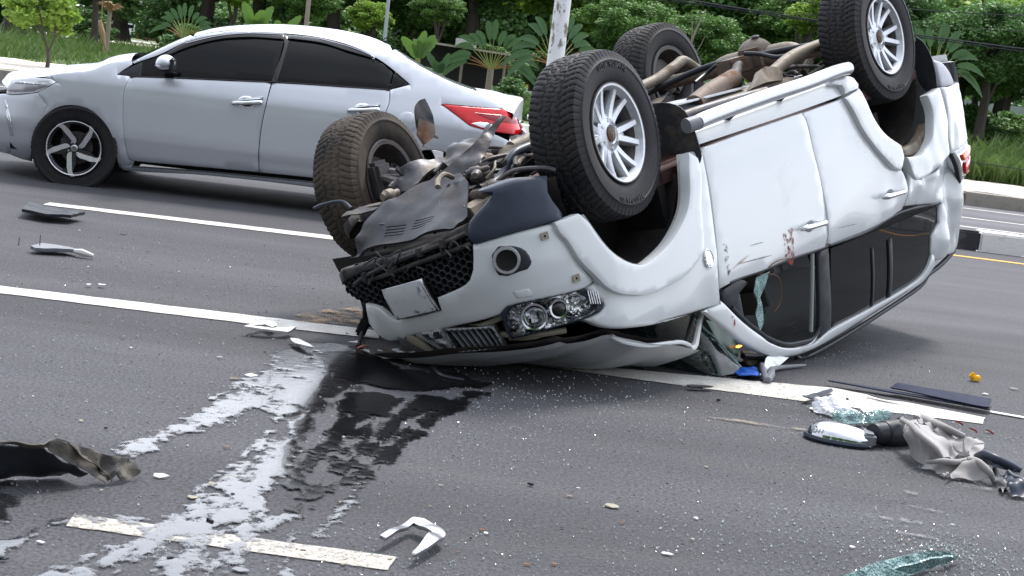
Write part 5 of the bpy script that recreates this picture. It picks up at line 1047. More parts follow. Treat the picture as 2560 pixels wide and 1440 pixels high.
x=B(); x.tube([(-.9,.62,.34),(-1.05,.2,.25),(-1.1,-.1,.24),(-1.25,-.5,.26),(-1.3,-.7,.30)],.02,10); x.ob('stabilizer_bar','blackpl',U)
x=B(); x.box((-.98,-.10,.27),(.20,.13,.10),Matrix.Rotation(.2,3,'Z'),bev=.012); x.box((-1.08,-.16,.25),(.05,.14,.12),bev=.008); x.ob('axle_stop_bracket','rust',U)
x=B(); x.tube([Vector(q) for q in p_cable],.014,8); x.ob('cable','blackpl',U)
x=B(); x.tube([Vector(q) for q in p_cable2],.012,8); x.ob('cable','blackpl',U)
x=B(); x.tube([(-.75,-.50,.36),(-1.0,-.42,.34),(-1.42,-.40,.40)],.012,8); x.tube([(-.9,-.6,.40),(-1.3,-.62,.36),(-1.42,-.62,.38)],.009,8); x.ob('brake_line','dustypl',U)
lumps(21,12,-1.7,-.8,-.55,.55,.34,.46,['darkunder','tan','rust','dustypl'],'drivetrain_piece',U)
lumps(22,8,-2.25,-1.8,-.5,.5,.40,.5,['darkunder','dustypl'],'drivetrain_piece',U)
x=B(); x.tube([(-1.8,-.55,.42),(-2.1,-.55,.42)],.07,14); x.ob('rear_silencer','rust',U)
HOOK=None
# ================= wheels
def tyre_mesh(name,R=.388,rb=.222,hw=.132,N=420,mat='tyre',flat=0,tread=True):
    prof=[]   # (r,y)
    side=[(rb,-.100),(rb+.008,-.110),(rb+.03,-.124),(rb+.065,-.1345),(rb+.10,-.136),(rb+.103,-.139),(rb+.109,-.139),(rb+.112,-.135),(rb+.128,-.130),(R-.012,-.121)]
    side=[(r,y*hw/.136) for r,y in side]
    tr=[]
    K=26
    for i in range(K+1):
        y=-1+2*i/K; tr.append((R-.008*abs(y)**4,y*hw*.80))
    prof=side+tr+[(r,-y) for r,y in side[::-1]]
    ns=len(side); V=[];F=[]; m=len(prof)
    for i in range(N):
        a=2*math.pi*i/N
        for j,(r,y) in enumerate(prof):
            if ns<=j<ns+K+1:
                yy=(j-ns)/K*2-1; g=0; ph=a*R/.031
                for c_ in (-.42,0,.42):
                    if abs(yy-c_-.035*math.sin(ph*math.pi))<.055: g=1
                if abs(yy)>.50:
                    q=(ph*.9+abs(yy)*1.4+(0 if yy<0 else .5))%1
                    if q<.20: g=1
                elif abs(abs(yy)-.22)<.16:
                    q=(ph*1.3+abs(yy)*1.0*(1 if yy>0 else -1))%1
                    if q<.13: g=.7
                r-=.0065*g
            elif ns-2<=j<ns or ns+K+1<=j<ns+K+3:
                yy=1; ph=a*R/.031; q=(ph*.9+1.4+(0 if j<ns else .5))%1
                if q<.20: r-=.005; y*=.99
            V.append((r*math.cos(a),y,r*math.sin(a)))
    for i in range(N):
        for j in range(m-1):
            p=i*m+j; q=((i+1)%N)*m+j; F.append((p,p+1,q+1,q))
    me=bpy.data.meshes.new(name); me.from_pydata(V,[],F); me.update(); me.materials.append(MT[mat]); smooth_mesh(me,38); return me
def ring_text(txt,r,arc,y,size,mat,outward=-1):
    """raised lettering bent round the sidewall"""
    cu=bpy.data.curves.new('t','FONT'); cu.body=txt; cu.size=size; cu.extrude=.0016; cu.align_x='CENTER'; cu.resolution_u=1
    ob=bpy.data.objects.new('t',cu); me=bpy.data.meshes.new_from_object(ob); bpy.data.objects.remove(ob); me.name='sidewall_lettering'
    for v in me.vertices:
        a=arc-outward*0-(v.co.x*outward*-1)/r*-1; rr=r+v.co.y; v.co=Vector((rr*math.cos(arc+v.co.x/r*outward*-1),y+v.co.z*outward,rr*math.sin(arc+v.co.x/r*outward*-1)))
    me.materials.append(MT[mat]); return me
tyA=tyre_mesh('tyre'); 
tx1=ring_text('DUNLOP  AT25',.298,math.pi*1.5,-.1345,.036,'tyretext'); tx2=ring_text('GRANDTREK',.298,math.pi*.5,-.1345,.036,'tyretext')
def build(fn,name,mat,smooth=35):
    x=B(); fn(x); o=mesh_obj(name,x.V,x.F,mat,None,smooth); me=o.data; bpy.data.objects.remove(o); return me
def f_barrel(x): x.lathe([(.205,.118),(.228,.122),(.231,.113),(.222,.105),(.214,.10),(.205,.06),(.19,.0),(.195,-.06),(.214,-.10),(.222,-.105),(.231,-.113),(.2305,-.121),(.226,-.122),(.216,-.112),(.206,-.09),(.186,.02),(.20,.10),(.205,.118)],72)
me_barrel=build(f_barrel,'rim','alloyin')
def f_face(x):
    x.lathe([(.200,-.085),(.213,-.113),(.2155,-.118),(.2275,-.1215),(.2285,-.119),(.226,-.110),(.212,-.08)],72)
    # hub
    x.lathe([(.0,-.070),(.036,-.070),(.040,-.076),(.044,-.078),(.050,-.074),(.078,-.068),(.092,-.062),(.096,-.045),(.09,-.02),(0,-.02)],48)
    for k in range(6):
        for s_ in (-1,1):
            a0=k*math.pi/3+s_*math.radians(10); a1=k*math.pi/3+s_*math.radians(13.5)
            V=[];ns=8
            for i in range(ns+1):
                t=i/ns; r=.072+(.214-.072)*t; a=a0*(1-t)+a1*t; wd=(.0195*(1-t)+.0150*t); yf=-(.068+.035*t**1.5)
                dx,dz=math.cos(a),math.sin(a); px_,pz_=-dz,dx
                for ww,yy in ((-wd,yf+.006),(-wd*.7,yf),(wd*.7,yf),(wd,yf+.006),(wd*1.25,yf+.035),(-wd*1.25,yf+.035)):
                    V.append((dx*r+px_*ww,yy,dz*r+pz_*ww))
            F=[]
            for i in range(ns):
                for j in range(6): F.append((i*6+j,i*6+(j+1)%6,(i+1)*6+(j+1)%6,(i+1)*6+j))
            x.add(V,F)
        # web between the pair near the hub
        a=k*math.pi/3; V=[]
        for r,h in ((.075,.02),(.125,.022)):
            for q in (-1,1): V.append((math.cos(a)*r-math.sin(a)*h*q*.9,-.066 - (.004 if r>.1 else 0),math.sin(a)*r+math.cos(a)*h*q*.9))
        V.append((math.cos(a)*.135,-.062,math.sin(a)*.135)); x.add(V,[(0,1,3,4,2)])
me_face=build(f_face,'alloy_face','alloy')
me_cap=build(lambda x:x.lathe([(0,-.083),(.026,-.0825),(.033,-.080),(.035,-.072)],32),'centre_cap','rust')
def f_lug(x):
    x.lathe([(0,-.060),(.0065,-.060),(.0065,-.076),(.004,-.079),(0,-.079)],6)
me_lug=build(f_lug,'lug_nut','satin')
me_well=build(lambda x:x.lathe([(0,-.0695),(.0125,-.0695),(.0128,-.068)],16),'lug_well','black')
me_disc=build(lambda x:(x.lathe([(.06,-.02),(.06,.03),(.155,.03),(.155,.006),(.06,.006)],40),x.lathe([(0,-.02),(.075,-.02),(.08,.09),(.05,.11),(0,.11)],30),x.box((.11,.03,.09),(.12,.10,.1),bev=.02)),'brake_disc','metaldust')
def cap_logo(x):
    for k in range(3):
        a=math.pi/2+k*2*math.pi/3; c,s=math.cos(a),math.sin(a)
        def P(u,v): return (c*u-s*v, s*u+c*v)
        x.prism([P(.0,0),P(.009,.0055),P(.018,0),P(.009,-.0055)],-.0855,-.083)
me_logo=build(cap_logo,'emblem','tan')
def suv_wheel(cx,cy,cz,steer,side,ang,dusty_=False,cant=0):
    e=bpy.data.objects.new('wheel',None); link(e,U); e.empty_display_size=.1
    e.location=(cx,cy,cz); e.rotation_euler=(cant,ang,steer) ; e.rotation_mode='YXZ'
    M=Matrix.Translation((cx,cy,cz))@Matrix.Rotation(steer,4,'Z')@Matrix.Rotation(cant,4,'X')
    if side>0: M=M@Matrix.Rotation(math.pi,4,'Z')
    M=M@Matrix.Rotation(ang,4,'Y'); e.matrix_local=M
    def add(me,nm,loc=(0,0,0)):
        o=bpy.data.objects.new(nm,me); link(o,e); o.location=loc; return o
    t=add(tyA if not dusty_ else tyD,'tyre'); add(tx1,'sidewall_lettering'); add(tx2,'sidewall_lettering')
    add(me_barrel,'rim'); add(me_face,'alloy_face'); add(me_cap,'centre_cap'); add(me_logo,'emblem'); add(me_disc,'brake_disc')
    for k in range(6):
        a=(k+.5)*math.pi/3; add(me_well,'lug_well',(.062*math.cos(a),0,.062*math.sin(a))); add(me_lug,'lug_nut',(.062*math.cos(a),.004,.062*math.sin(a)))
    return e
tyD=tyre_mesh('tyre',mat='tyredust')
for v in tyD.vertices:   # burst and wrinkled
    a=math.atan2(v.co.z,v.co.x); k=max(0,math.cos(a-2.6))**2
    r=math.hypot(v.co.x,v.co.z)
    if v.co.y<0 or True:
        d=noise.noise(Vector((a*3,r*14,v.co.y*4)))*.012*k
        v.co.y+=d*(1 if r<.36 else .3); f=1-.02*k*(r-.22)/.166; v.co.x*=f; v.co.z*=f
suv_wheel(1.393,-.737,.320,-.10,-1,.15)
suv_wheel(-1.46,-.73,.305,0,-1,.10)
suv_wheel(-1.50,.80,.305,0,1,.4)
suv_wheel(1.27,.83,.365,-.20,1,.9,True)
# ================================================================= silver sedan
SRZ=3.2136816; SVT=Vector((-2.35886,13.42807,0))
sedan=empty('silver_sedan','silver four door sedan standing behind the overturned white SUV','car',SVT,SRZ)
S_='silver'; D=sedan
def dn0(s,z): return .0015*noise.noise(Vector((s*2,z*2,1)))
def sedc(s,z,off=0):
    x,y,zz=sed(s,z,off)
    # shoulder crease under the belt and a soft hollow low in the doors
    return (x,y,zz)
def sedR(s,z,off=0):
    a=sed(s,z,off); return (a[0],-a[1],a[2])
def both(name,out,mat,lift=0,holes=(),res=.06,rnd=.006,th=.02,far=True,**k):
    a=panel(name,out,sed,mat,D,holes=holes,res=res,rnd=rnd,th=th,lift=lift,**k)
    if far: panel(name,out,sedR,mat,D,res=res*2,rnd=rnd,th=th,lift=lift)
    return a
both('front_fender',e_fender,S_)
both('front_door',e_fdoor,S_)
both('rear_door',e_rdoor,S_)
both('side_frame',e_body,S_,res=.06,rnd=.008)
both('front_bumper',e_bumper,S_,rnd=.008)
both('sill',e_sill,S_,rnd=.008,lift=.004)
h_=both('headlight',e_head,'clearlens',rnd=.008,lift=.004)
Hq=np.array(e_head); hc=Hq.mean(0)
panel('lamp_bezel',[tuple(hc+(q-hc)*np.array((.86,.6))-np.array((.02,.01))) for q in Hq],sed,'satin',h_,res=.04,rnd=.004,lift=.008,th=.004)
panel('lamp_strip',[tuple(hc+(q-hc)*np.array((.7,.16))+np.array((.0,.025))) for q in Hq],sed,'chrome',h_,res=.04,rnd=.003,lift=.013,th=.004)
both('fog_lamp_trim',e_fog,'chrome',rnd=.006,lift=.010)
for nm,o in (('front_door_window',e_gf),('rear_door_window',e_gr),('quarter_window',e_gq)): both(nm,o,'glass_dk',lift=-.010,rnd=.003)
both('b_pillar_trim',e_gb,'gloss',lift=-.006,rnd=.003)
both('mirror_base_trim',[e_gf[0],e_gf[1],(e_gf[1][0]+.06,e_gf[1][1]+.035),(e_gf[0][0]+.19,e_gf[0][1]+.002)],'blackpl',lift=-.004,rnd=.003)
both('window_visor',e_v1,'gloss',lift=.012,rnd=.008,res=.04); both('window_visor',e_v2,'gloss',lift=.012,rnd=.008,res=.04)
for a,b in ((e_v1,.02),(e_v2,.02)):
    x=B(); q=a[1:5]; x.tube([sed(s,z-.006,.017) for s,z in q],.0035,6); x.ob('visor_highlight','chrome',D)
x=B(); x.tube([sed(s,z,.001) for s,z in (e_fdoor[0],(e_fdoor[1][0],e_fdoor[1][1]),e_fdoor[2],e_fdoor[3],e_rdoor[1],e_rdoor[2],e_rdoor[3])],.007,6); x.ob('belt_strip','gloss',D)
x=B(); x.tube([sed(s,z,.006) for s,z in (e_sill[1],e_sill[2],e_sill[3],e_sill[4])],.006,6); x.ob('sill_strip','gloss',D)
# lamps at the back
t_=both('tail_light',e_tail,'red',lift=.010,rnd=.010,res=.04)
Q=np.array(e_tail); qc=Q.mean(0)
panel('tail_lens_dark',[tuple(qc+(q-qc)*np.array((.55,.30))+np.array((.02,.015))) for q in Q],sed,'darkred',t_,res=.04,rnd=.004,lift=.013,th=.004)
both('reverse_lamp',e_tw,'clearlens',lift=.016,rnd=.005,res=.03)
# handles
hn=e_hnd
for (a,b,cc) in ((hn[0],hn[1],hn[2]),(hn[3],hn[4],hn[5])):
    cx=(a[0]+b[0])/2; cz=(a[1]+b[1])/2
    cup=panel('handle_bowl',[(cx-.005+.075*math.cos(q*.5236),cz-.008+.050*math.sin(q*.5236)) for q in range(12)],sed,'chrome',D,res=.03,rnd=.01,lift=.004,th=.004)
    panel('handle_bowl_inner',[(cx-.005+.058*math.cos(q*.5236),cz-.010+.036*math.sin(q*.5236)) for q in range(12)],sed,'darkalloy',cup,res=.03,rnd=.008,lift=.007,th=.002)
    x=B(); L_=(b[0]-a[0]); x.tube([sed(a[0]+L_*k,a[1]+(b[1]-a[1])*k*.6,l) for k,l in ((0,.008),(.1,.03),(.5,.038),(.9,.03),(1,.008))],[.010,.018,.016,.020,.010],10); x.ob('door_handle','chrome',D)
    x=B(); x.tube([sed(a[0]+L_*k,a[1]+.014+(b[1]-a[1])*k,.012) for k in (0,.5,1)],[.004,.010,.012],8); x.ob('handle_cover','chrome',D)
# fuel flap
fc=e_fuel[0]; fr_=abs(e_fuel[0][0]-e_fuel[1][0])
panel('fuel_flap',[(fc[0]-.0+.085*math.cos(q*.39),fc[1]-.03+.085*math.sin(q*.39)) for q in range(16)],sed,S_,D,res=.04,rnd=.005,lift=.0035,th=.003)
# roof, glass, bonnet, boot: lofts between the two sides
def edge(s,z,off=0): return Vector(sed(s,z,off))
def loft(name,L_,mat,crown,nx=18,lift=0,inset=0,ex=2.3):
    """L_: points along the near edge; the surface spans to the mirrored edge"""
    rows=[]
    for p in L_:
        p=Vector(p); r=[]
        for j in range(nx+1):
            k=-1+2*j/nx; r.append((p.x+crown[0]*(1-k*k),p.y*k*-1,p.z+crown[1]*(1-abs(k)**ex)+lift))
        rows.append(r)
    R=[]
    for i in range((len(rows)-1)*4+1): R.append([cr([r[j] for r in rows],i/4) for j in range(nx+1)])
    return grid(name,R,mat,D,60)
bd=e_body
def Eb(i,dz=0,dy=0): p=Vector(sed(bd[i][0],bd[i][1],0)); return (p.x,p.y+dy,p.z+dz)
loft('roof',[Eb(3),Eb(4),Eb(5),Eb(6),Eb(7),Eb(8),Eb(9,0)],S_,(.03,.035))
p9=Eb(9); p13=Eb(13)
loft('rear_window',[Eb(9,-.004,-.01),Eb(10,-.006,-.02),Eb(11,-.006,-.03),Eb(12,-.006,-.04),Eb(13,-.01,-.04)],MT['silver'] if False else 'rearglass' if 'rearglass' in MT else simple('rear_glass',(.30,.33,.38),.04,.25),(-.03,.015))
pc_=Vector(Eb(13)); pt=Vector(Eb(15))
BR=[(-1.83,.632,1.105,-.02,.02),(-1.99,.620,1.058,-.03,.062),(-2.07,.615,1.004,-.05,.10),(-2.13,.615,.985,-.08,.115),(-2.155,.615,.970,-.10,.12),(-2.15,.615,.92,-.11,.10),(-2.145,.615,.84,-.12,.06),(-2.14,.615,.78,-.12,.02)]
rows=[]
for (bx,by,bz,cx_,cz_) in BR: rows.append([(bx+cx_*(1-abs(-1+2*j_/30)**2),-by*(-1+2*j_/30)*-1,bz+cz_*(1-abs(-1+2*j_/30)**5)) for j_ in range(31)])
rows=[[cr([r[j_] for r in rows],i_/4) for j_ in range(31)] for i_ in range((len(rows)-1)*4+1)]
grid('boot_lid',rows,S_,D,60)
loft('rear_bumper',[(-2.235,.60,.86),(-2.28,.64,.80),(-2.285,.66,.55),(-2.24,.68,.35),(-2.15,.66,.22)],S_,(-.04,.0))
x=B(); x.tube([(-2.27+.10*((k-5.5)/5.5)**2,.56-.1*k,.90) for k in range(12)],.014,8); x.ob('boot_garnish','chrome',D)
# bonnet
hp=[sed(*q) for q in (e_head[1],e_head[2],e_head[3])]+[sed(*q) for q in e_fender[4:10]]
hp=[(hp[0][0]+.015,hp[0][1]-.02,hp[0][2]-.02)]+[(a,b-.004,c+.002) for a,b,c in hp]
print('hp',[tuple(round(v,3) for v in q) for q in hp])
hp.sort(key=lambda q:-q[0])
rows=[]
for a,b,c in hp:
    k0=max(0,min(1,(a-1.2)/.9)); rows.append([(a+(.05+.17*k0)*(1-abs(-1+2*j_/24)**2),b*(-1+2*j_/24)*-1,c+(.055-.03*k0)*(1-abs(-1+2*j_/24)**3)) for j_ in range(25)])
rows=[[cr([r[j_] for r in rows],i_/3) for j_ in range(25)] for i_ in range((len(rows)-1)*3+1)]
grid('bonnet',rows,S_,D,60)
loft('cowl',[(.95,.67,.975),(.86,.66,.985),(.80,.66,1.005)],'blackpl',(.05,.02))
wp=[Eb(0,-.01,-.02),Eb(1,-.01,-.02),Eb(2,-.01,-.02),Eb(3,-.008,-.02)]
loft('windscreen',wp,'glass_dk',(.10,.015))
x=B(); x.tube([(.93,.50,1.012),(.86,.2,1.03),(.85,-.1,1.03)],.008,6); x.tube([(.95,.62,1.00),(.93,.50,1.02),(.98,.44,1.01)],.012,6); x.ob('windscreen_wiper','blackpl',D)
# grille and emblem at the nose (seen from aside)
x=B(); 
for k in range(6): x.box((2.13-.01*k,0,.30+.055*k),(.03,1.0-.03*k,.012))
x.ob('grille','blackpl',D)
# antenna
x=B(); x.box((-1.02,0,1.415),(.09,.035,.03),bev=.01); x.tube([(-1.0,0,1.42),(-1.16,0,1.535)],.005,6); x.ob('roof_antenna','blackpl',D)
# door mirror
p,t,bb,n=frame_at(e_mir[0][0],e_mir[0][1],.0,sed)
x=B(); bm=bmesh.new(); bmesh.ops.create_uvsphere(bm,u_segments=20,v_segments=14,radius=1)
V=[];mc=Vector((.60,.99,1.045))
for v in bm.verts:
    c_=v.co; xx=c_.x*(.075) ; xx=min(xx,.05) if False else xx
    V.append(mc+Vector((xx+(.02 if c_.z<0 else -.005)*abs(c_.z),c_.y*.115,c_.z*.068 if c_.z>0 else c_.z*.05)))
bm.verts.index_update(); F=[[v.index for v in f.verts] for f in bm.faces]; bm.free()
x.add(V,F); x.mi=1; x.box(mc+Vector((-.055,0,0)),(.03,.19,.10),bev=.012); x.box(mc+Vector((.0,-.10,-.055)),(.07,.17,.035),bev=.01); x.mi=2; x.box(mc+Vector((.035,.03,-.022)),(.06,.14,.012),bev=.004)
x.ob('door_mirror',S_,D,50,['blackpl','clearlens'])
# arches, floor, inner body
for sx in (1.275,-1.275):
    for sy in (1,-1):
        V=[];F=[]
        for i in range(25):
            a=-.25+(math.pi+.5)*i/24
            for y,rr_ in ((.79,.345),(.55,.345),(.54,.02)): V.append((sx+rr_*math.cos(a),sy*y,.30+rr_*math.sin(a)))
        for i in range(24):
            for j in (0,1): F.append((i*3+j,i*3+j+1,i*3+j+4,i*3+j+3))
        mesh_obj('wheel_arch_liner',V,F,'black',D)
x=B(); x.box((0,0,.30),(3.6,1.45,.16)); x.box((0,0,.6),(1.6,1.5,.5)); x.box((1.7,0,.45),(.6,1.2,.4)); x.box((-1.9,0,.55),(.5,1.2,.5)); x.ob('under_body','black',D)
x=B(); x.box((.2,.0,.85),(1.7,1.3,.1)); x.box((.1,.4,1.0),(.2,.4,.5),bev=.05); x.box((.1,-.4,1.0),(.2,.4,.5),bev=.05); x.ob('cabin_interior','int',D)
# badge
def text_mesh(txt,size,ext=.002,name='lettering'):
    cu=bpy.data.curves.new('t','FONT'); cu.body=txt; cu.size=size; cu.extrude=ext; cu.align_x='CENTER'; cu.align_y='CENTER'; cu.resolution_u=3
    ob=bpy.data.objects.new('t',cu); me=bpy.data.meshes.new_from_object(ob); bpy.data.objects.remove(ob); me.name=name; return me
me=text_mesh('VIOS',.055); me.materials.append(MT['chrome']); o=bpy.data.objects.new('model_badge',me); link(o,D)
o.matrix_local=Matrix.Translation((-2.272,.47,.965))@Matrix.Rotation(math.radians(-90),4,'Z')@Matrix.Rotation(math.radians(90),4,'X')
o.matrix_local=Matrix(((0,0,-1,-2.285),(-1,0,0,.44),(0,1,0,.955),(0,0,0,1)))
# wheels
TS=tyre_mesh('tyre',R=.290,rb=.208,hw=.098,N=240)
def f_b(x): x.lathe([(.19,.10),(.213,.106),(.217,.10),(.21,.092),(.20,.05),(.18,-.02),(.19,-.075),(.208,-.092),(.2165,-.099),(.2165,-.103),(.211,-.104),(.205,-.098),(.20,-.06),(.182,.02),(.19,.1)],64)
meb=build(f_b,'rim','darkalloy')
mer=build(lambda x:x.lathe([(.2075,-.1035),(.2130,-.1068),(.2165,-.1055),(.2165,-.101)],64),'rim_edge','machined')
pol=[(1065,690),(1090,640),(1130,600),(1190,530),(1270,470),(1330,460),(1375,500),(1300,525),(1240,590),(1180,650),(1105,735),(1085,745)]
pol=[((a-1090)*.215/408,-(b-808)*.215/408) for a,b in pol]
def f_sp(x):
    for k in range(5):
        a=k*2*math.pi/5+.0; c,s=math.cos(a),math.sin(a)
        # dish: deeper near the hub
        P_=[(c*u-s*v,s*u+c*v) for u,v in pol]; n=len(P_)
        y=lambda q:-.078-.026*min(1,math.hypot(*q)/.2)
        V=[(-q[0],y(q),q[1]) for q in P_]+[(-q[0],y(q)+.02,q[1]) for q in P_]
        x.add(V,[tuple(range(n)),]+[(i,(i+1)%n,(i+1)%n+n,i+n) for i in range(n)])
mes=build(f_sp,'machined_spoke','machined')
def f_dk(x):
    for k in range(5):
        a=k*2*math.pi/5
        def P(r,d): return (-r*math.cos(a+d),r*math.sin(a+d))
        q=[P(.03,.5),P(.03,1.4),P(.12,1.05),P(.205,1.35),P(.208,.95),P(.12,.75)]; n=6
        V=[(u,-.070-.018*min(1,math.hypot(u,v)/.2),v) for u,v in q]+[(u,-.05,v) for u,v in q]; x.add(V,[tuple(range(n))]+[(i,(i+1)%n,(i+1)%n+n,i+n) for i in range(n)])
    x.lathe([(0,-.07),(.055,-.072),(.06,-.05)],24)
med=build(f_dk,'dark_spoke','darkalloy')
mec=build(lambda x:x.lathe([(0,-.092),(.022,-.091),(.028,-.086),(.029,-.06)],28),'centre_cap','satin')
def f_logo(x):
    for (rx,rz) in ((.019,.013),(.006,.0125),(.0125,.005)):
        V=[];N=20
        for i in range(N):
            a=2*math.pi*i/N
            V+=[(rx*math.cos(a),-.0935,rz*math.sin(a)+(.004 if rx<.019 and rz<.01 else 0)),((rx-.0025)*math.cos(a),-.0935,(rz-.0025)*math.sin(a)+(.004 if rx<.019 and rz<.01 else 0))]
        x.add(V,[(2*i,2*i+1,(2*i+3)%(2*N),(2*i+2)%(2*N)) for i in range(N)])
mel=build(f_logo,'emblem','darkalloy')
men=build(lambda x:x.lathe([(0,-.090),(.008,-.088),(.010,-.07)],8),'lug_nut','satin')
mebk=build(lambda x:(x.lathe([(.05,-.01),(.05,.02),(.13,.02),(.13,-.005),(.05,-.005)],36),x.box((-.09,.0,.03),(.07,.05,.10),bev=.015),x.lathe([(0,-.05),(.05,-.05),(.05,.08),(0,.08)],20)),'brake_disc','metaldust')
mebc=build(lambda x:x.lathe([(0,.03),(.2,.03),(.2,.035)],30),'wheel_back','black')
for sx in (1.275,-1.275):
    for sy in (1,-1):
        e=bpy.data.objects.new('wheel',None); link(e,D); e.empty_display_size=.1
        e.matrix_local=Matrix.Translation((sx,sy*.745,.290))@(Matrix.Rotation(math.pi,4,'Z') if sy>0 else Matrix.Identity(4))@Matrix.Rotation(.0,4,'Y')
        for me,nm in ((TS,'tyre'),(meb,'rim'),(mer,'rim_edge'),(mes,'machined_spoke'),(med,'dark_spoke'),(mec,'centre_cap'),(mel,'emblem'),(mebk,'brake_disc'),(mebc,'wheel_back')):
            link(bpy.data.objects.new(nm,me),e)
        for k in range(4):
            a=k*math.pi/2+.5; o=bpy.data.objects.new('lug_nut',men); link(o,e); o.location=(.048*math.cos(a),0,.048*math.sin(a))
# ================================================================= background
def foliage_mat(name,c1,c2,tr=.25):
    m=M_(name,c1,.6); oi=m.n('ObjectInfo'); f=m.noise(1.3,4); g=m.n('NewGeometry')
    c=m.mixc(m.ramp(f,.3,.7),c1,c2); c=m.mixc(.5,c,m.mixc(g.outputs['Random Per Island'],tuple(v*.55 for v in c1),tuple(min(1,v*1.35) for v in c2)))
    m.base(c); 
    d=m.n('BsdfTranslucent'); m.l(c,d.inputs[0]); mx=m.n('MixShader'); mx.inputs[0].default_value=tr; m.l(m.b.outputs[0],mx.inputs[1]); m.l(d.outputs[0],mx.inputs[2]); m.l(mx.outputs[0],m.t.nodes['Material Output'].inputs[0]); return m.m
MT['fdark']=foliage_mat('foliage_dark',(.055,.125,.045),(.125,.25,.07))
MT['fmid']=foliage_mat('foliage_mid',(.065,.15,.04),(.13,.25,.05))
MT['flight']=foliage_mat('foliage_light',(.15,.27,.035),(.26,.40,.06),.35)
MT['fpalm']=foliage_mat('foliage_palm',(.028,.07,.03),(.06,.13,.045),.25)
MT['grass']=foliage_mat('grass_blades',(.05,.11,.025),(.13,.20,.05),.3)
MT['stem']=simple('palm_stem',(.20,.24,.07),.5,nz=.2); MT['stemr']=simple('orange_stem',(.24,.14,.05),.5,nz=.2)
MT['bark']=simple('bark',(.09,.075,.06),.9,nz=.4,nscale=9,bump=.5); MT['barkd']=simple('dark_bark',(.06,.052,.045),.9,nz=.4,nscale=9,bump=.5); MT['barkl']=simple('pale_bark',(.24,.21,.17),.9,nz=.3,nscale=9)
MT['dry']=simple('dry_leaf_mat',(.30,.20,.12),.8,nz=.35,nscale=14)
def crown_mesh(name,n,leaf,clumps,seed,mat,squash=.75,hollow=.35):
    """leaf-sized faces in clumps spread through the volume of a unit crown"""
    rs=np.random.RandomState(seed); C=rs.normal(size=(clumps,3)); C/=np.linalg.norm(C,axis=1)[:,None]; C*=(hollow+(1-hollow)*rs.rand(clumps,1)**.5)*.80
    C[:,2]*=squash; R=.14+.20*rs.rand(clumps)
    k=rs.randint(0,clumps,n); P=rs.normal(size=(n,3)); P/=np.linalg.norm(P,axis=1)[:,None]; P*=(rs.rand(n,1)**.4); P[:,2]*=.6
    P=C[k]+P*R[k][:,None]
    a=rs.normal(size=(n,3)); a/=np.linalg.norm(a,axis=1)[:,None]; a[:,2]*=.5; b=np.cross(a,rs.normal(size=(n,3))); b/=np.linalg.norm(b,axis=1)[:,None]+1e-9
    l=leaf*(.6+.8*rs.rand(n,1)); w=l*.38
    V=np.stack([P-a*l*.5,P+b*w,P+a*l*.5,P-b*w],1).reshape(-1,3)
    me=bpy.data.meshes.new(name); me.from_pydata(V.tolist(),[],[(4*i,4*i+1,4*i+2,4*i+3) for i in range(n)]); me.update(); me.materials.append(MT[mat]); return me
CR={}
for nm,mat in (('d','fdark'),('m','fmid'),('l','flight')):
    CR[nm]=[crown_mesh('crown',26000 if nm!='l' else 12000,.055 if nm!='l' else .085,70,s,mat) for s in (1,2)]
CRf={nm:crown_mesh('crown',9000,.085,40,5,mat,.9,.1) for nm,mat in (('d','fdark'),('m','fmid'),('l','flight'))}
def trunk_mesh(h,r,seed,mat='bark',limbs=4,spread=.5):
    random.seed(seed); x=B(); P_=[(0,0,-.1)]
    for i in range(1,6): P_.append((random.uniform(-.06,.06)*h*.4,random.uniform(-.06,.06)*h*.4,h*i/5))
    x.tube(P_,[r*1.5]+[r*(1-.10*i) for i in range(1,6)],9)
    for k in range(limbs):
        a=random.uniform(0,6.3); z=h*random.uniform(.45,.95); b=Vector(P_[min(5,int(z/h*5))]); b.z=z
        x.tube([b,b+Vector((math.cos(a)*spread*.5,math.sin(a)*spread*.5,h*.25)),b+Vector((math.cos(a)*spread,math.sin(a)*spread,h*.55))],[r*.5,r*.35,r*.15],6)
    me=build(lambda y:y.add(x.V,x.F),'trunk',mat); return me
TR=[trunk_mesh(3.2,.16,s,'barkd') for s in (1,2,3)]
def tree(X,Y,h,rad,kind,v,label,group,trunk=None,cz=None,sx=1.0,zs=.85,name='tree',base=None):
    base=gz(Y) if base is None else base
    e=empty(name,label,'tree',(X,Y,base),random.uniform(0,6.3) if trunk is None else 0,group)
    o=bpy.data.objects.new('trunk',trunk or TR[v%3]); link(o,e)
    if trunk is None: s=h*.62/3.2; o.scale=(s*1.1,s*1.1,s)
    c=bpy.data.objects.new('crown',CR[kind][v%2]); link(c,e); c.location=(0,0,cz if cz is not None else h-rad*zs); c.scale=(rad*sx,rad*sx,rad*zs); return e
random.seed(5)
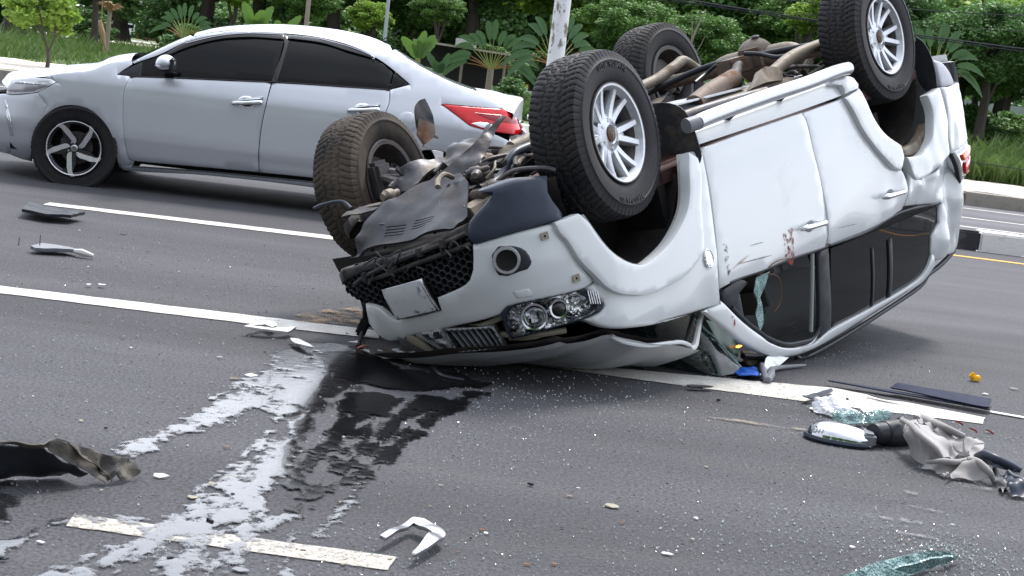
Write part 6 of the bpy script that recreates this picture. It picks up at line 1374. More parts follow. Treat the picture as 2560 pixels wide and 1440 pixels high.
# grass verge and park ground
def grassground():
    m=M_('verge_ground',(.06,.10,.03),.95); f=m.noise(.5,6,.65); g=m.noise(9,5,.7)
    c=m.mixc(m.ramp(f,.40,.62),(.045,.085,.022),(.13,.15,.07)); c=m.mixc(.45,c,m.mixc(m.ramp(g,.35,.7),(.02,.05,.012),(.16,.22,.07))); m.base(c); m.bump(g,.8,.06); return m.m
MT['verge']=grassground()
def gz(y): return .195-max(0,y-44)*.0155
rows=[]
for j in range(40):
    y=30.5+ (j/39)**1.6*290; row=[]
    for i in range(70):
        X=-130+i*4; row.append((X,y,gz(y)+min(1,(y-30.5)/3)*.06*noise.noise(Vector((X*.3,y*.3,0)))))
    rows.append(row)
struct(grid('grass_ground',rows,'verge'))
flat('park_path',[(-60,66),(-10,60),(6,58),(6,61),(-10,63.5),(-60,70)],.07,simple('path_concrete',(.46,.42,.36),.9,nz=.15,nscale=3))
flat('park_path',[(8,74),(60,80),(60,84),(8,77)],-.15,simple('path_concrete',(.40,.37,.33),.9,nz=.15,nscale=3))
flat('park_path',[(-70,98),(0,90),(0,94),(-70,103)],-.45,simple('path_road',(.36,.35,.34),.9,nz=.15,nscale=3))
# grass blades as one mass
rs=np.random.RandomState(3); V=[];F=[]
def blades(n,x0,x1,y0,y1,h,dens=None):
    X=rs.uniform(x0,x1,n); Y=y0+(y1-y0)*rs.rand(n)**1.3
    for a,b in zip(X,Y):
        nn=noise.noise(Vector((a*.6,b*.6,2)))
        if nn<-.15 and rs.rand()<.7: continue
        H=h*(.5+rs.rand())*(1+.8*nn); w=.012+.012*rs.rand(); t=rs.rand()*6.3; dx,dy=math.cos(t),math.sin(t); l=.5*H*rs.rand(); k=len(V)
        V.extend([(a-dx*w,b-dy*w,.17),(a+dx*w,b+dy*w,.17),(a+dy*l+dx*w*.5,b-dx*l+dy*w*.5,.17+H*.7),(a+dy*l*2,b-dx*l*2,.17+H)]); F.append((k,k+1,k+2)); F.append((k,k+2,k+3))
blades(14000,-14,-5,30.5,42,.16); blades(9000,-3,3,32,42,.25); blades(26000,6.5,16,30.4,40,.34); blades(6000,9,22,38,60,.5); blades(6000,-18,-4,38,50,.25)
o=mesh_obj('verge_grass',V,F,'grass',smooth=0); tag(o,'green grass growing on the verge beyond the far pavement','grass',kind='stuff')
# ---- individual things along the verge
b=B_=None
sap=empty('sapling','small bright green sapling with forked trunk on the verge at left','tree',(-8.742,28.5,.17))
x=B(); x.tube([(0,0,0),(.01,0,.2),(-.02,0,.36)],[.045,.035,.03],8); x.tube([(-.02,0,.36),(-.12,.02,.60),(-.18,0,.9),(-.3,0,1.15)],[.026,.02,.015,.01],7); x.tube([(-.0,0,.30),(.08,.0,.55),(.10,.02,.8),(.3,0,1.2)],[.026,.02,.016,.01],7); x.tube([(.08,0,.55),(.25,.05,.8),(.45,.1,1.0)],[.014,.01,.007],6); x.tube([(-.12,0,.6),(-.35,.05,.8),(-.5,.1,.9)],[.014,.01,.007],6); x.ob('trunk','bark',sap)
cm=crown_mesh('crown',5200,.13,34,11,'flight',.62,.25); c=bpy.data.objects.new('crown',cm); link(c,sap); c.location=(-.08,0,1.04); c.scale=(.82,.6,.78)
# white peeling pole
def peel():
    m=M_('peeling_white_paint',(.7,.72,.74),.7); f=m.noise(7,7,.72,(1,1,.45)); k=m.ramp(f,.555,.585); m.base(m.mixc(k,(.68,.70,.73),(.22,.19,.16))); m.bump(k,.5,.01); return m.m
x=B(); x.tube([(0,0,0),(0,0,3),(0,0,8)],[.15,.14,.11],14); o=x.ob('white_pole',peel()); o.location=(.245,27,.17); tag(o,'thick white pole with peeling paint standing behind the SUV front wheel','pole')
x=B(); x.tube([(0,0,0),(0,0,7)],[.035,.03],8); o=x.ob('lamp_pole','graypl' if False else simple('grey_pole_paint',(.30,.35,.38),.5)); o.location=(-3.03,31,.17); o.rotation_euler=(0,-.012,0); tag(o,'thin blue grey pole rising behind the sedan roof antenna','pole')
x=B(); x.tube([(0,0,0),(0,0,7)],[.045,.04],8); o=x.ob('wooden_pole','barkl'); o.location=(-4.58,31,.17); tag(o,'thin pale wooden pole rising behind the middle of the sedan roof','pole')
# overhead wires
def wire(P0,P1,r,label,grp):
    a=Vector(P0);b=Vector(P1); d=(b-a); a2=a-d*2.5; b2=b+d*2.5; Pp=[a2.lerp(b2,i/12)-Vector((0,0,.0+.12*math.sin(math.pi*i/12)-.12*math.sin(math.pi*.5))) for i in range(13)]
    x=B(); x.tube(Pp,r,5); o=x.ob('overhead_wire','blackpl'); tag(o,label,'wire',grp)
wire(b_w1[0],b_w1[1],.008,'thin cable crossing above the overturned SUV underside','cables above the verge')
wire(b_w2[0],b_w2[1],.012,'thickest cable, level with the top of the rear mud flap','cables above the verge')
wire(b_w3[0],b_w3[1],.007,'uppermost thin cable at the top right','cables above the verge')
wire(b_w5[0],b_w5[1],.004,'faint thin cable just above the thickest cable','cables above the verge')
wire(b_w4[0],b_w4[1],.006,'low wire running in front of the grass at right','cables above the verge')
# traveller's palms
def leafblade(x,base,d,up,L_,Wd,segs=7,droop=.2,notch=True,mat=None):
    """banana-like leaf: petiole then blade"""
    V=[];F=[]; side=d.cross(up).normalized(); N=0
    for i in range(segs+1):
        t=i/segs; c=base+d*L_*t-Vector((0,0,1))*droop*L_*t*t; w=Wd*math.sin(math.pi*min(1,(t*.92+.06)))**.6*(1 if not notch or i%2 else .86)
        V+=[c-side*w+up*w*.25,c,c+side*w+up*w*.25]
    for i in range(segs):
        for j in (0,1): F.append((i*3+j,i*3+j+1,(i+1)*3+j+1,(i+1)*3+j))
    x.add(V,F)
def travellers(X,Y,zb,zc,H,n,label,seed,face=0,group=None,name='travellers_palm',spread=1.35):
    random.seed(seed); e=empty(name,label,'palm',(X,Y,0),face,group)
    x=B(); x.tube([(0,0,zb),(0,0,zc)],[.09,.075],10); x.ob('trunk','barkl',e)
    for k in range(n):
        a=-spread+2*spread*k/(n-1)+random.uniform(-.05,.05); pl_=H*random.uniform(.50,.60)*(1-.12*abs(a)); d=Vector((math.sin(a),random.uniform(-.08,.08),math.cos(a)))
        p0=Vector((math.sin(a)*.05,0,zc)); s=B(); s.tube([p0,p0+d*pl_*.5,p0+d*pl_+Vector((0,0,-.03*abs(a)))],[.022,.012,.008],6); so_=s.ob('leaf_stem','stemr' if abs(a)>.85 else 'stem',e)
        l=B(); dd=(d+Vector((0,0,-.25*abs(a)))).normalized(); leafblade(l,p0+d*pl_,dd,Vector((0,-1,.1)),H*random.uniform(.42,.55),H*.075,9,.25+.3*abs(a)); l.ob('leaf','fpalm',e,0)
    random.seed(seed+1); return e
travellers(-1.09,36,.1,1.10,1.12,17,'fan shaped traveller palm with orange leaf bases beyond the sedan boot',3)
travellers(.30,34,.1,1.35,1.25,15,'dark fan palm half hidden by the white pole',4,.5)
travellers(8.25,34,.1,2.1,1.25,17,'fan palm behind the tail of the overturned SUV',6,.2)
travellers(-7.58,34,.1,.95,.8,13,'small fan palm beyond the sedan windscreen',8,-.3,spread=1.1)
MT['fban']=foliage_mat('foliage_banana',(.07,.15,.03),(.12,.22,.045),.3)
def banana(X,Y,zb,H,n,label,seed,group=None,mat='fban'):
    random.seed(seed); e=empty('banana_plant',label,'banana plant',(X,Y,0),0,group)
    s=B(); s.tube([(0,0,zb-1.1),(0,0,zb)],[.06,.05],8); s.ob('stem','stem',e)
    for k in range(n):
        a=random.uniform(-.55,.55); d=Vector((math.sin(a),random.uniform(-.3,.3),math.cos(a))).normalized(); l=B(); leafblade(l,Vector((math.sin(a)*.08,0,zb)),d,Vector((0,-1,.1)),H*random.uniform(.6,1.05),H*.13,8,.12+random.random()*.4); l.ob('leaf',mat,e,0)
banana(-2.60,34,1.15,.85,6,'upright light green banana plant to the right of the roof antenna',2)
banana(-6.45,36,1.2,1.0,6,'banana plant with broad leaves behind the sedan roof front',3)
banana(-6.0,36.5,1.1,.9,5,'narrow banana plant second from the left behind the roof',5)
banana(-2.05,33.5,.9,.6,5,'drooping ragged banana plant beside the white box',9,mat='fpalm')
# dry palm and hanging leaf
e=empty('dry_palm','palm trunk with a skirt of dry brown leaves at the upper left','palm',(-10.28,38,0))
x=B(); x.tube([(0,0,.17),(0,0,1.3)],[.06,.05],8); x.ob('trunk','barkl',e)
x=B(); random.seed(3)
for k in range(26):
    a=random.uniform(0,6.3); r=random.uniform(.08,.2); leafblade(x,Vector((0,0,1.25)),Vector((math.cos(a)*r*3,math.sin(a)*r*3,.9)).normalized(),Vector((0,-1,.2)),random.uniform(.4,.8),.04,4,.6)
x.ob('dry_leaves','dry',e,0)
e=empty('hanging_frond','long dry brown frond hanging on a cord in front of the trees','dead leaf',(-10.1,37,0))
x=B(); x.tube([(-.11,0,2.6),(-.09,0,1.08)],.012,5); x.ob('cord','dry',e)
x=B(); x.tube([(-.09,0,1.08),(-.10,0,.98),(-.04,0,.8),(.0,0,.62),(.08,0,.42)],[.02,.055,.07,.05,.015],8); x.ob('frond','dry',e)
# bare dead tree
e=empty('dead_tree','bare pale dead branches rising behind the SUV rear wheel','tree',(3.55,40,.17))
x=B(); random.seed(9)
x.tube([(0,0,0),(.03,0,1.2),(.12,0,2.2),(.35,0,3.0)],[.05,.04,.03,.012],7)
for k in range(15):
    z=random.uniform(.9,2.2); a=random.uniform(-1.1,1.1); L_=random.uniform(.5,1.3); b0=Vector((.03+z*.03,0,z)); d=Vector((math.sin(a),random.uniform(-.3,.3),abs(math.cos(a))+.3)).normalized(); x.tube([b0,b0+d*L_*.5+Vector((.05,0,0)),b0+d*L_],[.018,.012,.005],5)
x.ob('branches','barkl',e)
# shed, box
e=empty('shed','low open shed with pale flat roof under the trees','shed',(-2.0,42,0))
x=B(); x.box((0,0,1.50),(2.6,2.0,.05),Matrix.Rotation(.03,3,'Y')); x.ob('roof',simple('shed_roof',(.36,.33,.28),.8,nz=.2),e)
x=B(); x.box((0,.9,.85),(2.3,.08,1.3)); x.ob('back_wall',simple('shed_wall',(.05,.045,.05),.9),e)
for k in (-1.1,0,1.1):
    x=B(); x.tube([(k,-.8,.17),(k,-.8,1.48)],.04,6); x.ob('post','barkl',e)
x=B(); x.box((-1.95,41,1.62),(.52,.3,.20),bev=.01); o=x.ob('white_box','paper'); tag(o,'small white box standing on top of the low shed roof','box')
# tree trunk with root flare
e=empty('old_tree','old tree with dark flared trunk at the far left behind the sapling','tree',(-15.9,48,.17))
x=B(); x.tube([(0,0,0),(0,0,.2),(.03,0,.6),(.0,0,1.6),(.05,0,3.5)],[.55,.34,.25,.23,.2],12)
for k in range(6):
    a=k*1.05; x.tube([(math.cos(a)*.75,math.sin(a)*.75,-.02),(math.cos(a)*.35,math.sin(a)*.35,.10),(0,0,.35)],[.05,.09,.12],7)
x.ob('trunk','barkd',e); c=bpy.data.objects.new('crown',CR['d'][0]); link(c,e); c.location=(0,0,4.6); c.scale=(3.2,3.2,2.4)
# distant cars
def small_car(X,Y,L_,col,label,rz,van=False,suf='parked_car'):
    e=empty(suf,label,'van' if 'van' in suf else 'car',(X,Y,gz(Y)),rz); prof=[(-L_/2,.3),(-L_/2,.75),(-L_/2+.2,.9),(-L_*.22,.95),(-L_*.10,1.42),(L_*.25,1.45),(L_*.40,1.0),(L_/2,.85),(L_/2,.3)]
    if van: prof=[(-L_/2,.3),(-L_/2,1.0),(-L_*.42,1.2),(-L_*.30,1.75),(L_/2-.05,1.78),(L_/2,1.0),(L_/2,.3)]
    x=B(); x.prism(prof,-.8,.8); x.ob('body',col,e,25)
    x=B(); q=[(-L_*.18,1.0),(-L_*.08,1.36),(L_*.22,1.38),(L_*.32,1.02)] if not van else [(-L_*.38,1.2),(-L_*.28,1.65),(L_*.4,1.65),(L_*.4,1.2)]
    x.prism(q,-.81,.81); x.ob('window','glass_dk',e,25)
    for wx in (-L_*.3,L_*.3):
        for wy in (-.74,.74): x=B(); x.lathe([(0,-.1),(.2,-.1),(.32,-.09),(.32,.09),(.2,.1),(0,.1)],18,Matrix.Translation((wx,wy,.31))); x.ob('wheel','tyre',e)
    x=B(); x.box((-L_/2+.03,.5,.72),(.1,.3,.12)); x.ob('headlight','clearlens',e); x=B(); x.box((-L_/2+.03,-.5,.72),(.1,.3,.12)); x.ob('headlight','clearlens',e)
    return e
small_car(-51.2,170,4.3,'white','white car parked under the trees behind the sapling',.1)
small_car(-52.2,180,2.2,simple('red_body',(.50,.04,.02),.5),'small red vehicle half hidden beside the sapling',1.2,True,'parked_van')
small_car(-52.4,200,3.8,'white','white van with dark windscreen in the gap behind the dry palm',1.35,True,'parked_van')
small_car(-.5,140,3.4,'yellow','yellow vehicle under the trees between the sedan boot and SUV wheel',.2,True,'parked_van')
x=B()
for k in range(5): x.box((-46.6,190,-2.0+.28*k),(2.6-.05*k,1.5,.24))
o=x.ob('crate_stack',simple('brown_crate',(.14,.08,.05),.9,nz=.3),None); tag(o,'low brown stack of crates beneath trees above the sedan windscreen','crate')
# motorbike
e=empty('parked_motorbike','small dark motorbike parked behind the sedan boot','motorbike',(-2.45,70,gz(70)),.4)
for s in (-.6,.6): x=B(); x.lathe([(.22,-.04),(.29,-.04),(.30,0),(.29,.04),(.22,.04)],20,Matrix.Translation((s,0,.3))); x.ob('wheel','tyre',e)
x=B(); x.box((.1,0,.72),(.75,.22,.12),Matrix.Rotation(-.15,3,'Y'),bev=.04); x.ob('seat','blackpl',e)
x=B(); x.tube([(-.6,0,.3),(-.45,0,.8),(-.4,0,1.0)],.03,6); x.box((-.35,0,.6),(.12,.3,.5),bev=.04); x.box((0,0,.42),(.5,.2,.2),bev=.05); x.ob('frame','graypl',e)
x=B(); x.tube([(-.35,-.32,1.0),(-.42,0,.98),(-.35,.32,1.0)],.02,6); x.ob('handlebar','chrome',e)
# people
def person(X,Y,h,label,shirt,legs,pose=0,seed=0,rz=0):
    e=bpy.data.meshes.new('person'); s=h/1.7
    J=[(0,0,.95),(0,0,1.15),(0,0,1.38),(0,-.01,1.48),(0,-.01,1.60), (-.10,0,.92),(-.11,-.03*pose,.50),(-.12,.05*pose,.08),(-.12,-.10,.04),(.10,0,.92),(.12,.05,.50),(.12,.02,.08),(.12,-.12,.04),(-.19,0,1.36),(-.24,.02,1.10),(-.22,-.10,.88),(.19,0,1.36),(.25,.02,1.10),(.21,-.12,.90),(0,-.01,1.68)]
    E=[(0,1),(1,2),(2,3),(3,4),(4,19),(0,5),(5,6),(6,7),(7,8),(0,9),(9,10),(10,11),(11,12),(2,13),(13,14),(14,15),(2,16),(16,17),(17,18)]
    Rd=[.14,.13,.13,.055,.085,.09,.065,.045,.04,.09,.065,.045,.04,.06,.045,.03,.06,.045,.03,.07]
    e.from_pydata([Vector(j)*s for j in J],E,[]); o=bpy.data.objects.new('person',e); COL.objects.link(o)
    md=o.modifiers.new('k','SKIN'); 
    for i,r in enumerate(Rd): e.skin_vertices[0].data[i].radius=(r*s,r*s*.8)
    e.skin_vertices[0].data[0].use_root=True
    o.modifiers.new('s','SUBSURF').levels=1
    dg=bpy.context.evaluated_depsgraph_get(); me=bpy.data.meshes.new_from_object(o.evaluated_get(dg)); bpy.data.objects.remove(o)
    o=bpy.data.objects.new('person',me); COL.objects.link(o); me.materials.clear(); me.materials.append(simple('skin',(.20,.12,.08),.6)); me.materials.append(shirt); me.materials.append(legs); me.materials.append(MT['black'])
    for p in me.polygons:
        z=p.center.z/s; xx=abs(p.center.x)/s
        p.material_index=1 if (1.0<z<1.46 and not (z<1.12 and xx>.18)) else 2 if .12<z<=1.0 and xx<.2 else 3 if z<=.12 or (z>1.62) or (z>1.54 and p.center.y>.02) else 0
        p.use_smooth=True
    o.location=(X,Y,gz(Y)); o.rotation_euler=(0,0,rz); tag(o,label,'person'); return o
person(-32,130,1.3,'distant person in grey top and pink trousers walking left of the sedan roof',simple('grey_shirt',(.25,.26,.32),.8),simple('pink_cloth',(.35,.12,.15),.8),1,1,.6)
person(-1.05,127,1.65,'person in bright red shirt standing beyond the sedan boot',simple('red_shirt',(.55,.03,.06),.8),simple('dark_trousers',(.04,.03,.04),.8),0,2)
person(-.62,127,1.5,'person in dark maroon clothes standing beside the red shirted person',simple('maroon_shirt',(.28,.02,.04),.8),simple('maroon_trousers',(.18,.02,.03),.8),1,3,.4)
# tree belt: individuals
random.seed(12)
def px_of(X,Y,Z=1.2):
    a=math.radians(8.2351); r=.125487; d=Vector((X,Y,Z-1.4313)); zc=d.y*math.cos(a)-d.z*math.sin(a); yc=d.z*math.cos(a)+d.y*math.sin(a); xc=d.x
    u=xc*math.cos(r)+yc*math.sin(r); return 1280+3968*u/zc
MARK=[(0,'far left edge'),(110,'sapling'),(268,'dry palm'),(400,'sedan windscreen'),(560,'front of the sedan roof'),(765,'wooden pole'),(970,'roof antenna'),(1120,'low shed'),(1225,'fan palm by the boot'),(1400,'white pole'),(1560,'SUV front wheel'),(1720,'dead branches'),(1900,'SUV rear axle'),(2060,'left side of the raised rear wheel'),(2340,'fan palm at the SUV tail'),(2460,'right-hand verge'),(2560,'right edge')]
def near(X,Y):
    p=px_of(X,Y); b=min(MARK,key=lambda m:abs(m[0]-p)); return ('left of the ' if p<b[0]-28 else 'right of the ' if p>b[0]+28 else 'directly behind the ')+b[1]
spots=[]
for i,X in enumerate(np.linspace(-62,66,26)): spots.append((X+random.uniform(-1.5,1.5),118+random.uniform(-6,6),15+random.uniform(-1,2),7.0,'d',2))
for i,X in enumerate(np.linspace(-33,36,24)): spots.append((X+random.uniform(-.8,.8),72+random.uniform(-4,4),11+random.uniform(-1,2),4.6,'d',1))
for i,X in enumerate(np.linspace(-19,25,19)): spots.append((X+random.uniform(-.6,.6),54+random.uniform(-2,3),7.6+random.uniform(-.6,1.5),3.1,('d','m','d','l','m')[i%5],0))
for k,(X,Y,h,r,kd,row) in enumerate(spots):
    p=px_of(X,Y)
    if row==0 and (abs(p-150)<90 or abs(p-320)<40 or abs(p-1315)<40): continue
    if p<-400 or p>2950: continue
    tree(X,Y,h,r,kd,k,{'d':'dark','m':'mid green','l':'light green'}[kd]+' broadleaf tree '+near(X,Y)+', '+('front','middle','farthest')[row]+' row',None if False else 'park trees beyond the verge',cz=h*.44 if row else h*.50,zs=1.05 if row else .98)
# right-hand belt nearer to us, with visible trunks
rt=[(12.2,44,4.9,1.9,'d'),(14.6,47,5.6,2.2,'d'),(10.0,46,5.2,2.1,'d'),(17.0,52,5.8,2.4,'d'),(8.0,50,5.4,2.2,'m')]
for k,(X,Y,h,r,kd) in enumerate(rt): tree(X,Y,h,r,kd,k,['dark bushy tree behind the SUV tail light, trunk in the grass','dark tree at the right edge with its trunk standing in the grass','dark tree behind the SUV rear wheel','dark spreading tree at the right edge, farther back','mid green tree between the SUV wheels'][k],None)
lt=[(7.6,42,4.3,1.0,'l',3.55,'bright yellow green leafy tree to the left of the SUV rear wheel'),(6.9,43,4.6,.8,'l',3.2,'lower yellow green foliage tree touching the rear wheel'),(4.6,46,3.2,1.6,'m',2.3,'mid green feathery tree behind the dead branches'),(2.4,47,3.6,1.7,'m',2.5,'mid green feathery tree to the right of the white pole'),(13.2,41,4.6,.8,'l',4.1,'light green tree crown hanging at the top right'),(-8.9,46,3.0,.55,'l',1.95,'small yellow green tree above the sedan windscreen'),(-5.0,46,3.0,.8,'l',1.9,'yellow green bush tree behind the sedan roof'),(-2.9,44,3.2,.9,'m',2.3,'mid green tree behind the thin blue grey pole'),(-12.3,44,3.4,1.0,'m',2.1,'mid green tree beside the dry palm'),(-6.8,45,3.2,1.2,'m',2.2,'mid green tree behind the small fan palm')]
for k,(X,Y,h,r,kd,cz,lb) in enumerate(lt): tree(X,Y,h,r,kd,k,lb,None,cz=cz,zs=.8)
# shrubs low under the trees
sh_=[(-12.8,50,.9),(-9.6,44,.75),(-8.0,41,.55),(-6.3,40,.6),(-4.2,39,.6),(-3.0,38,.6),(-.6,38.5,.55),(.5,37,.6),(1.5,38,.8),(3.0,38,.9),(4.5,39,1.0),(6.0,40,1.0),(8.8,40,.9),(11.2,50,.9),(12.6,52,.9),(15.5,54,.8),(-16,57,.9),(.9,42,.9),(2.2,41,1.1),(3.8,42,1.3),(5.6,43,1.4)]
random.seed(44)
for X in np.linspace(-19,24,34): sh_.append((X+random.uniform(-.5,.5),58+random.uniform(-3,3),random.uniform(1.1,1.8)))
for X in np.linspace(-34,40,30): sh_.append((X+random.uniform(-.8,.8),92+random.uniform(-3,3),random.uniform(2.0,3.0)))
sh_=[q for q in sh_ if not (q[1]>41 and (abs(px_of(q[0],q[1])-150)<75 or abs(px_of(q[0],q[1])-305)<40 or abs(px_of(q[0],q[1])-368)<25 or abs(px_of(q[0],q[1])-1318)<(40 if q[1]<70 else 60)))]
for k,(X,Y,r) in enumerate(sh_):
    kd='m' if k%3==1 else 'd'; e=empty('shrub','low '+('mid green' if kd=='m' else 'dark green')+' shrub '+near(X,Y)+(', near row' if Y<48 else ', middle row' if Y<70 else ', far row'),'shrub',(X,Y,gz(Y)),k*1.3,'shrubs at the foot of the trees')
    c=bpy.data.objects.new('foliage',CRf[kd]); link(c,e); c.location=(0,0,r*.62); c.scale=(r*1.25,r*1.1,r*1.0); 
    x=B(); x.tube([(0,0,0),(0,0,r*.5)],[.03,.02],5); x.ob('stem','barkd',e)
far=[(18.5,78,.2),(20.2,80,.2),(21.4,79,.2),(23.4,82,.2),(24.6,80,.2),(26,81,.2),(27.4,83,.2)]
ORD=['first','second','third','fourth','fifth','sixth','seventh']
for q_,(X,Y,r) in enumerate(far):
    e=empty('park_tree',ORD[q_]+' from the left of the slim dark trunks in the sunlit gap','tree',(X,Y,gz(Y)),0,'slim trunks in the gap at right'); o=bpy.data.objects.new('trunk',TR[int(X)%3]); link(o,e); o.scale=(1.3,1.3,1.6); c=bpy.data.objects.new('crown',CR['d'][int(X)%2]); link(c,e); c.location=(0,0,5.6); c.scale=(3,3,2.6)
x=B(); x.box((24,92,1.2),(16,.3,2.0)); o=x.ob('distant_wall',simple('pale_wall',(.30,.36,.36),.8,nz=.2,nscale=1)); tag(o,'pale wall seen through the trunks far off at the right','wall')
x=B(); 
c=bpy.data.objects.new('flower_hedge',crown_mesh('flower_hedge',2600,.10,30,8,'yellow',.5,.0)); COL.objects.link(c); c.location=(23,86,.6); c.scale=(7,1,.5); tag(c,'low yellow flowering hedge in front of the pale wall','hedge')

rs=np.random.RandomState(5); n=26000; V=[]
P=np.stack([rs.uniform(-110,110,n),rs.uniform(225,245,n),rs.uniform(-3.5,15,n)],1); P[:,2]-=3*np.abs(np.sin(P[:,0]*.13))*(P[:,2]>8)
a=rs.normal(size=(n,3)); b=rs.normal(size=(n,3)); V=np.stack([P-a*.5,P+b*.35,P+a*.5,P-b*.35],1).reshape(-1,3)
c=mesh_obj('far_woodland',V.tolist(),[(4*i,4*i+1,4*i+2,4*i+3) for i in range(n)],'fdark',smooth=0); tag(c,'dark far woodland closing the park behind all the trees','woodland',kind='stuff')
random.seed(2)
for k in range(7):
    X=-42+13*k+random.uniform(-1,1); tree(X,-42+random.uniform(-3,3),24,9.5,'d',k,'dark tree across the road, '+['first','second','third','fourth','fifth','sixth','seventh','eighth','ninth'][k]+' from the left as reflected in the windows','trees across the road reflected in windows',cz=12,base=0,zs=1.25)
# ================================================================= spilled liquid
def spill(STR,oil=False):
    allp=[q for s in STR for q in s]; x0=min(q[0]-q[2] for q in allp)-.05; x1=max(q[0]+q[2] for q in allp)+.05; y0=min(q[1]-q[2] for q in allp)-.05; y1=max(q[1]+q[2] for q in allp)+.05
    st=.0125; X=np.arange(x0,x1,st); Y=np.arange(y0,y1,st); GX,GY=np.meshgrid(X,Y); Fd=np.full(GX.shape,-1.0)
    for s in STR:
        for a,b in zip(s,s[1:]):
            m=max(a[2],b[2])+.08; i0,i1=np.searchsorted(X,[min(a[0],b[0])-m,max(a[0],b[0])+m]); j0,j1=np.searchsorted(Y,[min(a[1],b[1])-m,max(a[1],b[1])+m])
            gx=GX[j0:j1,i0:i1]; gy=GY[j0:j1,i0:i1]; dx,dy=b[0]-a[0],b[1]-a[1]; t=np.clip(((gx-a[0])*dx+(gy-a[1])*dy)/(dx*dx+dy*dy+1e-9),0,1)
            d=np.hypot(gx-a[0]-t*dx,gy-a[1]-t*dy); v=a[2]+(b[2]-a[2])*t-d; Fd[j0:j1,i0:i1]=np.maximum(Fd[j0:j1,i0:i1],v)
    near=Fd>-.06
    N1=np.zeros_like(Fd)
    idx=np.argwhere(near)
    for j,i in idx:
        x,y=X[i],Y[j]; N1[j,i]=.026*noise.noise(Vector((x*7,y*5,0)))+.030*noise.noise(Vector((x*17,y*13,3)))+.026*noise.noise(Vector((x*42,y*34,6)))
    # dry islands inside the flow
    Fd=np.where(near,np.minimum(Fd,.022+Fd*.16)+N1,-1)
    V=[];F=[];cache={};DP=[]
    H,W_=Fd.shape
    def vert(j,i):
        k=(j,i)
        if k not in cache: cache[k]=len(V); DP.append(float(Fd[j,i])); V.append((X[i],Y[j],.0062+(.0016 if oil else 0)+min(.0012,max(0,Fd[j,i])*.05)))
        return cache[k]
    ed={}
    def ev(a,b):
        k=(a,b) if a<b else (b,a)
        if k not in ed:
            fa,fb=Fd[a],Fd[b]; t=fa/(fa-fb); ed[k]=len(V); DP.append(0.0); V.append((X[a[1]]+(X[b[1]]-X[a[1]])*t,Y[a[0]]+(Y[b[0]]-Y[a[0]])*t,.0056+(.0016 if oil else 0)))
        return ed[k]
    pos=Fd>0
    any4=pos[:-1,:-1]|pos[1:,:-1]|pos[:-1,1:]|pos[1:,1:]
    for j,i in np.argwhere(any4):
        c=[(j,i),(j,i+1),(j+1,i+1),(j+1,i)]; poly=[]
        for k in range(4):
            a,b=c[k],c[(k+1)%4]
            if Fd[a]>0: poly.append(vert(*a))
            if (Fd[a]>0)!=(Fd[b]>0): poly.append(ev(a,b))
        if len(poly)>2: F.append(tuple(poly))
    m=M_('oil_and_dark_pool_film' if oil else 'spilled_liquid',(.004,.004,.005) if oil else (.012,.012,.014),.05); m.b.inputs['Specular IOR Level'].default_value=.06 if oil else 1.0; m.b.inputs['Coat Weight'].default_value=0 if oil else .25; m.b.inputs['Coat Roughness'].default_value=.03
    f=m.noise(26,5,.65,(1,1,1)); g=m.noise(75,4,.7); b=m.bump(f,.12,.006); m.bump(g,.10,.003,b); r=m.noise(5,4); m.rough(r,.08 if oil else .02,.25 if oil else .10)
    at=m.n('Attribute'); at.attribute_name='depth'
    a1=m.n('Math'); a1.operation='MULTIPLY'; a1.inputs[1].default_value=26; m.l(at.outputs['Fac'],a1.inputs[0])
    hn=m.noise(95,4,.8); h2=m.noise(30,5,.7); hm=m.mixc(.45,hn,h2); a2=m.n('Math'); a2.operation='MULTIPLY_ADD'; a2.inputs[1].default_value=5.0 if oil else 4.5; a2.inputs[2].default_value=-1.95 if oil else -2.0; m.l(hm,a2.inputs[0])
    a3=m.n('Math'); a3.operation='ADD'; m.l(a1.outputs[0],a3.inputs[0]); m.l(a2.outputs[0],a3.inputs[1]); m.l(m.ramp(a3.outputs[0],.30,.80,(0,0,0),(1,1,1) if oil else (.93,.93,.93)),m.b.inputs['Alpha'])
    o=mesh_obj('spilled_liquid',V,F,m.m,None,60); at_=o.data.attributes.new('depth','FLOAT','POINT'); at_.data.foreach_set('value',DP); o.name='oil_trail_and_dark_pool' if oil else 'spilled_liquid'; o['kind']='structure'
OIL_AND_POOL=(12,13,14,15,16)  # first stream: pool whose dark SUV reflection is put into the colour; others oil
random.seed(61); extra=[]
for si in (0,2,3,4,5,7,8,19):
    base_=STREAMS[si]
    for rep in range(4):
        off=random.choice((-1,1))*random.uniform(.6,1.25); w0=random.uniform(.006,.016); P_=[]; n0=random.randint(0,max(0,len(base_)-3)); 
        for q_,(x_,y_,w_) in enumerate(base_[n0:]):
            P_.append((x_+off*(w_+.02)*.8+random.uniform(-.02,.02),y_+off*(w_+.02)*.5-random.uniform(0,.05),w0))
        if len(P_)>1: extra.append(P_)
oilx=[]
for si in OIL_AND_POOL[1:]:
    base_=STREAMS[si]
    for rep in range(3):
        off=random.uniform(-1.3,1.3); w0=random.uniform(.005,.014); oilx.append([(x_+off*(w_+.02)+random.uniform(-.015,.015),y_+off*w_*.5+random.uniform(-.03,.03),w0) for x_,y_,w_ in base_])
thin=[[(x,y,w*(.82 if w>.03 else 1)) for x,y,w in s_] for s_ in STREAMS]
spill([s_ for i_,s_ in enumerate(thin) if i_ not in OIL_AND_POOL[1:]]+extra); spill([[(x,y,w*.8) for x,y,w in STREAMS[i_]] for i_ in OIL_AND_POOL]+oilx,True)
